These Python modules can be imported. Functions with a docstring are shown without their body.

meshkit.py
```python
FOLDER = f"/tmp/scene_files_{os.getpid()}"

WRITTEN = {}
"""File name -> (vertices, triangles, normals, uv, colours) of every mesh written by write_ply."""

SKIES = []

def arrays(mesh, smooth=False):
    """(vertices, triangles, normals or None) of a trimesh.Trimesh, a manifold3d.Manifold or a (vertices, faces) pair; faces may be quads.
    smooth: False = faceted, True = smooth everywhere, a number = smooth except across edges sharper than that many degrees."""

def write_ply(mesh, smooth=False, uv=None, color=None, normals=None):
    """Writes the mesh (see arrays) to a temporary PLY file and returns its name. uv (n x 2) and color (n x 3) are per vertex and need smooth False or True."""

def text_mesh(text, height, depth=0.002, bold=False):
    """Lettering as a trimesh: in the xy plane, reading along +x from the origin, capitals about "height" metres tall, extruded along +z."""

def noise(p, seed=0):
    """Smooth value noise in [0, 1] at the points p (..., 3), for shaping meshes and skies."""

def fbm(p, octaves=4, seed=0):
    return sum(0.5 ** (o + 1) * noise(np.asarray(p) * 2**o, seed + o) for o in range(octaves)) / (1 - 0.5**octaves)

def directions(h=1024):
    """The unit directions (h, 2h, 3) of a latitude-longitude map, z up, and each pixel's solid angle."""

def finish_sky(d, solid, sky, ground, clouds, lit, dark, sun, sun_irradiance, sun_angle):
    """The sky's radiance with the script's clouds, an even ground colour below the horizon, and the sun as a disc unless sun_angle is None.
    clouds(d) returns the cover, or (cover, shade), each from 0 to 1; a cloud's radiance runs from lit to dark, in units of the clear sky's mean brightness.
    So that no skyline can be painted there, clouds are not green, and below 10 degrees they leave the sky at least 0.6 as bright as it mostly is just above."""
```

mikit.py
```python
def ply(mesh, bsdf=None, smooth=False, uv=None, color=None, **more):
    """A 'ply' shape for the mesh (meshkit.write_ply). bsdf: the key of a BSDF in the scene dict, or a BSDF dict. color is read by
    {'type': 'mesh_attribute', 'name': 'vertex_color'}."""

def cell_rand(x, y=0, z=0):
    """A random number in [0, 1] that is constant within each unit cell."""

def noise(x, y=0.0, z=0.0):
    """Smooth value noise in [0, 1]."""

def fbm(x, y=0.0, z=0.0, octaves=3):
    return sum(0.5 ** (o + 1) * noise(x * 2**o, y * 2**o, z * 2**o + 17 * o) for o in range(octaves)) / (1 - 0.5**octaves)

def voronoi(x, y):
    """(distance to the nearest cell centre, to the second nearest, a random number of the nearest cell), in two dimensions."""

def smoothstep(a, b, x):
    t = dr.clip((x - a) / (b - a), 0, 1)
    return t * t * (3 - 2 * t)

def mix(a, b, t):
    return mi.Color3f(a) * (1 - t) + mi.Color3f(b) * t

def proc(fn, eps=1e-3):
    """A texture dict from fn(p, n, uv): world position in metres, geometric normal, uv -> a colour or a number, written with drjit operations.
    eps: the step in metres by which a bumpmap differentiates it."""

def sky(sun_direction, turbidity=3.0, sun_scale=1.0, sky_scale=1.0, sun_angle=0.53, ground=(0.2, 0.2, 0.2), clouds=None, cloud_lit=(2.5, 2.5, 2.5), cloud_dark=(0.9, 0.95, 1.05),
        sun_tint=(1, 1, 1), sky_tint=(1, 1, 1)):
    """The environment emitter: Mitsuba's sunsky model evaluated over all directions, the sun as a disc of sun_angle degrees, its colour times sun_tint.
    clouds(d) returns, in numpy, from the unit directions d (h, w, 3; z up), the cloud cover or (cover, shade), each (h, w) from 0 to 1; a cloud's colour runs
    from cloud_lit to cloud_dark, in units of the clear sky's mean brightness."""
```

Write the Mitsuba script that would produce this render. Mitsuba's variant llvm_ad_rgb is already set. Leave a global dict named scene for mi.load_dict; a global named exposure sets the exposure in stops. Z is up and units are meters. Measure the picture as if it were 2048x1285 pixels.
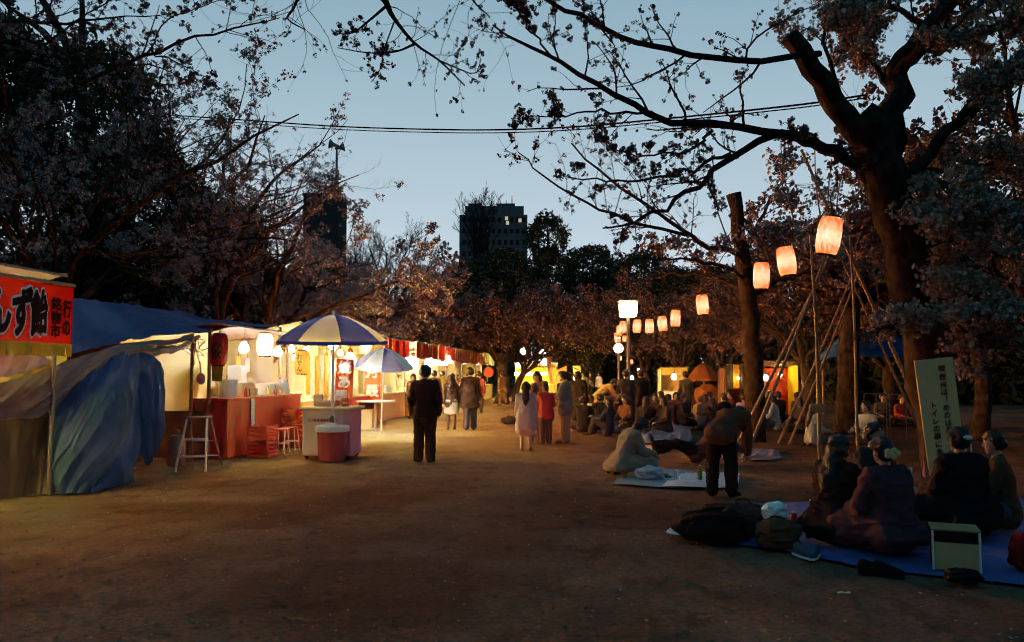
import math
import numpy as np
import trimesh
import drjit as dr
import mitsuba as mi
import manifold3d as m3
import mikit
import meshkit
from mikit import ply, proc, fbm, noise, voronoi, smoothstep, mix
from shapely.geometry import Polygon
from shapely import union_all

T = mi.ScalarTransform4f
scene, labels = {}, {}

# ------------------------------------------------------------------ camera, sky, exposure
F, TH = 1640.0, math.radians(3.66)          # focal length in photograph pixels (2048 wide), pitch
EYE = np.array([0.0, 0.0, 1.6])
CT, ST = math.cos(TH), math.sin(TH)
scene['camera'] = {'type': 'perspective', 'fov': math.degrees(2 * math.atan(1024 / F)), 'fov_axis': 'x',
                   'near_clip': 0.05, 'far_clip': 3000.0,
                   'to_world': T().look_at([0, 0, 1.6], [0, CT, 1.6 + ST], [0, 0, 1])}
exposure = 0.0


def dusk(d):
    el = np.degrees(np.arcsin(np.clip(d[..., 2], -1, 1)))
    az = np.arctan2(d[..., 0], d[..., 1])
    thin = meshkit.fbm(np.stack([d[..., 0] * 2.2, d[..., 1] * 2.2, d[..., 2] * 7], -1), 4, 5) - 0.5
    shade = np.clip((el - 3) / 38, 0, 1) ** 0.9 + 0.10 * thin * np.clip((30 - el) / 20, 0, 1) + 0.24 * (1 - np.cos(az))
    return np.ones(el.shape), np.clip(shade, 0, 1)


scene['sky'] = mikit.sky([0.3, -1.0, 0.05], turbidity=3, sun_scale=0.0, sky_scale=27.0, clouds=dusk,
                         cloud_lit=(1.00, 1.17, 1.28), cloud_dark=(0.05, 0.33, 0.50), ground=(0.08, 0.06, 0.05))


# ------------------------------------------------------------------ where a pixel of the photograph lies
def P(px, py, Y):
    """the point seen at photograph pixel (px, py) at the distance Y in front of the camera"""
    u, v = (px - 1024) / F, (642.5 - py) / F
    t = Y / (CT - v * ST)
    return EYE + t * np.array([u, CT - v * ST, ST + v * CT])


def G(px, py, z=0.0):
    u, v = (px - 1024) / F, (642.5 - py) / F
    t = (z - 1.6) / (ST + v * CT)
    return EYE + t * np.array([u, CT - v * ST, ST + v * CT])


def X(px, Y, z):
    """x of what is seen in pixel column px at distance Y and height z"""
    return (px - 1024) / F * (Y * CT + (z - 1.6) * ST)


# ------------------------------------------------------------------ names
used = set()


def key(name, parent=None):
    full = f'{parent}__{name}' if parent else name
    k, n = full, 0
    while k in used:
        n += 1
        k = f'{full}_{n:03d}'
    used.add(k)
    return k


def thing(name, label, cat, group=None):
    k = key(name)
    labels[k] = {'label': label, 'category': cat}
    if group:
        labels[k]['group'] = group
    return k


def part(parent, name, mesh, mat, smooth=False, label=None, stuff=False, **more):
    k = key(name, parent)
    scene[k] = ply(mesh, mat, smooth, **more)
    if label:
        labels[k] = {'label': label}
    if stuff:
        labels.setdefault(k, {})['kind'] = 'stuff'
    return k


def solo(name, label, cat, mesh, mat, smooth=False, group=None, **more):
    k = thing(name, label, cat, group)
    scene[k] = ply(mesh, mat, smooth, **more)
    return k


def struct(name, mesh, mat, smooth=False, label=None, kind='structure'):
    k = key(name)
    scene[k] = ply(mesh, mat, smooth)
    labels[k] = {'kind': kind}
    if label:
        labels[k]['label'] = label
    return k


# ------------------------------------------------------------------ materials
def flat(name, rgb, rough=None, two=True, spec=0.3):
    if rough is None:
        b = {'type': 'diffuse', 'reflectance': {'type': 'rgb', 'value': list(rgb)}}
    else:
        b = {'type': 'principled', 'base_color': {'type': 'rgb', 'value': list(rgb)}, 'roughness': rough, 'specular': spec}
    scene['mat_' + name] = {'type': 'twosided', 'bsdf': b} if two else b
    return 'mat_' + name


def grained(name, fn, rough=None, bump=None, bscale=0.01):
    b = {'type': 'diffuse', 'reflectance': proc(fn)} if rough is None else {'type': 'principled', 'base_color': proc(fn), 'roughness': rough, 'specular': 0.25}
    if bump is not None:
        b = {'type': 'bumpmap', 'nested_texture': proc(bump, 4e-3), 'scale': bscale, 'nested_bsdf': b}
    scene['mat_' + name] = {'type': 'twosided', 'bsdf': b}
    return 'mat_' + name


def f_ground(p, n, uv):
    big = fbm(p.x * 0.22 + 3, p.y * 0.22, 0, 3)
    mid = fbm(p.x * 1.7, p.y * 1.7, 5, 3)
    fine = noise(p.x * 38, p.y * 38, 1)
    scuff = smoothstep(0.55, 0.8, fbm(p.x * 5.5, p.y * 3.1, 8, 3)) * 0.35
    grit = noise(p.x * 110, p.y * 110, 2)
    c = mix([0.158, 0.108, 0.072], [0.082, 0.055, 0.039], smoothstep(0.25, 0.75, 0.55 * big + 0.45 * mid))
    c = c * (0.62 + 0.5 * fine + 0.28 * grit)
    damp = smoothstep(0.5, 0.7, fbm(p.x * 0.6 + 9, p.y * 0.5, 3, 2)) * 0.35
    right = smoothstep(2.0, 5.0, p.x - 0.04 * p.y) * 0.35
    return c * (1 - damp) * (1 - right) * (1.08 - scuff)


def b_ground(p, n, uv):
    return noise(p.x * 60, p.y * 60, 1) * 0.5 + fbm(p.x * 9, p.y * 9, 0, 3) + 2 * noise(p.x * 2.3, p.y * 2.3, 4)


def f_bark(p, n, uv):
    a = fbm(p.x * 11, p.y * 11, p.z * 7, 4)
    return mix([0.011, 0.0085, 0.008], [0.042, 0.032, 0.028], smoothstep(0.25, 0.8, a))


def b_bark(p, n, uv):
    return fbm(p.x * 16, p.y * 16, p.z * 9, 4)


def f_tarp_blue(p, n, uv):
    w = fbm(p.x * 1.6, p.y * 1.6, p.z * 1.9 + 7, 3)
    return mix([0.012, 0.046, 0.118], [0.034, 0.092, 0.205], smoothstep(0.3, 0.75, w)) * (0.85 + 0.3 * noise(p.x * 90, p.y * 90, p.z * 90))


def f_tarp_roof(p, n, uv):
    w = fbm(p.x * 1.3, p.y * 1.3, p.z * 1.5 + 3, 3)
    return mix([0.075, 0.090, 0.185], [0.150, 0.155, 0.270], smoothstep(0.3, 0.75, w)) * (0.85 + 0.3 * noise(p.x * 90, p.y * 90, p.z * 90))


def f_tarp_grey(p, n, uv):
    w = fbm(p.x * 2.0, p.y * 2.0, p.z * 2.2, 3)
    return mix([0.10, 0.085, 0.08], [0.20, 0.165, 0.15], w)


def f_bamboo(p, n, uv):
    ring = smoothstep(0.95, 0.985, dr.abs(2 * (p.z * 3.1 - dr.floor(p.z * 3.1)) - 1))
    return mix([0.15, 0.090, 0.045], [0.25, 0.155, 0.075], fbm(p.x * 9, p.y * 9, p.z * 3, 3)) * (1 - 0.6 * ring)


def f_wood(p, n, uv):
    return mix([0.10, 0.06, 0.035], [0.20, 0.125, 0.07], fbm(p.x * 30, p.y * 30, p.z * 4, 3))


def f_concrete(p, n, uv):
    return mix([0.055, 0.055, 0.06], [0.095, 0.092, 0.095], fbm(p.x * 0.9, p.y * 0.9, p.z * 0.25, 4)) * (0.9 + 0.2 * noise(p.x * 8, p.y * 8, p.z * 8))


def f_card(p, n, uv):
    return mix([0.30, 0.19, 0.09], [0.40, 0.26, 0.13], fbm(p.x * 12, p.y * 12, p.z * 30, 3))


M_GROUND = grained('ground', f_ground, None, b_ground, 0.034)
M_BARK = grained('bark', f_bark, None, b_bark, 0.03)
M_TWIG = flat('twig', (0.030, 0.022, 0.020))
M_TARP = grained('tarp_blue', f_tarp_blue)
M_TARPR = grained('tarp_roof', f_tarp_roof)
M_TARPG = grained('tarp_grey', f_tarp_grey, 0.55)
M_BAMBOO = grained('bamboo', f_bamboo, 0.5)
M_WOOD = grained('wood', f_wood, 0.7)
M_CONC = grained('concrete', f_concrete)
M_CARD = grained('card', f_card)
M_DARKTARP = flat('tarp_dark', (0.014, 0.018, 0.024), 0.6)
M_SHEET = flat('sheet_blue', (0.026, 0.062, 0.215), 0.7)
M_SHEETP = flat('sheet_pale', (0.42, 0.40, 0.44), 0.45)
M_SHEETT = flat('sheet_teal', (0.06, 0.16, 0.22), 0.5)
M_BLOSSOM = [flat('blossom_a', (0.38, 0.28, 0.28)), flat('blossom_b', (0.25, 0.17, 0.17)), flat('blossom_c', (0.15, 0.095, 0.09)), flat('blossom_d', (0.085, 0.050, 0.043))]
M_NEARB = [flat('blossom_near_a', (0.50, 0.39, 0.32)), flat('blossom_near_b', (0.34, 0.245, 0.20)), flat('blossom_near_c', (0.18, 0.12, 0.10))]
M_BUD = flat('bud', (0.085, 0.045, 0.045))
M_LEAF = [flat('leaf_a', (0.030, 0.034, 0.022)), flat('leaf_b', (0.055, 0.058, 0.036)), flat('leaf_c', (0.040, 0.030, 0.022))]
M_PETAL = flat('petal', (0.36, 0.28, 0.24))
M_RED = flat('red', (0.55, 0.022, 0.018), 0.6)
M_REDCLOTH = flat('red_cloth', (0.52, 0.020, 0.022))
M_DARKRED = flat('dark_red', (0.22, 0.016, 0.016))
M_BROWN = flat('brown_cloth', (0.16, 0.075, 0.04))
M_ORANGE = flat('orange', (0.72, 0.20, 0.03))
M_YELLOW = flat('yellow', (0.78, 0.50, 0.04))
M_CREAM = flat('cream', (0.66, 0.50, 0.24))
M_WHITE = flat('white', (0.72, 0.70, 0.66))
M_WHITEP = flat('white_plastic', (0.74, 0.73, 0.70), 0.3)
M_PINK = flat('pink', (0.66, 0.26, 0.33))
M_PURPLE = flat('purple', (0.20, 0.09, 0.22))
M_BLACK = flat('black', (0.012, 0.012, 0.013))
M_INK = flat('ink', (0.018, 0.014, 0.014))
M_STEEL = flat('steel', (0.10, 0.10, 0.105), 0.4)
M_ALU = {'type': 'twosided', 'bsdf': {'type': 'principled', 'base_color': {'type': 'rgb', 'value': [0.72, 0.72, 0.73]}, 'roughness': 0.32, 'metallic': 0.8}}
scene['mat_aluminium'] = M_ALU
M_ALU = 'mat_aluminium'
M_UBLUE = flat('umbrella_blue', (0.045, 0.075, 0.34))
M_UCREAM = flat('umbrella_cream', (0.70, 0.56, 0.30))
M_GREEN = flat('green', (0.10, 0.14, 0.04))
M_SIGN = flat('sign', (0.88, 0.56, 0.25))
M_PEACH = flat('peach', (0.66, 0.34, 0.20))
M_GLASSJAR = flat('jar', (0.60, 0.52, 0.30), 0.2)
M_SKIN = flat('skin', (0.42, 0.27, 0.19), 0.55)
M_HAIR = flat('hair', (0.014, 0.010, 0.009), 0.45)
CLOTH = {}
for nm, c in dict(black=(0.014, 0.014, 0.016), charcoal=(0.035, 0.034, 0.037), navy=(0.022, 0.030, 0.060), grey=(0.16, 0.155, 0.15), palegrey=(0.36, 0.34, 0.33),
                  white=(0.62, 0.58, 0.54), stone=(0.23, 0.185, 0.14), cream=(0.52, 0.43, 0.32), tan=(0.34, 0.23, 0.13), olive=(0.13, 0.11, 0.06), brown=(0.09, 0.05, 0.032), red=(0.48, 0.035, 0.040),
                  maroon=(0.15, 0.030, 0.035), pink=(0.60, 0.33, 0.33), orange=(0.50, 0.22, 0.08), denim=(0.055, 0.075, 0.12), purple=(0.12, 0.07, 0.14), plum=(0.055, 0.035, 0.045)).items():
    CLOTH[nm] = flat('cloth_' + nm, c)


def lamp(rgb, power):
    return {'type': 'area', 'radiance': {'type': 'rgb', 'value': [power * c for c in rgb]}}


WARM, AMBER, GOLD, COOL = (1.0, 0.35, 0.065), (1.0, 0.33, 0.06), (1.0, 0.48, 0.10), (1.0, 0.80, 0.60)


GLYPHS = {
  '「': '5569766975615e615e29552a',
  'あ': '2123232e273532403a453a502551255a3b593c5b3c6546654459665d655451514451424943474a49544956505b4f5f4d5d4764456b3f6f38702c6d2265195e1550114a184b1a571c5d1f652866365c3f593e502c462246183f173d1b341729172519,433e4232442d493151414c41,2b292d2033203b24393934372e30',
  'お': '59535b595f5a714f744a71456e45|2121222a2731363b364a244a235436533766406540555358534e3f4b3f3e51415c40653c69386c316c27671d621958154a14471c481e581f5f23622762315f35583846373f343f193d15391332132917,2c22321d361e3630322f2b28',
  'ず': '1e4d1e5648574864526453585e585c5e58625d66626367586b586b5a64666c68725e725b6e5a6f4f524f52405539552d53264e1d491839103610301630183f1d46243e25352a3134323d37443c474948494e,3c3b3b323f2e472e4a314b3a493e3f3f',
  'で': '634a644d6a4e7242723f6b3d|1f4e1f586d5e6c545d54514f49464437462b4d23591e651d631457144a19421f3c293c3f414a4752|584759495f4a673e673b60395d41',
  'と': '2a252b302e363a422d5e2e6137633b5642486359675054473d39363134283920441d541d6a206a1653133d1431192d1d',
  'に': '3f203f324533483247264b2264216f236f1963174f174719431b|435a6c5a6c504350|233f286232612c3e2c2e2e2e30363633362f32272e1326142326',
  'の': '202c203e274d3358445e565d61586c4c70406f2d68205f194e134a134619461c531e5b22622966336544624a5c5054544e544b3f462f4023371b2c1b2422,293b2c28302534253829403c444e445439512f48',
  'は': '3c1b3b263f2d4a32573257483f483d493d5157515662616360517153704a6048612e70267422731e701a6d1a672161235f1955134a134315,44214a1c551d58225829532a48294426|2227223d27632f633162315e2c452b2d2d2d30363533352f2e1b2e132514',
  'め': '1f282035233d2d4a285a295d325f3550375040544c554e584f645963575463506b486f3f702f6d25661c55134c12471a521c5b206226662f663c63435d49574c534b4e3a472e472b4c274c24472044204023341a2a19221f,39463f37423649464a4d434c3a48,282f2b2331233b2b32402e3e2a37',
  'り': '2b372f65396536513d594a60555f5f57654564315d22511845133b11361a471e502356295b365b45594e54554f5747563d4d363e362d2d2c',
  'ん': '1e162a3343634c614d5d45523c3f4941503c5238531f561d5c1d622068286c34742f702366175d1353134d164a1a493147373f383834312b29142613',
  'イ': '1f3a203c3040474b585764646c5e6c5c6656524852144714484026322332',
  'ト': '3763426341496a3a683164305239413e42143714',
  'レ': '2c1a2d60386037223f23522c603669416c416f3d70396d355623481c3415',
  '一': '1b391c4275427538',
  '前': '1c521c5a325a325d2b652b67326a37663d5a545a5c695f6a66675f5a745a7351|590f56186418644c6d4d6d13660f|514a5a4959205121|224b474b47134410340f321532173e173e242c242b0f220f,2b2d3e2c3e332b33,3e422b432b3b3e3b',
  '参': '20291b31293832411c421c4a394a3c5128502658335e406a456949653f5e3d5a565a565d515f4f6356676f53694d674d62534852454d454a744a74425e4166397631712a682d5e3451423f423636443a4b3f523d533a3e2f342d31312d312229|28142917411a511f60296826682464205e1c48132c0e|321e2e26472c54345c315c2f572b4021',
  '喫': '1e61356236474147424d394d39544255425a385a38624262426a496a4b625262546473647246703d6b39603a5f41684169456a5c645c614858395930742f73285c275e22661b7517751472106c0f6213571d55214814370e33133316441c49204c254c282627261e1f1d,4a485347534356445a4d5c5c4a5a4a555254524d4a4d,374036304f30503853384f3c503f4a3f4a364235423f,2e59265a262f2e2f',
  '市': '1c521c5b445b3f68446a486a4f5b745b74524c514c476c466b1e631a541b52236223623e4c3e4c0f430f433e2f3e2e1a251a254743474352',
  '所': '3e1346204a304a5f6e687264736054585449754975406a406a0f610f60405440532d4e1b450e|1a13202b205f44674861475f3b5b2a582a5143514333293228222413210e,3b472a482a3b3b3b',
  '月': '1a141a16231f292e2b3c2b646864671464115d0f4d0f49174a195b185e195d2d322d2e202613220f1f0f,344433365e365e44,344e5e4d5e5b345b',
  '横': '1a261a2a23392849284c1c4c1c5529552a6a326a32553d553e51485148593d593d614861496a516a51615f615f6a676a67617361735967596752755175495c485c4372427222642076157613710e5d1a5d1d611f61214e214e1f531d531a45113d0e3813381542194b204a213f213f34382e34373237310e290f29322732272f1f211d21,5c296928692f5c2f,5c376936693c5c3c,51525f515f595159,33463e363f43534353483a493a4c334c,47295328532f472f,47375336533c473c',
  '焼': '1a142320283029683268334b344b37583e583e5f535f53695c695c5f715f71575c575b4c534c535740573b49454845534d544e486148615369546a48754875406a3f6a357535752d632c631964176e186f22761f751472105d105b135b2d532d4f1e4a163e0f3a0f3616411a451e4824492c3a2d3a354535453f3a4039453741324231313b263e20391b371b32242e262a1a210e,4e36613561404e40|1a3e1e44205527552646223b1e3a',
  '煙': '1b3c1e481f55275528692f68304c314c33583b554955495c385c37647464745c635b6355725572385a375a2e712e71265b265a245a1b5c1975197511351134192c242514210f1f0f1b131b162220262d274f254f2547223b1f3a,6a4c624d62406a40,52415a405a4d524d,52565a555a5c525c,2f303920391d3619511951263b263b2e512e51373a383a4f384f34412f41,42414940494d424d',
  '物': '1a321b342c382c4d254d213e1a411a441f5420632464296227562c562d6a356935563f563f4e424f46584a6953684f59745971246f196910590f56186318661c692d6b506850613459234f154910411441164a1d532a5c3f60505a50513743243f253b283b2a4331493a514c51504b504543403e41363532350e2c0f2c2f1c2b,363c3d3e39433f4a3f4d354d',
  '発': '1f391a4122442c4b2c4e22562359295b3353395a395d235d236541664663465f435936475b475b49564d4e5948675169565e6068656768635b585b5560526c5d735a7357664b6f447642763f713a683d66406340633e583e58326f326f2958295819681869246b2472206f126a0f52104f154f2940293c1e3516290f230e1f131f162517301e35253528212921323732373e2d3e2d402a40,413e40324f324f3e',
  '祭': '1f311a392a412248234b214b1c51285c306a37693763486247674f6850636b6470606f5c604a60476a3f753b763871326d336c2c4d2c4d13480f3b0e390f371537174417442c252c2533,343e293568365d3e5b3b363b,545b57535a50625a,3b4556444a5c485c434f,2e5633573b533e5b315b,264e3048354b2b53|542456285c2a6a1e701870166b1268125f1c|1e171f1a281f332a3b273b25311b27132412',
  '行': '3d403d49754874406640661564115f0f4e0f4b164c185d185d40|41647264725b415b|1a351a38294435553d523c4e3343320e290f29362333202f|1a53235a316a39673964355f214d1f4d',
  '辰': '1a122122243325657264715c2e5b2e42744174396b3871335f25651f751975167010621655214e2b48393f393f1c532153184013390f350f3216361e36392e392b23230e,523954325a2c63326838|33536b536c4b334a',
  '銘': '1d491a52265c2e6a356834624357404f3d4f3d4933493340413f40383338342539363f343f3041304a35543e4b4944463f4b4b5853695b68595f6d5e6e596b5166475b397238720f6a0f69135413530e4c0e4b2b44283f2f3e2f3b224121421a1d121c1a2b1e2b381d381d402b402b48214a,531d6a1c6a2f532f,4e4f534d5b46614f63565356,305b28513b52,3422331f371f3721|221f1f33253429252820',
  '飴': '1d4c1a55265d2f6a326a37683664445a47574754414f325d2e5b2c563358384d424d424745474d5454685a695e685f665249674a6057605a685c7544763f713c6d3c6b426542453e44444244422b3b2a441944153d13391b20101d18211c214d,2a343a333a392a39,2a413a403a462a46,2a1e2e1e36223429362b2a2b,214e2e4d2c562a56|483770387110680f66135213500e490e,511d671c672f512f',
}


# ------------------------------------------------------------------ mesh helpers: a mesh is (vertices, triangles)
def cat(ms):
    ms = [m for m in ms if len(m[1])]
    off = np.cumsum([0] + [len(m[0]) for m in ms])
    return np.vstack([m[0] for m in ms]), np.vstack([np.asarray(m[1]) + o for m, o in zip(ms, off)])


def tri(m):
    return np.array(m.vertices), np.array(m.faces)


def mfd(m):
    q = m.to_mesh()
    return np.array(q.vert_properties[:, :3], float), np.array(q.tri_verts)


def move(m, loc=(0, 0, 0), rz=0.0, s=1.0):
    c, k = math.cos(rz), math.sin(rz)
    R = np.array([[c, -k, 0], [k, c, 0], [0, 0, 1]])
    return np.asarray(m[0]) * s @ R.T + np.asarray(loc), m[1]


def rotx(m, a):
    c, s = math.cos(a), math.sin(a)
    return np.asarray(m[0]) @ np.array([[1, 0, 0], [0, c, -s], [0, s, c]]).T, m[1]


def roty(m, a):
    c, s = math.cos(a), math.sin(a)
    return np.asarray(m[0]) @ np.array([[c, 0, s], [0, 1, 0], [-s, 0, c]]).T, m[1]


def box(x0, x1, y0, y1, z0, z1, b=0.012):
    """a box with chamfered edges"""
    c, h = np.array([x0 + x1, y0 + y1, z0 + z1]) / 2, np.abs(np.array([x1 - x0, y1 - y0, z1 - z0])) / 2
    b = min(b, 0.4 * h.min())
    v = []
    for sx in (-1, 1):
        for sy in (-1, 1):
            for sz in (-1, 1):
                s = np.array([sx, sy, sz])
                for k in range(3):
                    e = np.full(3, b)
                    e[k] = 0
                    v.append(c + s * (h - e))
    return mfd(m3.Manifold.hull_points(np.array(v)))


def tubes(Pts, Rad, sides=5, cap=True):
    """N polylines (N, n, 3) with radii (N, n) as one mesh"""
    Pts, Rad = np.asarray(Pts, float), np.asarray(Rad, float)
    N, n, _ = Pts.shape
    t = np.gradient(Pts, axis=1)
    t /= np.linalg.norm(t, axis=2, keepdims=True) + 1e-12
    ov = (Pts[:, -1] - Pts[:, 0])
    ref = np.where((np.abs(ov[:, 2]) < 0.8 * np.linalg.norm(ov, axis=1))[:, None], [[0, 0, 1.0]], [[0.83, 0.55, 0.1]])[:, None]
    a = np.cross(t, ref)
    a /= np.linalg.norm(a, axis=2, keepdims=True) + 1e-12
    b = np.cross(t, a)
    w = np.arange(sides) * 2 * np.pi / sides
    v = Pts[:, :, None] + Rad[:, :, None, None] * (np.cos(w)[:, None] * a[:, :, None] + np.sin(w)[:, None] * b[:, :, None])
    i, j = np.meshgrid(np.arange(n - 1), np.arange(sides), indexing='ij')
    q = np.stack([i * sides + j, i * sides + (j + 1) % sides, (i + 1) * sides + (j + 1) % sides, (i + 1) * sides + j], -1).reshape(-1, 4)
    f = np.vstack([q[:, [0, 1, 2]], q[:, [0, 2, 3]]])
    if cap and sides > 3:
        k = np.arange(1, sides - 1)
        f = np.vstack([f, np.stack([k * 0, k + 1, k], 1), (n - 1) * sides + np.stack([k * 0, k, k + 1], 1)])
    return v.reshape(-1, 3), (f[None] + (np.arange(N) * n * sides)[:, None, None]).reshape(-1, 3)


def tube(pts, r, sides=8):
    pts = np.asarray(pts, float)
    return tubes(pts[None], np.broadcast_to(np.asarray(r, float), (len(pts),))[None], sides)


def curve(pts, n=24):
    """a smooth line through points (Catmull-Rom)"""
    p = np.asarray(pts, float)
    q = np.vstack([2 * p[0] - p[1], p, 2 * p[-1] - p[-2]])
    out = []
    for t in np.linspace(0, len(p) - 1, n):
        i = min(int(t), len(p) - 2)
        u = t - i
        a, b, c, d = q[i:i + 4]
        out.append(0.5 * (2 * b + (c - a) * u + (2 * a - 5 * b + 4 * c - d) * u * u + (3 * b - a - 3 * c + d) * u ** 3))
    return np.array(out)


def lathe(profile, n=20):
    p = np.asarray(profile, float)
    w = np.arange(n) * 2 * np.pi / n
    v = np.stack([p[:, :1] * np.cos(w), p[:, :1] * np.sin(w), np.repeat(p[:, 1:], n, 1)], -1).reshape(-1, 3)
    i, j = np.meshgrid(np.arange(len(p) - 1), np.arange(n), indexing='ij')
    q = np.stack([i * n + j, i * n + (j + 1) % n, (i + 1) * n + (j + 1) % n, (i + 1) * n + j], -1).reshape(-1, 4)
    return v, np.vstack([q[:, [0, 1, 2]], q[:, [0, 2, 3]]])


def ball(c, r, sub=2, sq=(1, 1, 1)):
    m = trimesh.creation.icosphere(sub, 1.0)
    return np.array(m.vertices) * r * np.array(sq) + np.asarray(c), np.array(m.faces)


def grid(a):
    """a sheet through the points a (n, m, 3)"""
    n, m, _ = a.shape
    i, j = np.meshgrid(np.arange(n - 1), np.arange(m - 1), indexing='ij')
    q = np.stack([i * m + j, i * m + j + 1, (i + 1) * m + j + 1, (i + 1) * m + j], -1).reshape(-1, 4)
    return a.reshape(-1, 3), np.vstack([q[:, [0, 1, 2]], q[:, [0, 2, 3]]])


def cloth(top, bot, n=40, m=20, amp=0.03, freq=2.0, bulge=0.0, seed=0, fold=0.0, folds=8, drape=0.0, ndrape=9.0, slant=0.0):
    """a hanging or stretched sheet between two lines of points, with creases"""
    A, B = curve(top, n), curve(bot, n)
    v = np.linspace(0, 1, m)[None, :, None]
    a = A[:, None] * (1 - v) + B[:, None] * v
    nr = np.cross(np.gradient(a, axis=0), np.gradient(a, axis=1))
    nr /= np.linalg.norm(nr, axis=2, keepdims=True) + 1e-9
    if (nr.mean((0, 1)) @ (EYE - a.mean((0, 1)))) < 0:
        nr = -nr
    d = amp * 2 * (meshkit.fbm(a * freq + seed * 7.3, 4, seed) - 0.5)
    d += amp * 0.7 * (1 - np.abs(2 * meshkit.noise(a * freq * np.array([1.6, 1.6, 0.5]) + 31 + seed, seed + 3) - 1)) ** 3
    d += amp * 0.45 * (1 - np.abs(2 * meshkit.fbm(a * freq * np.array([2.3, 2.3, 1.1]) + 11 + seed, 2, seed + 8) - 1)) ** 5
    if drape:      # long creases running down from where the sheet is held
        uu, vv = np.meshgrid(np.linspace(0, 1, n), np.linspace(0, 1, m), indexing='ij')
        q = np.stack([uu * ndrape + slant * vv * ndrape + 0.9 * meshkit.noise(np.stack([uu * 3, vv * 2.2, uu * 0 + seed], -1), seed), vv * 1.3, uu * 0 + seed * 3.7], -1)
        e = 1 - np.abs(2 * meshkit.noise(q, seed + 21) - 1)
        q2 = q * [2.3, 1.7, 1.0] + 9
        e2 = 1 - np.abs(2 * meshkit.noise(q2, seed + 22) - 1)
        d += drape * ((e ** 2.2 - 0.4) + 0.45 * (e2 ** 3 - 0.25)) * (0.45 + 0.55 * vv)
    d += bulge * np.sin(np.pi * v[..., 0]) * np.sin(np.pi * np.linspace(0, 1, n))[:, None]
    d += fold * np.sin(np.linspace(0, folds * 2 * np.pi, n))[:, None] * v[..., 0] ** 0.5
    return grid(a + nr * d[..., None])


UNIT = trimesh.creation.icosphere(1, 1.0).vertices.copy()


def hull(balls):
    """the hull of balls (x, y, z, radius)"""
    return m3.Manifold.hull_points(np.vstack([np.asarray(b[:3]) + b[3] * UNIT for b in balls]))


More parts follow.
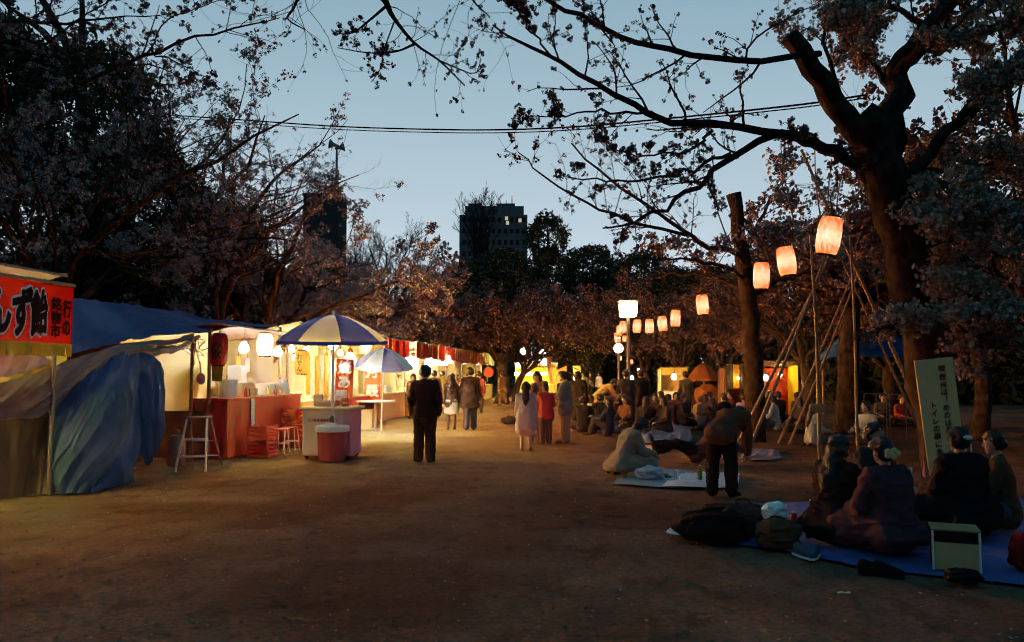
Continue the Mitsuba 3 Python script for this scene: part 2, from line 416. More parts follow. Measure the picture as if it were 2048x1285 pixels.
def glyph_polys(text, vertical=False, pitch=1.0):
    """shapely outlines of the characters, one em = 1 unit; along +x, or downwards when vertical"""
    out = []
    for i, ch in enumerate(text):
        if ch not in GLYPHS:
            continue
        for s in GLYPHS[ch].split('|'):
            rings = []
            for r in s.split(','):
                q = np.array([int(r[k:k + 2], 16) - 24 for k in range(0, len(r), 2)], float).reshape(-1, 2) / 96.0
                rings.append(q + ([0, -i * pitch - 0.9] if vertical else [i * pitch, 0]))
            p = Polygon(rings[0], rings[1:]).buffer(0)
            out += list(getattr(p, 'geoms', [p]))
    return out


def extrude(polys, depth, fatten=0.0):
    """outlines as a thin mesh in the xy plane, z from 0 to depth"""
    g = union_all(polys)
    if fatten:
        g = g.buffer(fatten, join_style=2 if fatten < 0 else 1).simplify(0.01)
    return cat([tri(trimesh.creation.extrude_polygon(q, depth, engine='earcut')) for q in getattr(g, 'geoms', [g]) if q.area > 1e-5])


def onto(m, origin, ex, ey, ez):
    v = np.asarray(m[0])
    return np.asarray(origin) + v[:, :1] * np.asarray(ex) + v[:, 1:2] * np.asarray(ey) + v[:, 2:] * np.asarray(ez), m[1]


# the row of stalls on the left: distance s along its front from (-6.1, 11), o away from the path
U2, W2 = np.array([0.1064, 0.9943, 0]), np.array([-0.9943, 0.1064, 0])
BASE = np.array([-6.1, 11.0, 0])


def S(s, o, z):
    return BASE + s * U2 + o * W2 + np.array([0, 0, z])


def srow(m):
    """from (s, o, z) to the world"""
    v = np.asarray(m[0])
    return BASE + v[:, :1] * U2 + v[:, 1:2] * W2 + v[:, 2:] * np.array([0, 0, 1.0]), np.asarray(m[1])[:, ::-1]


def sbox(s0, s1, o0, o1, z0, z1, b=0.012):
    v, f = box(s0, s1, o0, o1, z0, z1, b)
    return srow((v, f))

# ------------------------------------------------------------------ ground
def build_ground():
    xs = np.concatenate([-np.geomspace(400, 14, 22), np.linspace(-13, 13, 105), np.geomspace(14, 400, 22)])
    ys = np.concatenate([np.linspace(-60, 1, 10), np.linspace(2, 34, 130), np.geomspace(35, 900, 40)])
    g = np.stack([*np.meshgrid(xs, ys, indexing='ij'), np.zeros((len(xs), len(ys)))], -1)
    near = np.clip((40 - g[..., 1]) / 12, 0, 1) * (np.abs(g[..., 0]) < 13.5)
    g[..., 2] = near * (0.035 * (meshkit.fbm(g * [0.9, 0.9, 1], 3, 2) - 0.5) - 0.012)
    v, f = grid(g)
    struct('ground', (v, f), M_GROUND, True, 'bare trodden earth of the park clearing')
    r = np.random.default_rng(5)
    n = 1900
    y = 3.5 + 22 * r.random(n) ** 1.6
    x = (r.random(n) * 1.3 - 0.65) * (y + 3)
    a = r.random(n) * 6.28
    L, W = 0.007 + 0.012 * r.random(n), 0.005 + 0.007 * r.random(n)
    d = np.stack([np.cos(a), np.sin(a)], 1)
    e = np.stack([-d[:, 1], d[:, 0]], 1)
    c = np.stack([x, y], 1)
    z = 0.012 + 0.012 * r.random((n, 4))
    q = np.stack([c + d * L[:, None], c + e * W[:, None], c - d * L[:, None], c - e * W[:, None]], 1)
    v = np.concatenate([q, z[..., None]], 2).reshape(-1, 3)
    b = np.arange(n)[:, None] * 4
    struct('fallen_petals', (v, np.vstack([b + [0, 1, 2], b + [0, 2, 3]])), M_PETAL, False, 'pale petals and scraps scattered over the earth', 'stuff')
    # pebbles and crumbs of earth
    n = 5000
    y = 3.4 + 14 * r.random(n) ** 1.5
    x = (r.random(n) * 1.3 - 0.65) * (y + 2)
    o = np.array([[1, 0, 0], [0, 1, 0], [-1, 0, 0], [0, -1, 0], [0, 0, 0.8], [0, 0, -0.5]])
    fo = np.array([[0, 1, 4], [1, 2, 4], [2, 3, 4], [3, 0, 4]])
    v = o[None] * (0.004 + 0.010 * r.random((n, 1, 1)) ** 2) * (0.6 + 0.8 * r.random((n, 6, 1))) + np.stack([x, y, 0.006 + 0 * x], 1)[:, None]
    struct('gravel', (v.reshape(-1, 3), (fo[None] + np.arange(n)[:, None, None] * 6).reshape(-1, 3)), M_GROUND, False, 'small stones and crumbs of earth', 'stuff')


build_ground()


# ------------------------------------------------------------------ trees
def kids(r, Pts, Rad, k, ratio, ang=0.8, up=0.1, wander=0.22, t0=0.2, t1=1.0, rr=0.55, n=6, rmin=0.003, flatten=0.0):
    """k child branches on every polyline"""
    N, m, _ = Pts.shape
    t = t0 + (t1 - t0) * r.random((N, k))
    x = t * (m - 1)
    i = np.minimum(x.astype(int), m - 2)
    w = (x - i)[..., None]
    row = np.arange(N)[:, None]
    pos = Pts[row, i] * (1 - w) + Pts[row, i + 1] * w
    rad = Rad[row, i] * (1 - w[..., 0]) + Rad[row, i + 1] * w[..., 0]
    tan = Pts[row, i + 1] - Pts[row, i]
    tan /= np.linalg.norm(tan, axis=2, keepdims=True) + 1e-9
    L = np.linalg.norm(np.diff(Pts, axis=1), axis=2).sum(1)[:, None] * ratio * (1.15 - 0.7 * t) * (0.6 + 0.8 * r.random((N, k)))
    side = r.normal(size=(N, k, 3))
    side[..., 2] *= 1 - flatten
    side -= (side * tan).sum(2, keepdims=True) * tan
    side /= np.linalg.norm(side, axis=2, keepdims=True) + 1e-9
    a = ang * (0.7 + 0.6 * r.random((N, k, 1)))
    d = np.cos(a) * tan + np.sin(a) * side
    d[..., 2] += up
    d = d.reshape(-1, 3)
    d /= np.linalg.norm(d, axis=1, keepdims=True)
    L, pos, rad = L.reshape(-1), pos.reshape(-1, 3), rad.reshape(-1)
    out = [pos]
    for s in range(n - 1):
        d = d + wander * r.normal(size=d.shape)
        d[:, 2] += up * 0.15
        d /= np.linalg.norm(d, axis=1, keepdims=True)
        out.append(out[-1] + d * (L / (n - 1))[:, None])
    R = np.maximum(rad * rr, rmin)[:, None] * np.linspace(1, 0.35, n)[None]
    return np.stack(out, 1), np.maximum(R, rmin * 0.6)


def flower_proto(r, kind):
    """one cluster about 1 unit wide"""
    vs, fs, o = [], [], 0
    if kind == 'rich':        # flowers of five petals, each a folded diamond
        for k in range(6):
            c = r.normal(size=3)
            c = c / np.linalg.norm(c) * (0.22 + 0.20 * r.random())
            nrm = c / np.linalg.norm(c) + 0.4 * r.normal(size=3)
            nrm /= np.linalg.norm(nrm)
            a = np.cross(nrm, [0.3, 0.5, 0.8])
            a /= np.linalg.norm(a)
            b = np.cross(nrm, a)
            for q in range(5):
                w = q * 1.2566 + r.random() * 0.2
                d, e = np.cos(w) * a + np.sin(w) * b, -np.sin(w) * a + np.cos(w) * b
                vs += [c, c + 0.24 * d + 0.15 * e + 0.07 * nrm, c + 0.24 * d - 0.15 * e + 0.07 * nrm]
                fs += [[o, o + 1, o + 2]]
                o += 3
    else:
        for k in range({'mid': 7, 'far': 5, 'leaf': 5}[kind]):
            c = r.normal(size=3) * 0.27
            a, b = r.normal(size=3), r.normal(size=3)
            a /= np.linalg.norm(a)
            b -= (b @ a) * a
            b /= np.linalg.norm(b)
            la, lb = (0.30, 0.22) if kind != 'leaf' else (0.34, 0.13)
            vs += [c + la * a, c + lb * b, c - la * a, c - lb * b + 0.08 * np.cross(a, b)]
            fs += [[o, o + 1, o + 2], [o, o + 2, o + 3]]
            o += 4
    return np.array(vs), np.array(fs)


def rotations(r, n):
    q = r.normal(size=(n, 4))
    q /= np.linalg.norm(q, axis=1, keepdims=True)
    w, x, y, z = q.T
    return np.stack([np.stack([1 - 2 * (y * y + z * z), 2 * (x * y - z * w), 2 * (x * z + y * w)], -1), np.stack([2 * (x * y + z * w), 1 - 2 * (x * x + z * z), 2 * (y * z - x * w)], -1),
                     np.stack([2 * (x * z - y * w), 2 * (y * z + x * w), 1 - 2 * (x * x + y * y)], -1)], 1)


def scatter(r, pts, size, kind):
    """clusters at the points, as one mesh"""
    protos = [flower_proto(r, kind) for _ in range(5)]
    size = np.broadcast_to(size, (len(pts),)) * (0.6 + 0.8 * r.random(len(pts)))
    which = r.integers(0, 5, len(pts))
    ms = []
    for k, (v, f) in enumerate(protos):
        on = which == k
        if on.any():
            R = rotations(r, on.sum())
            vv = np.einsum('nij,kj->nki', R, v) * size[on][:, None, None] + pts[on][:, None]
            ms.append((vv.reshape(-1, 3), (f[None] + (np.arange(on.sum()) * len(v))[:, None, None]).reshape(-1, 3)))
    return cat(ms)


def along(r, Pts, k, t0=0.15, jitter=0.02):
    N, m, _ = Pts.shape
    x = (t0 + (1 - t0) * r.random((N, k))) * (m - 1)
    i = np.minimum(x.astype(int), m - 2)
    w = (x - i)[..., None]
    row = np.arange(N)[:, None]
    return (Pts[row, i] * (1 - w) + Pts[row, i + 1] * w + jitter * r.normal(size=(N, k, 3))).reshape(-1, 3)


def limb(r, pts, r0, r1, n=12, wob=0.02):
    p = curve(pts, n)
    p[1:-1] += wob * r.normal(size=(n - 2, 3))
    return p[None], np.linspace(r0, r1, n)[None]


def clumpy(r, pts, keep, freq, seed):
    """drops points where a slow noise is low, so that a crown has gaps"""
    v = meshkit.fbm(pts * freq, 2, seed)
    return pts[v > np.quantile(v, 1 - keep)]


def cherry(name, label, loc, h, spread, seed, density=1.0, kind='mid', size=0.16, twig=3, lean=(0, 0), group='cherry trees in blossom', mats=(0, 1, 2), keepz=None, fork=0.26, r0=0.22):
    """a spreading cherry tree: trunk, limbs, twigs and blossom"""
    r = np.random.default_rng(seed)
    t = thing(name, label, 'tree', group)
    x, y = loc
    top = np.array([x + lean[0] * 0.3, y + lean[1] * 0.3, h * fork])
    tp, tr = limb(r, [(x, y, -0.05), (x + 0.1, y, h * fork * 0.5), top], r0, r0 * 0.75, 8, 0.03)
    tr[0, 0] *= 1.35
    part(t, 'trunk', tubes(tp, tr, 10), M_BARK, True)
    n = 6
    a0 = r.random() * 6.28
    lp, lr = [], []
    for k in range(n):
        a = a0 + k * 6.283 / n + r.normal() * 0.25
        reach = spread * (0.55 + 0.45 * r.random())
        zt = h * (0.62 + 0.33 * r.random())
        mid = top + np.array([np.cos(a) * reach * 0.38 + lean[0] * 0.3, np.sin(a) * reach * 0.38 + lean[1] * 0.3, (zt - top[2]) * 0.62])
        end = top + np.array([np.cos(a) * reach + lean[0], np.sin(a) * reach + lean[1], zt - top[2]])
        p, q = limb(r, [top - [0, 0, 0.1], mid, end], r0 * 0.52, 0.012, 10, 0.08)
        lp.append(p)
        lr.append(q)
    lp, lr = np.vstack(lp), np.vstack(lr)
    b1, s1 = kids(r, lp, lr, 9, 0.5, 0.85, 0.10, 0.16, 0.15, 1.0, 0.5, 7)
    b1 = np.vstack([b1, lp[:, [3, 4, 5, 6, 7, 8, 9]]])
    s1 = np.vstack([s1, lr[:, [3, 4, 5, 6, 7, 8, 9]] * 0.7])
    b2, s2 = kids(r, b1, s1, 5, 0.48, 0.8, 0.05, 0.2, 0.15, 1.0, 0.5, 5)
    part(t, 'limbs', cat([tubes(lp, lr, 7), tubes(b1, s1, 5)]), M_BARK, True, stuff=True)
    tw = [tubes(b2, s2, 3)]
    ends = b2
    if twig > 0:
        b3, s3 = kids(r, b2, s2, twig, 0.5, 0.8, 0.05, 0.22, 0.2, 1.0, 0.6, 4)
        tw.append(tubes(b3, s3, 3))
        ends = b3
    part(t, 'twigs', cat(tw), M_TWIG, False, stuff=True)
    pts = np.vstack([along(r, ends, max(1, int(2.2 * density)), 0.1, size * 0.5), along(r, b2, max(1, int(3 * density)), 0.1, size * 0.5)])
    pts = clumpy(r, pts, 0.72, 0.9, seed)
    if keepz:
        pts = pts[(pts[:, 2] > keepz)]
    w = r.random(len(pts))
    for k, (lo, hi) in enumerate(((0, 0.4), (0.4, 0.75), (0.75, 1.01))):
        on = (w >= lo) & (w < hi)
        part(t, 'blossom', scatter(r, pts[on], size, kind), M_BLOSSOM[mats[k]], False, stuff=True)
    return t


def evergreen(name, label, loc, lobes, seed, n=9000, size=0.3, group=None, r0=0.25, mats=(0, 1, 2)):
    """a dense tree: trunk, limbs and leaf clusters filling lobes (dx, dy, z, rx, rz)"""
    r = np.random.default_rng(seed)
    t = thing(name, label, 'tree', group)
    x, y = loc
    ztop = max(l[2] + 0.5 * l[4] for l in lobes)
    tp, tr = limb(r, [(x, y, -0.05), (x + 0.15, y + 0.1, ztop * 0.5), (x, y, ztop)], r0, 0.05, 10, 0.05)
    part(t, 'trunk', tubes(tp, tr, 9), M_BARK, True)
    lp = []
    for l in lobes:
        for k in range(5):
            z = max(0.8, l[2] - l[4] * 0.6)
            e = np.array([x + l[0], y + l[1], l[2]]) + r.normal(size=3) * [l[3] * 0.5, l[3] * 0.5, l[4] * 0.4]
            lp.append(limb(r, [(x, y, min(z, ztop * 0.8)), ((x + e[0]) / 2, (y + e[1]) / 2, (z + e[2]) / 2 + 0.2), e], r0 * 0.35, 0.02, 6, 0.05))
    part(t, 'limbs', tubes(np.vstack([a for a, _ in lp]), np.vstack([b for _, b in lp]), 5), M_BARK, True, stuff=True)
    vol = np.array([l[3] ** 2 * l[4] for l in lobes]) ** (2 / 3)
    pts = []
    for l, m in zip(lobes, (n * vol / vol.sum()).astype(int)):
        d = r.normal(size=(m, 3))
        d /= np.linalg.norm(d, axis=1, keepdims=True)
        bump = 0.72 + 0.65 * (meshkit.fbm(d * 2.6 + seed, 3, seed) - 0.28)
        q = d * (0.55 + 0.45 * r.random((m, 1)) ** 0.5) * bump[:, None]
        pts.append(q * [l[3], l[3], l[4]] + [x + l[0], y + l[1], l[2]])
    pts = clumpy(r, np.vstack(pts), 0.85, 0.7, seed + 3)
    pts = pts[pts[:, 2] > 0.3]
    w = r.random(len(pts))
    for k, (lo, hi) in enumerate(((0, 0.5), (0.5, 0.8), (0.8, 1.01))):
        on = (w >= lo) & (w < hi)
        part(t, 'crown', scatter(r, pts[on], size, 'leaf'), M_LEAF[mats[k]], False, stuff=True)
    return t


def bare(name, label, loc, h, spread, seed, fork=0.3, r0=0.3, k=(7, 6, 6), group=None, up=0.35, rmin=0.012, limbs=7):
    r = np.random.default_rng(seed)
    t = thing(name, label, 'tree', group)
    x, y = loc
    top = np.array([x, y, h * fork])
    tp, tr = limb(r, [(x, y, -0.05), (x + 0.1, y, h * fork * 0.5), top], r0, r0 * 0.8, 6, 0.03)
    part(t, 'trunk', tubes(tp, tr, 8), M_BARK, True)
    lp, lr = [], []
    for q in range(limbs):
        a = q * 6.283 / limbs + r.normal() * 0.3
        s = spread * (0.35 + 0.65 * r.random())
        zt = h * math.sqrt(max(0.2, 1 - (s / spread * 0.62) ** 2))
        e = np.array([x + np.cos(a) * s, y + np.sin(a) * s, zt * 0.93])
        m = top * 0.45 + e * 0.55 + np.array([-(e[0] - x) * 0.15, -(e[1] - y) * 0.15, 0.3])
        p, w = limb(r, [top - [0, 0, 0.1], m, e], r0 * 0.5, rmin * 1.5, 9, h * 0.012)
        lp.append(p)
        lr.append(w)
    lp, lr = np.vstack(lp), np.vstack(lr)
    b1, s1 = kids(r, lp, lr, k[0], 0.42, 0.6, up, 0.14, 0.2, 1, 0.5, 6, rmin)
    b2, s2 = kids(r, b1, s1, k[1], 0.45, 0.6, up * 0.8, 0.18, 0.2, 1, 0.55, 5, rmin)
    b3, s3 = kids(r, b2, s2, k[2], 0.5, 0.6, up * 0.5, 0.2, 0.2, 1, 0.6, 4, rmin * 0.8)
    part(t, 'limbs', cat([tubes(lp, lr, 6), tubes(b1, s1, 4)]), M_BARK, True, stuff=True)
    part(t, 'twigs', cat([tubes(b2, s2, 3), tubes(b3, s3, 3)]), M_TWIG, False, stuff=True)
    return t


def px_limb(r, pix, r0, r1, n=14, wob=0.015):
    """a limb along points (px, py, Y) read off the photograph"""
    return limb(r, [P(*q) for q in pix], r0, r1, n, wob)


def big_cherry():
    r = np.random.default_rng(11)
    t = thing('cherry_tree', 'large dark cherry tree behind the tall yellow notice, with a sawn limb and long branches', 'tree')
    tp, tr = px_limb(r, [(1905, 1010, 10.6), (1868, 800, 10.6), (1838, 620, 10.5), (1806, 480, 10.4), (1775, 385, 10.3), (1745, 290, 10.2), (1715, 235, 10.1)], 0.275, 0.255, 22, 0.02)
    part(t, 'trunk', tubes(tp, tr * (1 + 0.08 * np.sin(np.arange(22) * 1.7)), 14), M_BARK, True)
    sp, sr = px_limb(r, [(1735, 285, 10.2), (1690, 235, 10.0), (1640, 165, 9.8), (1578, 72, 9.6)], 0.17, 0.115, 10, 0.015)
    part(t, 'sawn_limb', tubes(sp, sr, 12), M_BARK, True, 'thick limb sawn off at its top end')
    fp, fr = px_limb(r, [(1765, 330, 10.2), (1790, 200, 10.5), (1800, 130, 10.7), (1860, 60, 10.9), (1960, -70, 11.2)], 0.19, 0.09, 12, 0.03)
    part(t, 'limb', tubes(fp, fr, 10), M_BARK, True)
    hp, hr = px_limb(r, [(1810, 385, 10.3), (1860, 295, 10.1), (1905, 255, 10.0), (1950, 215, 9.9)], 0.085, 0.06, 8, 0.02)
    part(t, 'limb', tubes(hp, hr, 9), M_BARK, True)
    main = [
        ([(1790, 150, 10.6), (1850, 95, 10.3), (1950, 70, 10.0), (2080, 20, 9.6)], 0.09, 0.05),
        ([(1765, 390, 10.3), (1710, 330, 10.2), (1640, 294, 10.0), (1560, 268, 9.8)], 0.085, 0.06),
        ([(1560, 268, 9.8), (1470, 254, 9.6), (1330, 240, 9.3), (1250, 205, 9.1), (1170, 155, 8.9), (1100, 110, 8.7), (1030, 85, 8.5), (985, 50, 8.4)], 0.052, 0.010),
        ([(1640, 108, 9.7), (1500, 118, 9.3), (1380, 105, 9.0), (1290, 90, 8.8), (1210, 55, 8.6), (1150, 25, 8.4), (1080, -10, 8.2)], 0.040, 0.022),
        ([(1555, 268, 9.8), (1460, 312, 9.9), (1410, 358, 10.0), (1358, 394, 10.1), (1307, 425, 10.2), (1256, 450, 10.3), (1205, 457, 10.4)], 0.048, 0.010),
        ([(1460, 308, 9.9), (1368, 343, 9.6), (1256, 363, 9.3), (1140, 356, 9.0)], 0.024, 0.007),
        ([(1425, 262, 9.6), (1384, 297, 9.4), (1307, 312, 9.2), (1215, 300, 9.0)], 0.020, 0.006),
        ([(1330, 240, 9.3), (1240, 222, 9.0), (1150, 225, 8.8), (1050, 240, 8.6)], 0.018, 0.005),
        ([(1100, 110, 8.7), (1050, 40, 8.4), (1010, -10, 8.2)], 0.012, 0.006),
        ([(1830, 330, 10.3), (1900, 380, 9.9), (1980, 420, 9.5), (2070, 440, 9.2)], 0.05, 0.02),
        ([(1830, 600, 10.3), (1800, 640, 9.8), (1770, 660, 9.5), (1740, 670, 9.3)], 0.03, 0.01),
        ([(1840, 560, 10.4), (1900, 560, 10.0), (1960, 600, 9.6), (2040, 640, 9.3)], 0.04, 0.012),
        ([(1820, 520, 10.4), (1880, 480, 10.6), (1960, 500, 10.8), (2060, 530, 11.0)], 0.04, 0.012),
        ([(1800, 430, 10.3), (1850, 440, 9.9), (1920, 430, 9.6), (1990, 380, 9.4)], 0.03, 0.01),
        ([(1850, 560, 10.4), (1910, 640, 9.9), (1980, 690, 9.5), (2060, 700, 9.2)], 0.04, 0.012),
        ([(1815, 330, 10.3), (1880, 340, 10.6), (1960, 330, 10.9), (2070, 300, 11.2)], 0.04, 0.012),
        ([(1900, 258, 10.0), (1960, 190, 9.7), (2010, 150, 9.5), (2070, 130, 9.3)], 0.045, 0.014),
        ([(1860, 60, 10.9), (1900, 10, 10.3), (1990, -20, 9.9), (2060, 60, 9.5)], 0.04, 0.012),
        ([(1690, 235, 10.0), (1650, 60, 9.9), (1690, 10, 9.7), (1760, -20, 9.5)], 0.028, 0.010),
        ([(1860, 60, 10.9), (1800, 20, 10.6), (1720, 10, 10.3), (1600, -30, 10.0)], 0.045, 0.02),
        ([(1790, 200, 10.5), (1740, 110, 10.9), (1700, 40, 11.2), (1640, -40, 11.5)], 0.04, 0.02),
    ]
    ms, P8, R8, dense = [], [], [], []
    for k, (pix, a, b) in enumerate(main):
        p, q = px_limb(r, pix, a, b, 16, 0.02)
        if k < 2:
            part(t, 'limb', tubes(p, q, 9), M_BARK, True)
        else:
            part(t, 'branch', tubes(p, q, 7), M_BARK, True)
        P8.append(p)
        R8.append(q)
    P8, R8 = np.vstack(P8), np.vstack(R8)
    rich = np.array([0, 0, 0, 0, 0, 0, 0, 0, 0, 1, 1, 1, 1, 1, 1, 1, 1, 1, 1, 1, 1], bool) | np.array([1, 0] + [0] * 19, bool)
    b1, s1 = kids(r, P8, R8, 13, 0.24, 0.9, 0.10, 0.15, 0.12, 1.0, 0.4, 7, 0.004)
    rich1 = np.repeat(rich, 13)
    b2, s2 = kids(r, b1, s1, 4, 0.5, 0.8, 0.05, 0.2, 0.15, 1.0, 0.55, 5, 0.003)
    rich2 = np.repeat(rich1, 4)
    # dense inner shoots hang round the trunk and to the right
    part(t, 'twigs', cat([tubes(b1, s1, 5), tubes(b2, s2, 3)]), M_TWIG, False, stuff=True)
    # sparse buds and opening flowers on the long branches, full clusters on the right
    buds = np.vstack([along(r, b1[~rich1], 4, 0.2, 0.015), along(r, b2[~rich2], 2, 0.4, 0.015), b2[~rich2][:, -1]])
    w = r.random(len(buds))
    part(t, 'buds', scatter(r, buds[w < 0.66], 0.050, 'rich'), M_BUD, False, stuff=True)
    part(t, 'blossom', scatter(r, buds[w >= 0.66], 0.060, 'rich'), M_BLOSSOM[2], False, stuff=True)
    # the nearer the trunk, the fuller
    b3, s3 = kids(r, b2[rich2], s2[rich2], 4, 0.6, 0.8, 0.0, 0.2, 0.1, 1.0, 0.6, 4, 0.003)
    part(t, 'twigs', tubes(b3, s3, 3), M_TWIG, False, stuff=True)
    full = clumpy(r, np.vstack([along(r, b3, 7, 0.1, 0.06), along(r, b2[rich2], 7, 0.1, 0.06), along(r, b1[rich1], 6, 0.2, 0.07)]), 0.78, 1.6, 4)
    full = full[(full[:, 0] > 4.35) | (full[:, 2] > 3.9)]
    w = r.random(len(full))
    for k, (lo, hi) in enumerate(((0, 0.35), (0.35, 0.7), (0.7, 1.01))):
        on = (w >= lo) & (w < hi)
        part(t, 'blossom', scatter(r, full[on], 0.060, 'rich'), M_NEARB[k], False, stuff=True)


big_cherry()


def sawn_cherry():
    r = np.random.default_rng(12)
    Y = 19.5
    t = thing('cherry_tree', 'cherry tree with a trunk sawn off at the top, behind the paper lanterns', 'tree')
    tp, tr = px_limb(r, [(1512, 905, Y), (1508, 760, Y), (1500, 640, Y), (1490, 540, Y), (1478, 470, Y), (1467, 388, Y)], 0.25, 0.15, 16, 0.02)
    tr[0, -1] = 0.185
    part(t, 'trunk', tubes(tp, tr, 12), M_BARK, True)
    main = [
        ([(1490, 530, Y), (1460, 496, 18.8), (1410, 494, 18.2), (1374, 471, 17.6), (1307, 415, 16.8), (1205, 348, 15.8), (1143, 287, 15.0)], 0.075, 0.014),
        ([(1374, 471, 17.6), (1307, 456, 17.0), (1220, 425, 16.2), (1153, 394, 15.6), (1077, 348, 15.0), (1036, 305, 14.6)], 0.04, 0.010),
        ([(1483, 432, Y), (1510, 460, 19.2), (1540, 478, 19), (1600, 470, 18.6)], 0.05, 0.02),
        ([(1495, 580, Y), (1440, 560, 19.9), (1370, 550, 20.4), (1290, 560, 21)], 0.07, 0.02),
        ([(1500, 600, Y), (1560, 560, 19.4), (1640, 540, 19.2), (1720, 530, 19)], 0.07, 0.02),
        ([(1500, 560, Y), (1400, 520, 18.5), (1300, 520, 17.6)], 0.05, 0.015),
        ([(1487, 500, Y), (1530, 420, 20.2), (1560, 370, 20.6), (1570, 300, 21)], 0.05, 0.015),
    ]
    ps, rs = [], []
    for pix, a, b in main:
        p, q = px_limb(r, pix, a, b, 14, 0.03)
        part(t, 'branch', tubes(p, q, 7), M_BARK, True)
        ps.append(p)
        rs.append(q)
    ps, rs = np.vstack(ps), np.vstack(rs)
    b1, s1 = kids(r, ps, rs, 12, 0.30, 0.85, 0.12, 0.15, 0.12, 1, 0.4, 7, 0.006)
    b2, s2 = kids(r, b1, s1, 4, 0.5, 0.8, 0.05, 0.2, 0.15, 1, 0.55, 5, 0.005)
    part(t, 'twigs', cat([tubes(b1, s1, 4), tubes(b2, s2, 3)]), M_TWIG, False, stuff=True)
    full = np.repeat(np.array([0, 0, 1, 1, 1, 1, 1], bool), 48)
    a, b = along(r, b2[~full], 1, 0.2, 0.02), along(r, b2[full], 4, 0.1, 0.1)
    part(t, 'buds', scatter(r, a, 0.10, 'mid'), M_BUD, False, stuff=True)
    for k in range(3):
        part(t, 'blossom', scatter(r, b[(b[:, 2] > 4.3) | (b[:, 0] > 7.2)][k::3], 0.17, 'mid'), M_BLOSSOM[k], False, stuff=True)


sawn_cherry()


def overhead_cherry():
    """stands behind and left of the camera; its boughs reach into the top of the picture"""
    r = np.random.default_rng(21)
    t = thing('cherry_tree', 'cherry boughs with small buds hanging into the top middle of the sky', 'tree')
    tp, tr = limb(r, [(1.6, -3.4, -0.05), (1.5, -3.3, 1.5), (1.1, -2.9, 3.2)], 0.26, 0.2, 8, 0.02)
    part(t, 'trunk', tubes(tp, tr, 12), M_BARK, True)
    fork = np.array([1.1, -2.9, 3.1])
    main = [
        ([fork, (0.4, 0.0, 4.6), (-0.6, 3.6, 5.0), P(755, -60, 6.4), P(775, 10, 6.6), P(790, 40, 6.7), P(830, 88, 6.8), P(879, 122, 6.9), P(930, 172, 7.0)], 0.11, 0.006, 24),
        ([P(775, 10, 6.6), P(740, 40, 6.7), P(705, 66, 6.8), P(672, 68, 6.9)], 0.014, 0.005, 10),
        ([P(830, 88, 6.8), P(790, 104, 6.9), P(735, 106, 7.0), P(675, 96, 7.1)], 0.012, 0.004, 10),
        ([P(879, 122, 6.9), P(910, 135, 7), P(950, 148, 7.1), P(962, 118, 7.2)], 0.008, 0.004, 8),
        ([P(790, 40, 6.7), P(770, 95, 6.8), P(760, 140, 6.9), P(742, 165, 7)], 0.007, 0.003, 8),
        ([fork, (-0.6, 0.5, 4.8), (-1.8, 4.0, 5.4), P(600, -70, 7.6), P(590, 10, 7.9), P(575, 38, 8.0), P(610, 60, 8.2)], 0.09, 0.006, 18),
        ([fork, (1.4, 0.6, 4.8), (1.0, 4.2, 5.2), P(955, -80, 7.2), P(940, -10, 7.6), P(980, 35, 8.0)], 0.09, 0.006, 18),
    ]
    ps, rs = [], []
    for pts, a, b, n in main:
        p = curve(pts, n)
        q = np.geomspace(a, b, n)
        part(t, 'branch', tube(p, q, 7), M_BARK, True)
        k = curve(p[-n * 2 // 3:], 10) if n > 12 else curve(p, 10)
        ps.append(k[None])
        rs.append(np.linspace(0.012, 0.005, 10)[None])
    ps, rs = np.vstack(ps), np.vstack(rs)
    b1, s1 = kids(r, ps, rs, 10, 0.24, 0.95, 0.0, 0.22, 0.25, 1, 0.5, 7, 0.0028)
    b2, s2 = kids(r, b1, s1, 2, 0.5, 0.8, 0.0, 0.25, 0.3, 1, 0.7, 5, 0.0024)
    part(t, 'twigs', cat([tubes(b1, s1, 4), tubes(b2, s2, 3)]), M_TWIG, False, stuff=True)
    tips = np.vstack([b1[:, -1], b2[:, -1], along(r, b1, 1, 0.3, 0.01)])
    pts = np.vstack([tips, (tips + 0.016 * r.normal(size=tips.shape))[::3]])
    part(t, 'buds', scatter(r, pts, 0.034, 'rich'), M_BUD, False, stuff=True)


overhead_cherry()

# left: the dark evergreens, then the blossom in front of them
evergreen('evergreen_tree', 'tallest dark evergreen at the left edge, rising behind the blue tarpaulin', (-11.6, 21.5), [(-2.8, 0, 9.0, 2.6, 3.2), (0.4, 0.3, 8.3, 2.2, 2.6), (-1.5, 0, 5.0, 3.6, 3.0), (1.7, 0.2, 5.6, 2.2, 2.7), (-4.5, 0.5, 11.0, 2.3, 2.2)], 31, 21000, 0.29, r0=0.4)
evergreen('evergreen_tree', 'smaller dark evergreen right of the tallest one, behind the cherry with fine upright twigs', (-9.4, 25.5), [(0, 0, 5.6, 1.7, 2.0), (-0.8, 0.4, 3.8, 2.4, 2.2), (0.9, -.2, 4.2, 1.4, 1.8)], 32, 9000, 0.29)
left_cherry = cherry('cherry_tree', 'cherry tree at the far left edge, blossom hanging over the red banner', (-9.6, 15.6), 8.2, 5.0, 41, 2.8, 'mid', 0.085, 3, (1.2, 0.2), fork=0.22)
cherry('cherry_tree', 'cherry tree behind the closed tarpaulin stall with fine upright twigs against the sky', (-7.6, 20.0), 9.4, 4.2, 42, 1.9, 'mid', 0.07, 3, (0.6, 0), fork=0.24)
cherry('cherry_tree', 'cherry tree behind the first lit stall, left of the large parasol', (-7.3, 23.0), 6.2, 4.6, 43, 3.0, 'mid', 0.12, 3, (0.8, 0), mats=(0, 0, 1))
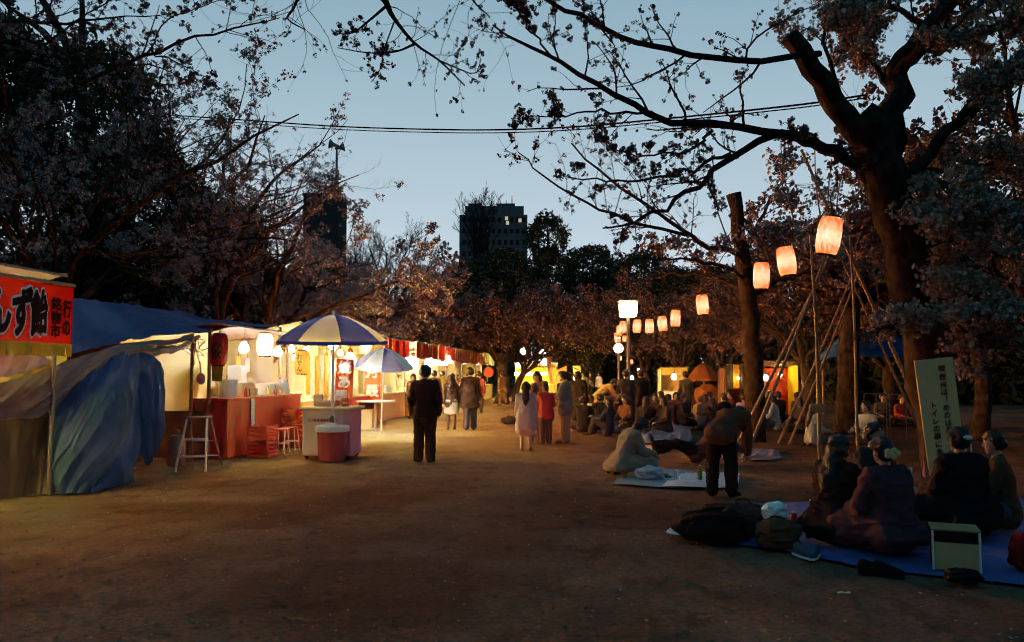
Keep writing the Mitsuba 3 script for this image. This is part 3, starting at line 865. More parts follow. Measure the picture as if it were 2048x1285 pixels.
cherry('cherry_tree', 'cherry tree standing right behind the large blue and cream parasol', (-7.4, 29.0), 6.3, 4.6, 44, 2.4, 'mid', 0.16, 3, (0.8, 0), mats=(0, 0, 1), keepz=2.9)
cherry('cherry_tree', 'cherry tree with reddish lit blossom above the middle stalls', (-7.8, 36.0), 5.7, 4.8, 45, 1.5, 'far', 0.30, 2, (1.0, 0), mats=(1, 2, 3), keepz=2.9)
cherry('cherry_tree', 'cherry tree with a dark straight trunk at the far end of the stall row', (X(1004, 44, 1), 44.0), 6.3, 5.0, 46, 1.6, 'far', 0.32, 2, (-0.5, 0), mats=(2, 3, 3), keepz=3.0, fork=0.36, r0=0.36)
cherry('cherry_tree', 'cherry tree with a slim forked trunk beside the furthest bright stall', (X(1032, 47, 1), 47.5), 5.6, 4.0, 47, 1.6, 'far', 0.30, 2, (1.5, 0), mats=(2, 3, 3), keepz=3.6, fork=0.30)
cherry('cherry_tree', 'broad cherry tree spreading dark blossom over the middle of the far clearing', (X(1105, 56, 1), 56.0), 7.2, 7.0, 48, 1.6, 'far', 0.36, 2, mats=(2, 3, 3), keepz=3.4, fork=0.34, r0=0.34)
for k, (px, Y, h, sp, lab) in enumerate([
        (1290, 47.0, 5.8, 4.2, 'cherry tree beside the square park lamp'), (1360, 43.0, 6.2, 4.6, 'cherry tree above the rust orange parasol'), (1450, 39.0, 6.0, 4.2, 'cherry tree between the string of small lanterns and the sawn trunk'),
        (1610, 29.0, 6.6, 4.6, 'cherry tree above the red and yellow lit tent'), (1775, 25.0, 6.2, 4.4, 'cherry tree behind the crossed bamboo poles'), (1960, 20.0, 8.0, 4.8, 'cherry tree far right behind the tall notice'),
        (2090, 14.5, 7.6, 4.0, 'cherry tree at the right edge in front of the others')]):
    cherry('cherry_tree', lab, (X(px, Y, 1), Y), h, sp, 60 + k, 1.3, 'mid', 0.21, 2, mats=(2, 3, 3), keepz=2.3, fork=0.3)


def left_boughs(t):
    r = np.random.default_rng(141)
    main = [([(120, 190, 14.6), (234, 134, 14.0), (293, 112, 13.7), (380, 80, 13.3), (488, 54, 13.0), (560, 36, 12.8)], 0.045, 0.007),
            ([(305, 108, 13.7), (350, 124, 13.5), (400, 148, 13.4), (440, 166, 13.3)], 0.014, 0.005),
            ([(-60, 70, 13.6), (40, 42, 13.2), (120, 48, 13.0), (215, 36, 12.8), (330, 30, 12.6)], 0.04, 0.006),
            ([(-50, 20, 13.0), (60, 90, 13.0), (110, 70, 12.8), (200, 10, 12.6), (260, -30, 12.4)], 0.03, 0.006),
            ([(290, 112, 13.7), (330, 50, 13.4), (400, 14, 13.2), (470, -10, 13.0)], 0.016, 0.005)]
    ps, rs = zip(*[px_limb(r, pix, a, b, 14, 0.02) for pix, a, b in main])
    for p, q in zip(ps, rs):
        part(t, 'branch', tubes(p, q, 7), M_BARK, True)
    b1, s1 = kids(r, np.vstack(ps), np.vstack(rs), 13, 0.26, 0.9, 0.1, 0.15, 0.1, 1, 0.5, 7, 0.005)
    b2, s2 = kids(r, b1, s1, 3, 0.5, 0.8, 0.05, 0.2, 0.2, 1, 0.6, 5, 0.004)
    part(t, 'twigs', cat([tubes(b1, s1, 4), tubes(b2, s2, 3)]), M_TWIG, False, stuff=True)
    pts = np.vstack([along(r, b2, 2, 0.3, 0.02), along(r, b1, 2, 0.3, 0.02)])
    part(t, 'buds', scatter(r, pts[::2], 0.075, 'rich'), M_BUD, False, stuff=True)
    part(t, 'blossom', scatter(r, pts[1::2], 0.085, 'rich'), M_BLOSSOM[2], False, stuff=True)


left_boughs(left_cherry)
# the clearing goes on round the camera: the same cherries and the same dark belt shade it
for k, (x, y, h, sp, lab) in enumerate(((9.5, 4.0, 7.5, 5.5, 'cherry tree beside the camera on the right'), (12.5, 9.5, 7.5, 5.0, 'cherry tree out on the right beyond the nearest picnic'), (6.0, -3.5, 8.0, 6.0, 'cherry tree behind the camera on the right'),
                                         (-6.5, -5.0, 8.0, 6.0, 'cherry tree behind the camera on the left'), (-12.5, 6.5, 8.0, 5.0, 'cherry tree behind the candy stall, out on the left'), (0.0, -10.0, 8.0, 6.5, 'cherry tree straight behind the camera'))):
    cherry('cherry_tree', lab, (x, y), h, sp, 160 + k, 1.3, 'far', 0.42, 1, mats=(1, 2, 3), fork=0.32)
for k in range(9):
    a = math.pi * (1.06 + 0.105 * k * 1.03)
    evergreen('evergreen_tree', 'dark evergreen in the belt of trees behind the camera', (24 * math.cos(a), 24 * math.sin(a) + 2), [(0, 0, 8.5, 4.2, 5.0), (1.5, 0, 4.5, 4.0, 3.6), (-1.2, 0.6, 12.0, 2.8, 3.0)], 180 + k, 1700, 0.95, 'dark evergreens behind the camera')

# the far belt of trees
bare('bare_tree', 'wide domed bare tree far off, left of the tower block', (X(775, 70, 1), 70.0), 14.6, 5.2, 51, 0.34, 0.35, (8, 7, 6), rmin=0.016, limbs=10, up=0.2)
bare('bare_tree', 'tall ragged bare tree rising in front of the tower block', (X(958, 74, 1), 74.0), 19.0, 3.6, 52, 0.45, 0.34, (8, 6, 5), rmin=0.018, limbs=7, up=0.6)
bare('bare_tree', 'small bare tree at the left side of the tower block', (X(902, 78, 1), 78.0), 14.5, 2.4, 53, 0.4, 0.25, (6, 6, 5), rmin=0.018, limbs=6, up=0.5)
bare('bare_tree', 'bare tree beside the dark square tower at the left', (X(720, 82, 1), 82.0), 15.0, 4.2, 54, 0.35, 0.3, (7, 6, 5), rmin=0.018, limbs=8, up=0.25)
far = [(1095, 66, [(0, 0, 12.6, 2.0, 2.3), (0.6, 0, 9.5, 2.6, 3.0), (-1.5, 0, 7.5, 2.6, 3)], 'round topped evergreen right of the tower block'),
       (1185, 70, [(0, 0, 10.4, 3.0, 2.6), (1.5, 0, 7.2, 3.6, 3.2)], 'lower evergreen right of the round topped one'),
       (1010, 62, [(0, 0, 9.2, 2.4, 2.2), (-2.5, 0, 8.2, 2.6, 2.2), (-1, 0, 5.5, 4, 3)], 'dark evergreen in front of the foot of the tower block'),
       (870, 60, [(0, 0, 6.6, 2.6, 2.6), (1.8, 0, 7.6, 1.7, 2.2), (-2.0, 0, 4.5, 2.4, 2.6)], 'dark bushy tree between the domed bare tree and the tower block'),
       (1290, 62, [(0, 0, 9.0, 3.0, 2.3), (2.2, 0, 7, 3, 3)], 'dark tree above the square park lamp'),
       (1420, 60, [(0, 0, 7.2, 3.4, 2.8), (-2.4, 0, 6.5, 2.6, 2.4)], 'dark tree far behind the small lanterns'),
       (1560, 55, [(0, 0, 7.5, 3.2, 3.4), (-2.2, 0, 6.3, 2.4, 2.4)], 'dark tree far behind the lit tent'),
       (1700, 50, [(0, 0, 7.5, 3.4, 3.4), (2.6, 0, 6.8, 2.8, 3.0)], 'dark tree far behind the crossed bamboo poles'),
       (1890, 40, [(0, 0, 6.5, 3.4, 3.8), (2.4, 0, 5.4, 2.8, 3.0)], 'dark tree far behind the large cherry trunk'),
       (1150, 58, [(0, 0, 3.6, 2.4, 3.2), (1.6, 0, 5, 2.0, 2.2)], 'dark shrubby tree behind the walking group'),
       (620, 58, [(0, 0, 6.5, 3.4, 3.4), (-2.6, 0, 6.2, 2.8, 3.0)], 'dark tree below the square tower'),
       (480, 46, [(0, 0, 6.0, 3.0, 3.0), (-3, 0, 6.4, 2.8, 3.4)], 'dark tree behind the blossom at the left')]
for k, (px, Y, lobes, lab) in enumerate(far):
    evergreen('evergreen_tree', lab, (X(px, Y, 1), Y), lobes, 70 + k, 3300, 0.50)
def hedge(px0, px1, Y, h, seed):
    r = np.random.default_rng(seed)
    n = 4200
    x = np.linspace(X(px0, Y, 1), X(px1, Y, 1), n)
    hh = h * (0.7 + 0.6 * meshkit.fbm(np.stack([x * 0.35, x * 0, x * 0 + seed], -1), 3, seed))
    pts = np.stack([x, Y + r.normal(size=n) * 1.2, hh * r.random(n) ** 0.7], 1)
    return scatter(r, pts, 1.0, 'leaf')


struct('undergrowth', cat([hedge(500, 1300, 88, 8.0, 3), hedge(1200, 1800, 64, 6.5, 4), hedge(1640, 2300, 44, 5.0, 5), hedge(-200, 560, 30, 4.2, 6)]), M_LEAF[0], False, 'dark shrubs massed along the far edge of the clearing', 'stuff')

# ------------------------------------------------------------------ lamps
scene['mat_lantern_paper'] = {'type': 'principledthin', 'base_color': {'type': 'rgb', 'value': [0.95, 0.20, 0.06]}, 'roughness': 0.8, 'diff_trans': 1.5, 'spec_trans': 0.0}
scene['mat_white_paper'] = {'type': 'principledthin', 'base_color': {'type': 'rgb', 'value': [0.95, 0.86, 0.70]}, 'roughness': 0.8, 'diff_trans': 1.4, 'spec_trans': 0.0}
scene['mat_canvas'] = {'type': 'principledthin', 'base_color': {'type': 'rgb', 'value': [0.62, 0.46, 0.20]}, 'roughness': 0.8, 'diff_trans': 0.6, 'spec_trans': 0.0}
scene['mat_thin_red'] = {'type': 'principledthin', 'base_color': {'type': 'rgb', 'value': [0.46, 0.006, 0.008]}, 'roughness': 0.9, 'diff_trans': 0.7, 'spec_trans': 0.0}
scene['mat_thin_orange'] = {'type': 'principledthin', 'base_color': {'type': 'rgb', 'value': [0.75, 0.24, 0.04]}, 'roughness': 0.9, 'diff_trans': 0.8, 'spec_trans': 0.0}
scene['mat_thin_yellow'] = {'type': 'principledthin', 'base_color': {'type': 'rgb', 'value': [0.80, 0.55, 0.08]}, 'roughness': 0.9, 'diff_trans': 0.8, 'spec_trans': 0.0}
M_PAPER, M_WPAPER, M_CANVAS, M_THINRED, M_THINORANGE, M_THINYELLOW = ('mat_lantern_paper', 'mat_white_paper', 'mat_canvas', 'mat_thin_red', 'mat_thin_orange', 'mat_thin_yellow')


LAMP = 82.0
M_TARPP = flat('tarp_purple', (0.13, 0.075, 0.15), 0.5)
for nm, c, d in (('thin_blue', (0.04, 0.06, 0.30), 0.6), ('thin_cream', (0.82, 0.58, 0.22), 1.6)):
    scene['mat_' + nm] = {'type': 'principledthin', 'base_color': {'type': 'rgb', 'value': list(c)}, 'roughness': 0.8, 'diff_trans': d, 'spec_trans': 0.0}
M_TUBLUE, M_TUCREAM = 'mat_thin_blue', 'mat_thin_cream'


def lantern_profile(r, h, ribs=9):
    z = np.linspace(-1, 1, ribs * 4 + 1)
    w = r * (1 - 0.22 * np.abs(z) ** 3.2) * (1 + 0.008 * np.cos(z * ribs * np.pi))
    w[0] = w[-1] = r * 0.70
    return np.stack([w, z * h / 2], 1)


def lantern(label, c, r, h, power=1.0, group='paper lanterns strung over the picnic side', tilt=0.0, paper=M_PAPER, rgb=(1.0, 0.20, 0.045), name='paper_lantern', lit=True, ptag=None):
    t = thing(name, label, 'lantern', group)
    f = lambda m: (rotx(roty(m, tilt), tilt * 0.6)[0] + np.asarray(c), m[1])
    em = {'emitter': lamp(rgb, 0.5 * power)} if lit else {}
    part(t, 'paper_shade', f(lathe(lantern_profile(r, h), 24)), paper, True, **em)
    part(t, 'cap', f(lathe([(0.001, h / 2 + 0.022), (r * 0.62, h / 2 + 0.022), (r * 0.72, h / 2 + 0.01), (r * 0.72, h / 2 - 0.012)], 20)), M_BLACK, 40)
    part(t, 'cap', f(lathe([(r * 0.45, -h / 2 - 0.02), (r * 0.72, -h / 2 - 0.018), (r * 0.72, -h / 2 + 0.012)], 20)), M_BLACK, 40)
    part(t, 'hook', f(tube([(0, 0, h / 2 + 0.02), (0, 0.01, h / 2 + 0.09), (0.012, 0, h / 2 + 0.15)], 0.006, 5)), M_BLACK)
    if lit:
        part(t, 'bulb', f(ball((0, 0, -0.03 * h), r * 0.2, 1)), M_WHITE, True, emitter=lamp((1.0, 0.58, 0.24), 1500 * power))
    return t


def bulb(label, c, r, power, rgb=WARM, group='bare bulbs hanging in the stalls', cord=0.35):
    c = np.asarray(c)
    t = thing('light_bulb', label, 'light bulb', group)
    part(t, 'glass', (lathe([(0.001, -r), (r * 0.55, -r * 0.85), (r * 0.95, -r * 0.35), (r, 0.05 * r), (r * 0.8, r * 0.6), (r * 0.42, r * 1.1), (r * 0.34, r * 1.3)], 14)[0] + c, lathe([(0, 0)] * 7, 14)[1]), M_WHITE, True, emitter=lamp(rgb, LAMP * power))
    part(t, 'socket', (lathe([(r * 0.36, r * 1.28), (r * 0.40, r * 1.32), (r * 0.38, r * 1.95), (0.004, r * 2.05)], 10)[0] + c, lathe([(0, 0)] * 4, 10)[1]), M_BLACK, 40)
    part(t, 'cord', tube([c + [0, 0, r * 2], c + [0.01, 0.01, r * 2 + cord * 0.5], c + [0, 0, r * 2 + cord]], 0.005, 5), M_BLACK)
    return t


# ------------------------------------------------------------------ the stalls
def frame(origin, ang):
    """a stall's own frame: s to the right along its front, o inwards, turned by ang from the row's direction"""
    c, k = math.cos(ang), math.sin(ang)
    u, w = np.array([c * U2[0] - k * U2[1], k * U2[0] + c * U2[1], 0]), np.array([c * W2[0] - k * W2[1], k * W2[0] + c * W2[1], 0])
    o = np.asarray(origin, float)
    return lambda m: (o + np.asarray(m[0])[:, :1] * u + np.asarray(m[0])[:, 1:2] * w + np.asarray(m[0])[:, 2:] * np.array([0, 0, 1.0]), np.asarray(m[1])[:, ::-1])


ROW = frame(BASE, 0.0)


def fpt(fr, p):
    return fr((np.array([p], float), np.zeros((1, 3), int)))[0][0]


def stall(label, fr, L, depth, zf, zb, roof=M_CANVAS, back=M_CREAM, side=M_CREAM, counter=M_RED, curtain=(M_DARKRED,), cz=2.15, pan=0.45, seed=0, counter_h=0.85, gap=0.03, group='market stalls with lit awnings', over=0.55, sides=(True, True), cdepth=0.7, ctop=M_CREAM, clift=0.0, strips=False):
    r = np.random.default_rng(seed)
    t = thing('market_stall', label, 'market stall', group)
    for s in (gap, L - gap):
        for o, z in ((0.02, zf), (depth, zb)):
            part(t, 'post', fr(box(s - 0.025, s + 0.025, o - 0.025, o + 0.025, -0.03, z - 0.02)), M_STEEL)
    n, m = 20, 10
    a = np.zeros((n, m, 3))
    a[..., 0] = np.linspace(-0.05, L + 0.02, n)[:, None]
    v = np.linspace(0, 1, m)[None]
    a[..., 1] = -over + (depth + over + 0.1) * v
    a[..., 2] = zf + 0.10 + (zb - zf - 0.05) * v - 0.05 * np.sin(np.pi * v) + 0.05 * (meshkit.fbm(np.stack([a[..., 0] * 1.7, a[..., 1] * 1.7, a[..., 1] * 0 + seed], -1), 3, seed) - 0.5)
    a[..., 2] -= 0.05 * np.abs(np.sin(np.linspace(0, 3 * np.pi, n)))[:, None] * (v < 0.02)
    part(t, 'roof', fr(grid(a)), roof, True)
    part(t, 'eave_rail', fr(tube([(0, -over + 0.02, zf + 0.06), (L, -over + 0.02, zf + 0.06)], 0.018, 6)), M_STEEL)

    def sheet(p0, p1, z0, z1, amp, folds):
        k = 40
        w = np.linspace(0, 1, k)[:, None]
        base = np.asarray(p0) * (1 - w) + np.asarray(p1) * w
        d = np.asarray(p1, float) - p0
        nn = np.array([-d[1], d[0]]) / (np.linalg.norm(d) + 1e-9)
        off = amp * (np.sin(w * folds * 6.28 + r.random() * 6) + 0.5 * np.sin(w * folds * 13.1 + r.random() * 6))
        cols = [np.hstack([base + nn * off * (0.3 + 0.7 * q), np.full((k, 1), z1 * (1 - q) + z0 * q)]) for q in np.linspace(0, 1, 6)]
        return fr(grid(np.stack(cols, 1)))
    part(t, 'back_cloth', sheet((0.05, depth), (L - 0.05, depth), 0.02, zb, 0.03, 5), back, True)
    for on, s in zip(sides, (gap + 0.03, L - gap - 0.03)):
        if on:
            part(t, 'side_cloth', sheet((s, 0.35), (s, depth - 0.04), 0.02, (zf + zb) / 2, 0.02, 3), side, True)
    if counter is not None:
        part(t, 'counter_front', sheet((0.06, -0.33), (L - 0.08, -0.33), 0.03, counter_h, 0.012, 6), counter, True)
        part(t, 'counter_side', sheet((0.06, -0.33 + cdepth), (0.06, -0.33), 0.03, counter_h, 0.010, 2), counter, True)
        part(t, 'counter_top', fr(box(0.03, L - 0.05, -0.36, -0.33 + cdepth, counter_h + 0.003, counter_h + 0.035)), ctop)
    if strips:
        for q in range(int(L / 0.34)):
            s = 0.2 + q * 0.34 + 0.05 * r.random()
            h = 0.34 + 0.2 * r.random()
            part(t, 'paper_strip', sheet((s, depth - 0.07), (s + 0.13, depth - 0.07), zb - 0.12 - h, zb - 0.12, 0.006, 1), (M_RED, M_WHITE, M_YELLOW, M_RED, M_PEACH)[(q + seed) % 5], True)
        part(t, 'shelf', fr(box(0.2, L - 0.2, depth - 0.5, depth - 0.12, 1.26, 1.29)), M_WOOD)
    if curtain:
        k = max(2, int(L / pan))
        w = L / k
        for i in range(k):
            dz = 0.03 * r.normal()
            part(t, 'curtain_panel', sheet((i * w + 0.012, -over + 0.06), ((i + 1) * w - 0.012, -over + 0.06), cz + dz, zf + 0.05 + clift, 0.018, 1.4), curtain[i % len(curtain)], True)
    return t


GOODS_R = np.random.default_rng(77)


def crate(label, fr, s, o, z, w=0.42, d=0.32, h=0.28, mat=M_RED, group=None):
    """a plastic crate: open top, slatted sides"""
    t = thing('crate', label, 'crate', group)
    ms = [box(s, s + w, o, o + d, z, z + 0.02)]
    for q in range(4):
        z0 = z + 0.03 + q * (h - 0.03) / 4
        z1 = z0 + (h - 0.03) / 4 * 0.62
        ms += [box(s, s + w, o, o + 0.015, z0, z1, 0.003), box(s, s + w, o + d - 0.015, o + d, z0, z1, 0.003), box(s, s + 0.015, o + 0.016, o + d - 0.016, z0, z1, 0.003), box(s + w - 0.015, s + w, o + 0.016, o + d - 0.016, z0, z1, 0.003)]
    for a in (s, s + w - 0.03):
        for b in (o, o + d - 0.03):
            ms.append(box(a - 0.004, a + 0.034, b - 0.004, b + 0.034, z + 0.004, z + h, 0.004))
    part(t, 'basket', fr(cat(ms)), mat)
    return t


def jar(fr, s, o, z, r, h, mat, label, group='jars and pots on the stall counters', lid=M_WHITEP):
    t = thing('jar', label, 'jar', group)
    c = np.array([s, o, z])
    part(t, 'body', fr((lathe([(0.001, 0), (r * 0.9, 0), (r, 0.02), (r, h * 0.75), (r * 0.7, h * 0.88)], 14)[0] + c, lathe([(0, 0)] * 5, 14)[1])), mat, 40)
    part(t, 'lid', fr((lathe([(r * 0.74, h * 0.87), (r * 0.76, h), (0.001, h)], 14)[0] + c, lathe([(0, 0)] * 3, 14)[1])), lid, 40)
    return t


def carton(fr, s, o, z, w, d, h, mat, label, group='boxes on the stall counters'):
    t = thing('box', label, 'box', group)
    part(t, 'carton', fr(box(s, s + w, o, o + d, z, z + h, 0.006)), mat)
    part(t, 'flap', fr(box(s + 0.008, s + w - 0.008, o + 0.008, o + d * 0.48, z + h + 0.002, z + h + 0.012, 0.002)), mat)
    part(t, 'flap', fr(box(s + 0.008, s + w - 0.008, o + d * 0.52, o + d - 0.008, z + h + 0.002, z + h + 0.012, 0.002)), mat)
    return t


WHICH = dict(zip(range(30, 38), ('second', 'third', 'fourth', 'fifth', 'sixth', 'seventh', 'eighth', 'last')))


NTH = ('first', 'second', 'third', 'fourth', 'fifth', 'sixth', 'seventh', 'eighth', 'ninth', 'tenth', 'eleventh', 'twelfth', 'thirteenth', 'fourteenth', 'fifteenth', 'sixteenth')


def stock(fr, L, z, n, seed, o0=-0.25, o1=0.2, s0=0.15, where='counter'):
    """small goods along a counter"""
    r = np.random.default_rng(seed + len(where))
    s = s0
    for k in range(n):
        if s > L - 0.35:
            break
        o = o0 + (o1 - o0) * r.random()
        if r.random() < 0.5:
            h = 0.14 + 0.16 * r.random()
            jar(fr, s + 0.09, o, z, 0.06 + 0.03 * r.random(), h, [M_GLASSJAR, M_CREAM, M_PEACH, M_WHITEP][r.integers(4)], f'small jar or pot, {NTH[k]} piece from the near end of the {WHICH[seed]} stall {where}', f'jars on the {where} of the {WHICH[seed]} stall')
            s += 0.2 + 0.1 * r.random()
        else:
            w, h = 0.18 + 0.16 * r.random(), 0.10 + 0.18 * r.random()
            carton(fr, s, o, z, w, 0.2, h, [M_WHITE, M_CREAM, M_CARD, M_PEACH][r.integers(4)], f'small box, {NTH[k]} piece from the near end of the {WHICH[seed]} stall {where}', f'boxes on the {where} of the {WHICH[seed]} stall')
            s += w + 0.04 + 0.1 * r.random()


def wave_text(polys, depth, fn, fatten=0.0):
    """lettering laid on a waving cloth: fn(x, y) -> points, with lift along +z of the outline"""
    v, f = extrude(polys, depth, fatten)
    m = trimesh.Trimesh(v, f, process=False)
    vv, ff = trimesh.remesh.subdivide_to_size(m.vertices, m.faces, 0.25)
    return fn(vv), ff


# ---- the candy stall whose red banner enters at the left edge
def candy_stall():
    t = stall('candy stall at the left edge with a red banner and yellow fringe', frame(S(-5.0, 0, 0), 0), 5.0, 1.9, 2.85, 2.4, M_CANVAS, M_WHITE, M_WHITE, None, (), seed=3, group=None, over=0.12, sides=(True, False))
    s0, s1, z0, z1 = -3.6, 0.05, 1.98, 2.75

    def wav(s, z):
        return -0.17 + 0.014 * np.sin(s * 5.1 + z * 1.3) + 0.010 * np.sin(s * 11.7)

    n, m = 70, 14
    a = np.zeros((n, m, 3))
    a[..., 0] = np.linspace(s0, s1, n)[:, None]
    a[..., 2] = np.linspace(z0, z1, m)[None]
    a[..., 1] = wav(a[..., 0], a[..., 2])
    b = part(t, 'banner', ROW(grid(a)), M_THINRED, True, 'red banner with large black brush lettering outlined in white')
    part(t, 'banner_pole', ROW(tube([(s0 - 0.1, -0.16, z1 + 0.035), (-1.5, -0.16, z1 + 0.02), (s1 + 0.03, -0.16, z1 + 0.035)], 0.024, 8)), M_BAMBOO)

    def put(sx, zc, w, h, lift):
        def fn(v):
            s = sx + v[:, 0] * w
            z = zc + v[:, 1] * h
            return ROW((np.stack([s, wav(s, z) - lift - v[:, 2], z], 1), np.zeros((1, 3), int)))[0]
        return fn

    # the three visible characters of the name, slanted a little like brush writing
    def slant(polys, dx, k=0.12, grow=1.0):
        from shapely import affinity
        return [affinity.affine_transform(p, [1, 0.0, k, grow, dx, 0]) for p in polys]
    for ch, sx, w, h, zc in (('ん', -1.55, 0.42, 0.60, 2.09), ('ず', -1.135, 0.38, 0.60, 2.10), ('飴', -0.80, 0.36, 0.58, 2.12), ('あ', -2.0, 0.42, 0.60, 2.10)):
        g = slant(glyph_polys(ch), 0)
        part(b, 'lettering_edge', wave_text(g, 0.003, put(sx, zc, w, h, 0.004), 0.085), M_WHITE)
        part(b, 'lettering', wave_text(g, 0.003, put(sx, zc, w, h, 0.009), 0.034), M_INK)
    for txt, sx, zt in (('行の', -0.165, 2.58), ('銘物市', -0.365, 2.60)):
        g = glyph_polys(txt, True, 1.05)
        part(b, 'small_lettering', wave_text(g, 0.003, put(sx, zt, 0.18, 0.17 if len(txt) == 3 else 0.235, 0.004), 0.03), M_INK)
    # fringe: hanging yellow threads bundled in tufts
    r = np.random.default_rng(8)
    k = int((s1 - s0) / 0.02)
    ss = np.linspace(s0, s1, k)
    top = np.stack([ss, wav(ss, z0) - 0.004, np.full(k, z0 + 0.015)], 1)
    bot = top + np.stack([0.006 * r.normal(size=k), 0.012 * r.normal(size=k), -0.16 - 0.02 * r.random(k)], 1)
    part(t, 'fringe', ROW(tubes(np.stack([top, top * 0.5 + bot * 0.5 + 0.003 * r.normal(size=top.shape), bot], 1), np.repeat([[0.010, 0.0115, 0.010]], k, 0), 5)), M_THINYELLOW, True, 'yellow fringe under the red banner')
    # the drooping side valance with its yellow border
    A = [S(0.08, -0.1, 1.84), S(0.12, 0.4, 1.78), S(0.09, 1.0, 1.70), S(0.10, 1.9, 1.66)]
    B = [S(0.08, -0.1, 1.78), S(0.12, 0.4, 1.56), S(0.09, 1.0, 1.42), S(0.10, 1.9, 1.38)]
    part(t, 'side_fringe', cloth(A, B, 40, 6, 0.02, 4, 0, 5), M_THINYELLOW, True)
    C = [S(0.09, 0.0, 2.7), S(0.11, 0.6, 2.6), S(0.11, 1.2, 2.5), S(0.11, 1.9, 2.4)]
    part(t, 'side_cloth', cloth(C, A, 30, 8, 0.01, 3, 0, 6), M_WHITE, True)
    for q, s in enumerate((-3.4, -1.9)):
        bulb(f'{("outer", "inner")[q]} front bulb in the candy stall at the left edge', S(s, 0.30, 2.02), 0.075, 58, GOLD)
    bulb('rear bulb in the candy stall at the left edge', S(-0.75, 1.0, 2.12), 0.06, 30, GOLD)
    part(t, 'counter', sbox(-5.0, -2.1, -0.3, 0.4, 0.0, 0.85), M_RED)


candy_stall()


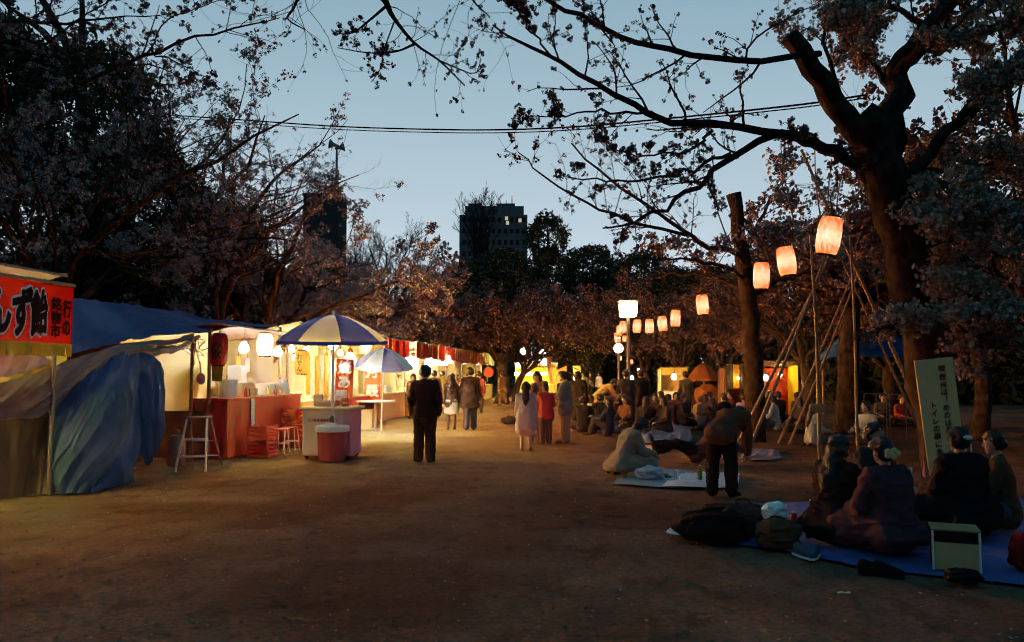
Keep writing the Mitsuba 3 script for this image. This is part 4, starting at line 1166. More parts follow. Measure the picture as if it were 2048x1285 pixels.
# ---- the closed stall under tarpaulins
def tarp_stall():
    t = thing('closed_stall', 'closed stall wrapped in blue and grey tarpaulins, right of the red banner', 'market stall')
    for s, o, z in ((0.55, 0.25, 1.95), (2.3, 0.3, 2.1), (4.15, 0.25, 2.35), (0.55, 1.7, 2.55), (4.15, 1.7, 2.6)):
        part(t, 'post', sbox(s - 0.025, s + 0.025, o - 0.025, o + 0.025, -0.03, z), M_BAMBOO)
    ridge = [P(-60, 556, 11.6), P(60, 582, 12.2), P(143, 597, 12.9), P(300, 618, 15.0), P(430, 640, 17.2), P(525, 655, 19.4)]
    eave = [P(-60, 776, 9.9), P(40, 752, 10.6), P(145, 712, 11.5), P(240, 688, 12.7), P(330, 676, 13.8), P(440, 664, 15.6), P(560, 656, 18.6)]
    part(t, 'roof_tarpaulin', cloth(ridge, eave, 140, 50, 0.035, 1.6, 0.0, 1, drape=0.065, ndrape=17, slant=0.25), M_TARPR, True, 'blue tarpaulin stretched over the roof')
    # the loose grey underside folded over the eave
    a = [P(-60, 778, 9.87), P(40, 755, 10.55), P(145, 717, 11.42), P(240, 690, 12.6), P(335, 677, 13.75), P(385, 668, 14.6)]
    b = [P(-60, 846, 10.0), P(20, 838, 10.45), P(80, 831, 10.9), P(150, 776, 11.7), P(215, 722, 12.4), P(300, 692, 13.4), P(385, 680, 14.6)]
    part(t, 'folded_flap', cloth(a, b, 140, 50, 0.025, 2.0, 0.06, 2, drape=0.075, ndrape=16, slant=0.3), M_TARPG, True, 'grey underside of the tarpaulin folded over the eave')
    a = [P(205, 722, 12.5), P(262, 706, 13.1), P(350, 694, 14.1), P(400, 668, 15.2)]
    b = [P(210, 740, 12.4), P(262, 722, 13.0), P(352, 706, 14.0), P(402, 676, 15.1)]
    part(t, 'rolled_hem', cloth(a, b, 40, 8, 0.05, 4, 0.05, 12), M_PEACH, True)
    # front wall: dark sheet at the left, bulging blue sheet, curtain at the right
    a = [P(-60, 800, 10.4), P(40, 800, 11.0), P(135, 790, 11.7)]
    b = [G(-60, 1008), G(30, 996), G(125, 987)]
    part(t, 'dark_wall', cloth(a, b, 70, 40, 0.015, 2, 0, 3, drape=0.06, ndrape=6, slant=0.1), M_DARKTARP, True, 'dark sheet closing the left of the stall front')
    a = [P(92, 802, 11.15), P(130, 786, 11.4), P(205, 718, 12.2), P(262, 706, 12.9), P(282, 712, 13.2)]
    b = [G(100, 986), G(135, 989), G(190, 984), G(235, 966), G(262, 957)]
    part(t, 'wall_tarpaulin', cloth(a, b, 120, 100, 0.035, 1.6, 0.20, 4, drape=0.15, ndrape=7, slant=0.5), M_TARP, True, 'blue tarpaulin bulging out over the stall front')
    a = [P(258, 706, 12.95), P(285, 706, 13.2), P(312, 720, 13.4), P(322, 742, 13.5)]
    b = [P(268, 880, 12.75), P(286, 930, 12.9), P(305, 912, 13.1), P(330, 858, 13.35)]
    part(t, 'wall_curtain', cloth(a, b, 80, 80, 0.02, 2.0, 0.12, 5, drape=0.11, ndrape=5, slant=-0.15), M_TARP, True, 'loose end of the blue tarpaulin hanging free')
    a = [P(185, 930, 12.0), P(225, 900, 12.2), P(258, 888, 12.4)]
    b = [G(180, 990), G(222, 976), G(262, 966)]
    part(t, 'ground_fold', cloth(a, b, 30, 14, 0.07, 2.5, 0.16, 6), M_TARP, True)
    part(t, 'inner_cloth', cloth([S(0.6, 1.0, 1.9), S(4.0, 1.0, 2.2)], [S(0.6, 1.0, 0), S(4.0, 1.0, 0)], 20, 10, 0.02, 2, 0, 7), M_BROWN, True)
    solo('sack', 'yellow sack seen in the gap between the blue tarpaulins', 'sack', (cloth([P(256, 862, 13.2), P(268, 858, 13.3)], [G(256, 940), G(268, 938)], 8, 8, 0.03, 4, 0.08, 3)), M_YELLOW, True)
    r = np.random.default_rng(3)
    ms = []
    for k in range(9):
        c = S(3.6 + 0.25 * r.random(), -0.05, 2.05 + 0.1 * r.random())
        ms.append(tube(curve([c, c + 0.12 * r.normal(size=3), c + 0.18 * r.normal(size=3), c + [0, 0, -0.25 * r.random()]], 12), 0.006, 5))
    solo('rope', 'tangled rope knotted at the corner of the tarpaulin roof', 'rope', cat(ms), M_BROWN)
    part(t, 'ridge_pole', tube([P(250, 707, 13.0) + [0, 0, 0.01], P(345, 693, 14.2), P(352, 694, 14.3)], 0.022, 7), M_BAMBOO)


tarp_stall()


# ---- the first lit stall
def lit_stall():
    fr = frame(S(4.35, 0, 0), 0)
    t = stall('first lit stall with a red counter and cream side sheet, right of the tarpaulins', fr, 3.9, 2.0, 2.46, 2.30, M_TARPP, M_PEACH, M_CREAM, M_RED, (), seed=9, counter_h=1.10, group=None, over=0.22, ctop=M_RED, sides=(False, True))
    # broad cream side sheet towards the camera
    part(t, 'side_sheet', cloth([S(4.42, 0.06, 2.36), S(4.42, 1.0, 2.32), S(4.42, 1.95, 2.3)], [S(4.42, 0.06, 0.86), S(4.42, 1.0, 0.9), S(4.42, 1.95, 0.85)], 30, 14, 0.02, 2, 0, 2), M_TUCREAM, True, 'cream sheet closing the left side of the stall')
    part(t, 'side_sheet', cloth([S(4.40, 0.05, 0.9), S(4.40, 1.95, 0.9)], [S(4.38, 0.02, 0.02), S(4.38, 1.9, 0.02)], 24, 12, 0.03, 2, 0, 8), M_BROWN, True)
    part(t, 'front_post', sbox(4.3, 4.36, -0.03, 0.03, -0.03, 2.44), M_WOOD)
    for k in range(14):     # striped strip curtain behind the counter
        s = 0.5 + k * 0.2
        part(t, 'strip_curtain', fr(cloth([(s, 1.85, 2.2), (s + 0.17, 1.85, 2.2)], [(s, 1.86, 1.25), (s + 0.17, 1.84, 1.25)], 6, 6, 0.01, 3, 0.02, k)), M_PEACH if k % 2 else M_CREAM, True)
    part(t, 'shelf', fr(box(0.4, 3.6, 1.2, 1.7, 1.28, 1.32)), M_CREAM)
    part(t, 'shelf', fr(box(0.15, 0.75, 0.1, 0.6, 0.86, 0.90)), M_WOOD)
    # hanging white cloth over the counter's edge
    part(t, 'white_strip', fr(cloth([(1.05, -0.352, 1.14), (1.25, -0.352, 1.14)], [(1.1, -0.36, 0.55), (1.24, -0.365, 0.6)], 8, 12, 0.012, 4, 0, 3)), M_WHITE, True)
    fx = lambda s: s - 4.35
    # on the counter
    for lab, s, o, w, d, h, m, z in (('peach coloured cloth covered box on the red counter', 1.0, -0.2, 0.55, 0.36, 0.26, M_PEACH, 1.14), ('tall white carton behind the red counter', 2.0, 0.3, 0.30, 0.3, 0.62, M_WHITE, 1.14),
                                     ('white box on the red counter near its far end', 2.45, -0.15, 0.6, 0.3, 0.24, M_WHITE, 1.14), ('cream box on the upper shelf of the red counter stall', 0.6, 1.3, 0.5, 0.3, 0.3, M_CREAM, 1.32),
                                     ('wide cream box on the upper shelf beside the smaller one', 1.25, 1.3, 0.7, 0.3, 0.24, M_CREAM, 1.32), ('white box on the upper shelf under the white lantern', 2.3, 1.25, 0.5, 0.35, 0.36, M_WHITE, 1.32),
                                     ('pale box standing low at the left end of the red counter', -0.02 + 0.2, 0.22, 0.3, 0.3, 0.4, M_CREAM, 1.3)):
        carton(fr, s, o, z, w, d, h, m, lab, None)
    for k, (s, o, rr, h, m, z, lab) in enumerate(((0.35, 0.05, 0.10, 0.26, M_YELLOW, 0.90, 'yellow jug on the low shelf behind the step ladder'), (0.58, 0.0, 0.08, 0.22, M_GLASSJAR, 0.90, 'pale jar beside the yellow jug'),
                                                  (0.75, -0.1, 0.07, 0.2, M_BROWN, 1.14, 'small dark pot at the near end of the red counter'), (1.75, -0.1, 0.08, 0.18, M_BROWN, 1.14, 'dark pot in the middle of the red counter'),
                                                  (3.25, -0.12, 0.11, 0.34, M_WHITEP, 1.14, 'large white tub at the far end of the red counter'))):
        jar(fr, s, o, z, rr, h, m, lab, None)
    # lower red box and bags in front
    solo('rubbish_bag', 'pink tinted plastic bag leaning against the red counter', 'bag', (lambda m: (m[0] + 0.05 * meshkit.fbm(m[0] * 4, 3, 2)[:, None] * np.array([1, 1, .5]), m[1]))(move(ball((0, 0, 0), 0.3, 3, (0.55, 0.75, 1.0)), G(486, 905) + [0, 0.55, 0.62])), M_PINK, True)
    lantern('dark red lantern with black writing at the near corner of the first lit stall', P(438, 700, 15.0), 0.155, 0.56, 1, None, 0.03, M_REDCLOTH, name='red_lantern', lit=False)
    g = glyph_polys('祭', True, 1)
    c0 = P(438, 700, 15.0)
    v, f = extrude(g, 0.004, 0.02)
    v = v * [0.2, 0.3, 1] + [-0.1, 0.13, 0]
    th = v[:, 0] / 0.158
    part('red_lantern', 'lettering', (np.stack([np.sin(th) * (0.160 + v[:, 2]), -np.cos(th) * (0.160 + v[:, 2]), v[:, 1]], 1) + c0, f), M_INK)
    lantern('large white glowing lantern between two bulbs in the first lit stall', P(530, 690, 17.4), 0.17, 0.48, 0.6, None, 0.0, M_WPAPER, (1.0, 0.62, 0.26), name='white_lantern')
    bulb('large bright bulb left of the white lantern in the first lit stall', P(488, 697, 16.6), 0.105, 90, WARM, None)
    bulb('bright bulb right of the white lantern in the first lit stall', P(556, 705, 18.0), 0.10, 72, WARM, None)
    bulb('small bulb at the near post of the first lit stall', P(400, 694, 15.8), 0.045, 40, WARM, None, 0.2)
    solo('pink_bag', 'small pink plastic bag hanging from the post of the first lit stall', 'bag', (lambda m: (m[0] + 0.03 * (meshkit.fbm(m[0] * 9, 3, 1)[:, None] - 0.5), m[1]))(cat([ball(P(402, 758, 15.25), 0.10, 3, (0.8, 0.6, 1.1)), tube([P(402, 748, 15.25), P(400, 728, 15.25), P(397, 722, 15.2)], 0.012, 6)])), M_PINK, True)
    # dark hanging sheet under the red lantern and the white panel below it
    solo('apron', 'olive cloth hanging below the dark red lantern', 'cloth', cloth([P(424, 728, 15.2), P(446, 730, 15.2)], [P(424, 762, 15.2), P(444, 764, 15.2)], 8, 8, 0.012, 4, 0, 1), M_GREEN, True)
    solo('paper_bucket', 'round white bucket on the near end of the counter under the red lantern', 'bucket', fr((lathe([(0.001, 0), (0.16, 0), (0.19, 0.34), (0.175, 0.34), (0.15, 0.03)], 20)[0] + [0.5, -0.12, 1.14], lathe([(0, 0)] * 5, 20)[1])), M_WHITEP, 40)
    # crates, stools and trays in front
    crate('red plastic crate standing on the ground in front of the red counter', ROW, 4.75, -0.98, 0.0, 0.5, 0.4, 0.32, M_RED)
    crate('second red plastic crate stacked on the first in front of the red counter', ROW, 4.77, -0.96, 0.325, 0.5, 0.4, 0.28, M_RED)
    crate('brown plastic crate on the ground further along the red counter', ROW, 6.9, -0.75, 0.0, 0.5, 0.36, 0.5, M_DARKRED)
    crate('brown plastic crate stacked above another further along the counter', ROW, 6.92, -0.73, 0.505, 0.5, 0.36, 0.34, M_DARKRED)
    for q, (s, lab) in enumerate(((5.75, 'low steel stool with a red seat nearest the crates'), (6.3, 'low steel stool with a red seat beside the brown crates'))):
        k = thing('stool', lab, 'stool', None)
        part(k, 'seat', ROW((lathe([(0.001, 0.46), (0.165, 0.46), (0.17, 0.475), (0.165, 0.495), (0.001, 0.50)], 18)[0] + [s, -0.85, 0], lathe([(0, 0)] * 5, 18)[1])), M_RED, 40)
        for a in range(4):
            w = a * 1.5708 + 0.78
            part(k, 'leg', ROW(tube([(s + 0.13 * math.cos(w), -0.85 + 0.13 * math.sin(w), 0.465), (s + 0.18 * math.cos(w), -0.85 + 0.18 * math.sin(w), 0.0)], 0.011, 6)), M_ALU)
        part(k, 'ring', ROW(tube([(s + 0.158 * math.cos(w), -0.85 + 0.158 * math.sin(w), 0.2) for w in np.linspace(0, 6.28, 17)], 0.008, 5)), M_ALU)

    # clutter: bottles, cups, cards and utensils
    r = np.random.default_rng(15)
    for k in range(9):
        b = thing('bottle', f'sauce bottle on the counter of the first lit stall, {("first", "second", "third", "fourth", "fifth", "sixth", "seventh", "eighth", "ninth")[k]} from the near end', 'bottle', 'sauce bottles on the red counter')
        c = np.array([0.62 + 0.33 * k + 0.06 * r.random(), -0.28 + 0.10 * r.random(), 1.14])
        h, w = 0.16 + 0.08 * r.random(), 0.028 + 0.008 * r.random()
        q = lathe([(0.001, 0), (w, 0), (w, h * 0.6), (w * 0.4, h * 0.8), (w * 0.36, h * 0.93)], 12)
        part(b, 'body', fr((q[0] + c, q[1])), [M_YELLOW, M_RED, M_BROWN, M_GLASSJAR, M_WHITEP][k % 5], 40)
        q = lathe([(w * 0.45, h * 0.92), (w * 0.42, h), (0.001, h)], 10)
        part(b, 'cap', fr((q[0] + c, q[1])), [M_RED, M_WHITEP, M_BLACK][k % 3], 40)
    for k, (s, z, w, h, m) in enumerate(((0.9, 1.98, 0.22, 0.30, M_WHITE), (1.35, 2.0, 0.2, 0.26, M_YELLOW), (1.75, 1.97, 0.24, 0.3, M_PEACH), (2.75, 1.98, 0.2, 0.28, M_YELLOW), (3.2, 1.96, 0.24, 0.32, M_WHITE))):
        t2 = thing('menu_card', f'blank looking card hanging in the first lit stall, {("first", "second", "third", "fourth", "fifth")[k]} from the near end', 'card', 'cards hanging in the first lit stall')
        part(t2, 'card', fr(cloth([(s, 0.75, z), (s + w, 0.75, z)], [(s, 0.77, z - h), (s + w, 0.74, z - h)], 5, 6, 0.008, 4, 0, k)), m, True)
        part(t2, 'string', fr(tube([(s + w / 2, 0.75, z), (s + w / 2, 0.75, z + 0.3)], 0.004, 4)), M_BLACK)
    for k in range(5):
        solo('ladle', f'ladle hanging from the shelf of the first lit stall, {("first", "second", "third", "fourth", "fifth")[k]} from the near end', 'ladle', fr(cat([tube([(1.0 + 0.4 * k, 1.18, 1.9), (1.0 + 0.4 * k, 1.17, 1.55)], 0.008, 5), ball((1.0 + 0.4 * k, 1.15, 1.52), 0.045, 1, (1, 1, 0.6))])), M_ALU, True, 'ladles hanging in the first lit stall')
    t2 = thing('gas_bottle', 'grey gas bottle standing in the dark beside the step ladder', 'gas bottle')
    q = lathe([(0.001, 0), (0.14, 0), (0.15, 0.03), (0.15, 0.42), (0.11, 0.52), (0.04, 0.55)], 18)
    c = S(3.4, 0.1, 0)
    part(t2, 'tank', (q[0] + c, q[1]), M_STEEL, 40)
    q = lathe([(0.045, 0.55), (0.05, 0.62), (0.001, 0.63)], 12)
    part(t2, 'valve', (q[0] + c, q[1]), M_BROWN, 40)


lit_stall()


def step_ladder():
    t = thing('step_ladder', 'small aluminium step ladder standing open in front of the first lit stall', 'step ladder')
    fl, fr_, tl, tr = G(350, 945), G(411, 944), P(374, 838, 13.55), P(414, 837, 13.55)
    for a, b in ((fl, tl), (fr_, tr)):
        part(t, 'front_rail', tubes(np.array([[a, b]]), np.array([[0.020, 0.018]]), 6), M_ALU)
    for k, q in enumerate((0.30, 0.62)):
        a, b = fl + (tl - fl) * q, fr_ + (tr - fr_) * q
        d = (b - a) / np.linalg.norm(b - a)
        n = np.array([-d[1], d[0], 0])
        v = np.array([a - n * 0.0, b - n * 0.0, b + n * 0.09, a + n * 0.09])
        v = np.vstack([v, v - [0, 0, 0.025]])
        part(t, 'step', (v, np.array([[0, 1, 2], [0, 2, 3], [4, 6, 5], [4, 7, 6], [0, 4, 5], [0, 5, 1], [1, 5, 6], [1, 6, 2], [2, 6, 7], [2, 7, 3], [3, 7, 4], [3, 4, 0]])), M_ALU)
    d = tr - tl
    c = (tl + tr) / 2
    n = np.array([-d[1], d[0], 0]) / np.linalg.norm(d)
    part(t, 'top_plate', mfd(m3.Manifold.hull_points(np.array([p + [0, 0, z] for z in (0.0, 0.03) for p in (tl - d * 0.06 - n * 0.03, tr + d * 0.06 - n * 0.03, tr + d * 0.06 + n * 0.2, tl - d * 0.06 + n * 0.2)]))), M_STEEL)
    for p, q in ((tl, fl), (tr, fr_)):
        e = np.array([q[0] + 0.06, q[1] + 0.62, 0])
        part(t, 'rear_rail', tubes(np.array([[p + n * 0.15, e]]), np.array([[0.016, 0.014]]), 6), M_STEEL)
    for k in (0.25, 0.55):
        a, b = [p + n * 0.15 + (np.array([q[0] + 0.06, q[1] + 0.62, 0]) - p - n * 0.15) * (1 - k) for p, q in ((tl, fl), (tr, fr_))]
        part(t, 'rear_brace', tubes(np.array([[a, b]]), np.array([[0.010, 0.010]]), 6), M_ALU)


step_ladder()


# ---- parasols
def parasol(label, pole_foot, apex, rim_r, rim_z, mats, n=8, a0=0.2, val=0.065, edge=M_UBLUE):
    t = thing('parasol', label, 'parasol')
    apex, pole_foot = np.asarray(apex, float), np.asarray(pole_foot, float)
    ax = apex - pole_foot
    ax /= np.linalg.norm(ax)
    e1 = np.cross(ax, [0.2, 1, 0])
    e1 /= np.linalg.norm(e1)
    e2 = np.cross(ax, e1)
    drop = apex[2] - rim_z
    part(t, 'pole', tubes(np.array([[pole_foot, apex]]), np.array([[0.02, 0.02]]), 10), M_ALU)
    part(t, 'finial', ball(apex + ax * 0.04, 0.035, 1), M_WHITEP, True)
    for k in range(n):
        m, q = 9, 9
        w = a0 + (k + np.linspace(0, 1, m)) * 6.28318 / n
        tt = np.linspace(0.02, 1, q)
        mid = 1 - 0.05 * np.sin(np.linspace(0, 1, m) * np.pi)     # the cloth sags inwards between the ribs
        R = rim_r * tt[None] * (1 - (1 - mid[:, None]) * tt[None])
        H = -drop * (0.12 * tt + 0.88 * tt ** 1.9)[None] - 0.03 * np.sin(np.linspace(0, 1, m) * np.pi)[:, None] * np.sin(tt * np.pi)[None]
        a = apex + R[..., None] * (np.cos(w)[:, None, None] * e1 + np.sin(w)[:, None, None] * e2) + H[..., None] * ax
        p = part(t, 'panel', grid(a), mats[k % len(mats)], True)
        sc = 0.75 + 0.25 * np.sin(np.linspace(0, 1, m) * np.pi)
        v = np.stack([a[:, -1], a[:, -1] - ax * (val * sc)[:, None] + 0.01 * (np.cos(w)[:, None] * e1 + np.sin(w)[:, None] * e2)], 1)
        part(p, 'valance', grid(v), edge if edge else mats[k % len(mats)], True)
        part(t, 'rib', tubes(a[None, 0, 1:] - ax * 0.012, np.full((1, q - 1), 0.006), 4), M_STEEL)
    return t


foot = G(657, 926) + [0, 0.27, 0]
parasol('large parasol of blue and cream panels with a bulb hanging under it', foot + [0, 0, 0.70], P(667, 629, 15.0), 1.0, 2.20, (M_TUBLUE, M_TUCREAM), 8, 0.55)
bulb('bright bulb hanging from the pole of the large parasol', P(666, 690, 15.15), 0.095, 170, WARM, None, 0.25)
parasol('smaller parasol of blue and white panels beyond the large one', G(762, 868), P(768, 697, 21.6), 0.78, 1.80, (M_UBLUE, M_WHITE, M_UBLUE, M_WHITE, M_UBLUE, M_UBLUE, M_WHITE, M_UBLUE), 8, 0.3, 0.07, None)
bulb('dazzling white bulb under the smaller parasol', P(757, 723, 21.6), 0.13, 45, COOL, None, 0.15)


def cart():
    t = thing('food_cart', 'pink and white food cart with faded lettering under the large parasol', 'cart')
    a = -0.06
    o = G(655, 921) + [0, 0.45, 0]
    f = lambda m: move(m, o, a)
    part(t, 'cabinet', f(box(-0.47, 0.44, -0.40, 0.42, 0.07, 0.93)), M_PINK)
    part(t, 'front_panel', f(box(-0.46, 0.30, -0.412, -0.403, 0.10, 0.92, 0.002)), flat('cart_front', (0.74, 0.46, 0.42)))
    part(t, 'counter_top', f(box(-0.51, 0.50, -0.47, 0.46, 0.932, 0.975)), M_CREAM)
    for x in (-0.40, 0.38):
        for y in (-0.32, 0.34):
            part(t, 'wheel', f(move(roty(lathe([(0.001, -0.02), (0.05, -0.02), (0.05, 0.02), (0.001, 0.02)], 12), 1.5708), (x, y, 0.05))), M_BLACK, 30)
    tx = meshkit.text_mesh('STRAWBERRY', 0.060, 0.004, True)
    v, ff = np.array(tx.vertices), np.array(tx.faces)
    w = v[:, 0].max()
    part(t, 'lettering', f((np.stack([v[:, 0] * 0.56 / w - 0.36, -0.4145 - v[:, 2], v[:, 1] + 0.70], 1), ff)), M_DARKRED)
    part(t, 'tray', f(box(-0.3, 0.1, -0.25, 0.15, 0.977, 1.08)), M_BROWN)
    for k, (x, y, w, h, m, lab) in enumerate(((-0.42, 0.1, 0.16, 0.22, M_BROWN, 'brown menu card on the food cart'), (0.0, 0.1, 0.2, 0.2, M_WHITE, 'white box on the food cart'), (0.2, -0.2, 0.14, 0.16, M_RED, 'red box on the food cart'))):
        b = thing('box', lab, 'box')
        part(b, 'carton', f(box(x, x + w, y, y + 0.12, 0.977 if x != 0.0 else 1.082, 0.977 + h + (0.105 if x == 0.0 else 0))), m)
        part(b, 'label_strip', f(box(x + 0.02, x + w - 0.02, y - 0.006, y - 0.002, 1.03 if x != 0 else 1.14, 1.06 if x != 0 else 1.17, 0.001)), M_CREAM)
    b = thing('rubbish_bin', 'round dark red bin with a pale lid holding the parasol pole', 'bin')
    c = G(657, 926) + [0, 0.27, 0]
    part(b, 'drum', (lathe([(0.001, 0), (0.22, 0), (0.24, 0.03), (0.275, 0.55), (0.29, 0.56)], 24)[0] + c, lathe([(0, 0)] * 5, 24)[1]), flat('bin_plum', (0.16, 0.03, 0.06), 0.4), 40)
    part(b, 'lid', (lathe([(0.305, 0.54), (0.315, 0.60), (0.30, 0.645), (0.06, 0.665), (0.04, 0.70), (0.001, 0.70)], 24)[0] + c, lathe([(0, 0)] * 6, 24)[1]), M_WHITEP, 40)
    part(b, 'pole_socket', (lathe([(0.035, 0.66), (0.035, 0.82), (0.022, 0.83)], 12)[0] + c, lathe([(0, 0)] * 3, 12)[1]), M_STEEL, 40)


cart()


def nobori(label, foot, top_z, w, cloth_z0, mat, txt, ink=M_WHITE, right=(1, 0, 0), edge=None, lean=0.0):
    """an upright banner on its own pole"""
    t = thing('banner_flag', label, 'flag', None)
    foot, right = np.asarray(foot, float), np.asarray(right, float)
    up = np.array([lean, 0, 1.0])
    part(t, 'pole', tubes(np.array([[foot, foot + up * top_z]]), np.array([[0.014, 0.010]]), 7), M_WHITEP)
    part(t, 'arm', tubes(np.array([[foot + up * (top_z - 0.03), foot + up * (top_z - 0.03) + right * (w + 0.02)]]), np.array([[0.007, 0.007]]), 6), M_WHITEP)
    nr = np.cross(right, [0, 0, 1.0])
    n, m = 16, 30
    h = top_z - 0.05 - cloth_z0
    def wav(x, y):
        return 0.03 * np.sin(x * 9 / w * 0.6 + y * 3.2) * (0.3 + (h - y) / h)
    x, y = np.meshgrid(np.linspace(0.01, w, n), np.linspace(0, h, m), indexing='ij')
    def at(x, y, d):
        return foot + up * (cloth_z0 + y)[..., None] + right * x[..., None] + nr * (wav(x, y) + d)[..., None]
    c = part(t, 'cloth', grid(at(x, y, 0 * x)), mat, True)
    if txt:
        k = len(txt)
        em = min(w * 0.80, h / k * 0.95)
        v, f = extrude(glyph_polys(txt, True, h / k / em), 0.006, 0.035)
        X_, Y_ = v[:, 0] * em + (w - em) / 2, h + v[:, 1] * em - 0.02
        part(c, 'lettering', (at(X_, Y_, 0.004 + v[:, 2]), f), ink)
        part(c, 'lettering', (at(X_, Y_, -0.004 - v[:, 2]), f[:, ::-1]), ink)
    return t


nobori('dark red upright flag with white lettering behind the food cart', G(676, 880) - [0.13, 0, 0], 2.0, 0.44, 0.55, M_DARKRED, '焼あんと', lean=0.03)
nobori('narrow brown upright flag half hidden left of the dark red one', G(655, 877) - [0.12, 0, 0], 1.95, 0.34, 0.7, M_BROWN, 'おでん', lean=0.02)
nobori('bright red upright flag with two large white characters under the smaller parasol', G(727, 850), 1.95, 0.52, 0.70, M_RED, '月辰', lean=0.0)
lantern('brown paper lantern with dark writing in the second stall', P(604, 725, 19.2), 0.17, 0.54, 0.12, None, 0.03, M_THINORANGE, (1.0, 0.30, 0.08), name='brown_lantern')
c0 = P(604, 725, 19.2)
v, f = extrude(glyph_polys('おでん', True, 1.0), 0.004, 0.03)
v = v * [0.14, 0.14, 1] + [-0.09, 0.2, 0]
th = v[:, 0] / 0.175
part('brown_lantern', 'lettering', (np.stack([np.sin(th) * (0.178 + v[:, 2]), -np.cos(th) * (0.178 + v[:, 2]), v[:, 1]], 1) + c0, f), M_INK)

# ---- the other stalls of the row
rows = [
    (8.35, 12.0, 'second stall with orange and cream striped back, behind the food cart', M_CREAM, M_CREAM, M_ORANGE, (), 0.9, None),
    (12.2, 15.9, 'third stall behind the bright red flag', M_CREAM, M_CREAM, M_RED, (M_THINORANGE, M_CANVAS), 0.9, None),
    (16.1, 19.6, 'fourth stall right of the smaller parasol', M_YELLOW, M_CREAM, M_PEACH, (M_THINRED, M_DARKRED), 0.9, None),
    (19.8, 23.8, 'fifth stall with red curtain panels and two bright bulbs', M_CREAM, M_CREAM, M_ORANGE, (M_DARKRED, M_BROWN, M_DARKRED), 0.9, None),
    (24.0, 28.0, 'sixth stall with bright red curtain panels', M_CREAM, M_CREAM, M_RED, (M_THINRED, M_RED), 0.9, None),
    (28.2, 32.6, 'seventh stall with long brown curtain panels', M_YELLOW, M_CREAM, M_BROWN, (M_BROWN, M_BROWN, M_DARKRED), 0.9, None),
    (32.8, 37.4, 'eighth stall with brown curtains and a round red sign', M_YELLOW, M_CREAM, M_DARKRED, (M_BROWN, M_DARKRED), 0.9, None),
    (37.6, 42.4, 'last stall of the row beside the dark tree trunk', M_YELLOW, M_CREAM, M_BROWN, (M_BROWN,), 0.9, None)]
for k, (s0, s1, lab, back, side, cnt, cur, ch, g) in enumerate(rows):
    fr = frame(S(s0, 0.25 if k < 3 else 0.0, 0), 0)
    L = s1 - s0
    stall(lab, fr, L, 2.0, 2.72, 2.4, M_CANVAS, back, side, cnt, cur, 2.12 if k > 4 else 2.2, 0.5, 20 + k, ch, over=0.5, strips=k < 6)
    stock(fr, L, ch + 0.04, 8, 30 + k)
    if k < 4:
        stock(fr, L, 1.295, 9, 30 + k, 1.55, 1.7, 0.3, 'back shelf')
    for q in range(2 if k < 6 else 1):
        bulb(f'{("near", "far")[q]} bare bulb under the awning of the {WHICH[30 + k]} stall of the row', fpt(fr, (L * (0.3 + 0.42 * q), 0.15 + 0.2 * (q % 2), 2.20)), 0.085, (85 if k < 3 else 60), WARM if k < 4 else GOLD)
for lab, px, py, Y, r, pw, rgb in (('white bag shaped lamp glowing right of the dark red flag', 700, 722, 20.2, 0.15, 26, WARM), ('small white bulb below the bag shaped lamp', 690, 737, 20.0, 0.09, 26, WARM), ('small bulb beside the brown lantern', 588, 716, 19.6, 0.055, 34, WARM),
                                   ('bright bulb in front of the red curtain panels, left of two', 826, 726, 31.0, 0.19, 30, GOLD), ('bright bulb in front of the red curtain panels, right of two', 857, 727, 33.5, 0.16, 30, GOLD),
                                   ('small round bulb on the bright red curtain panels', 898, 717, 36.5, 0.09, 16, WARM), ('bulb hanging at the near end of the third stall', 736, 694, 24.5, 0.10, 30, WARM)):
    bulb(lab, P(px, py, Y), r, pw, rgb, None, 0.2)
t = thing('sign_box', 'lit white sign box hanging right of the two bright bulbs', 'sign')
c = P(881, 727, 36)
part(t, 'panel', (box(-0.3, 0.3, -0.05, 0.05, -0.11, 0.11)[0] + c, box(-0.3, 0.3, -0.05, 0.05, -0.11, 0.11)[1]), M_WHITE, emitter=lamp((1.0, 0.78, 0.4), 3))
part(t, 'hanger', tube([c + [0, 0, 0.11], c + [0, 0, 0.5]], 0.01, 5), M_STEEL)
t = thing('round_sign', 'round red sign hanging at the eighth stall', 'sign')
c = P(977, 745, 43)
part(t, 'disc', (rotx(lathe([(0.001, -0.02), (0.28, -0.02), (0.28, 0.02), (0.001, 0.02)], 20), 1.5708)[0] + c, lathe([(0, 0)] * 4, 20)[1]), M_RED, 30)
part(t, 'hanger', tube([c + [0, 0, 0.27], c + [0, 0, 0.9]], 0.01, 5), M_STEEL)
# orange hangings of the second stall
t = thing('hanging_cloth', 'orange and cream striped cloth hanging in the second stall', 'cloth')
for k in range(6):
    a, b = 612 + k * 9, 620.5 + k * 9
    part(t, 'stripe', cloth([P(a, 712, 20.3), P(b, 712, 20.3)], [P(a, 790, 20.3), P(b, 790, 20.3)], 5, 8, 0.02, 2, 0.02, k), M_ORANGE if k % 2 == 0 else M_UCREAM, True)
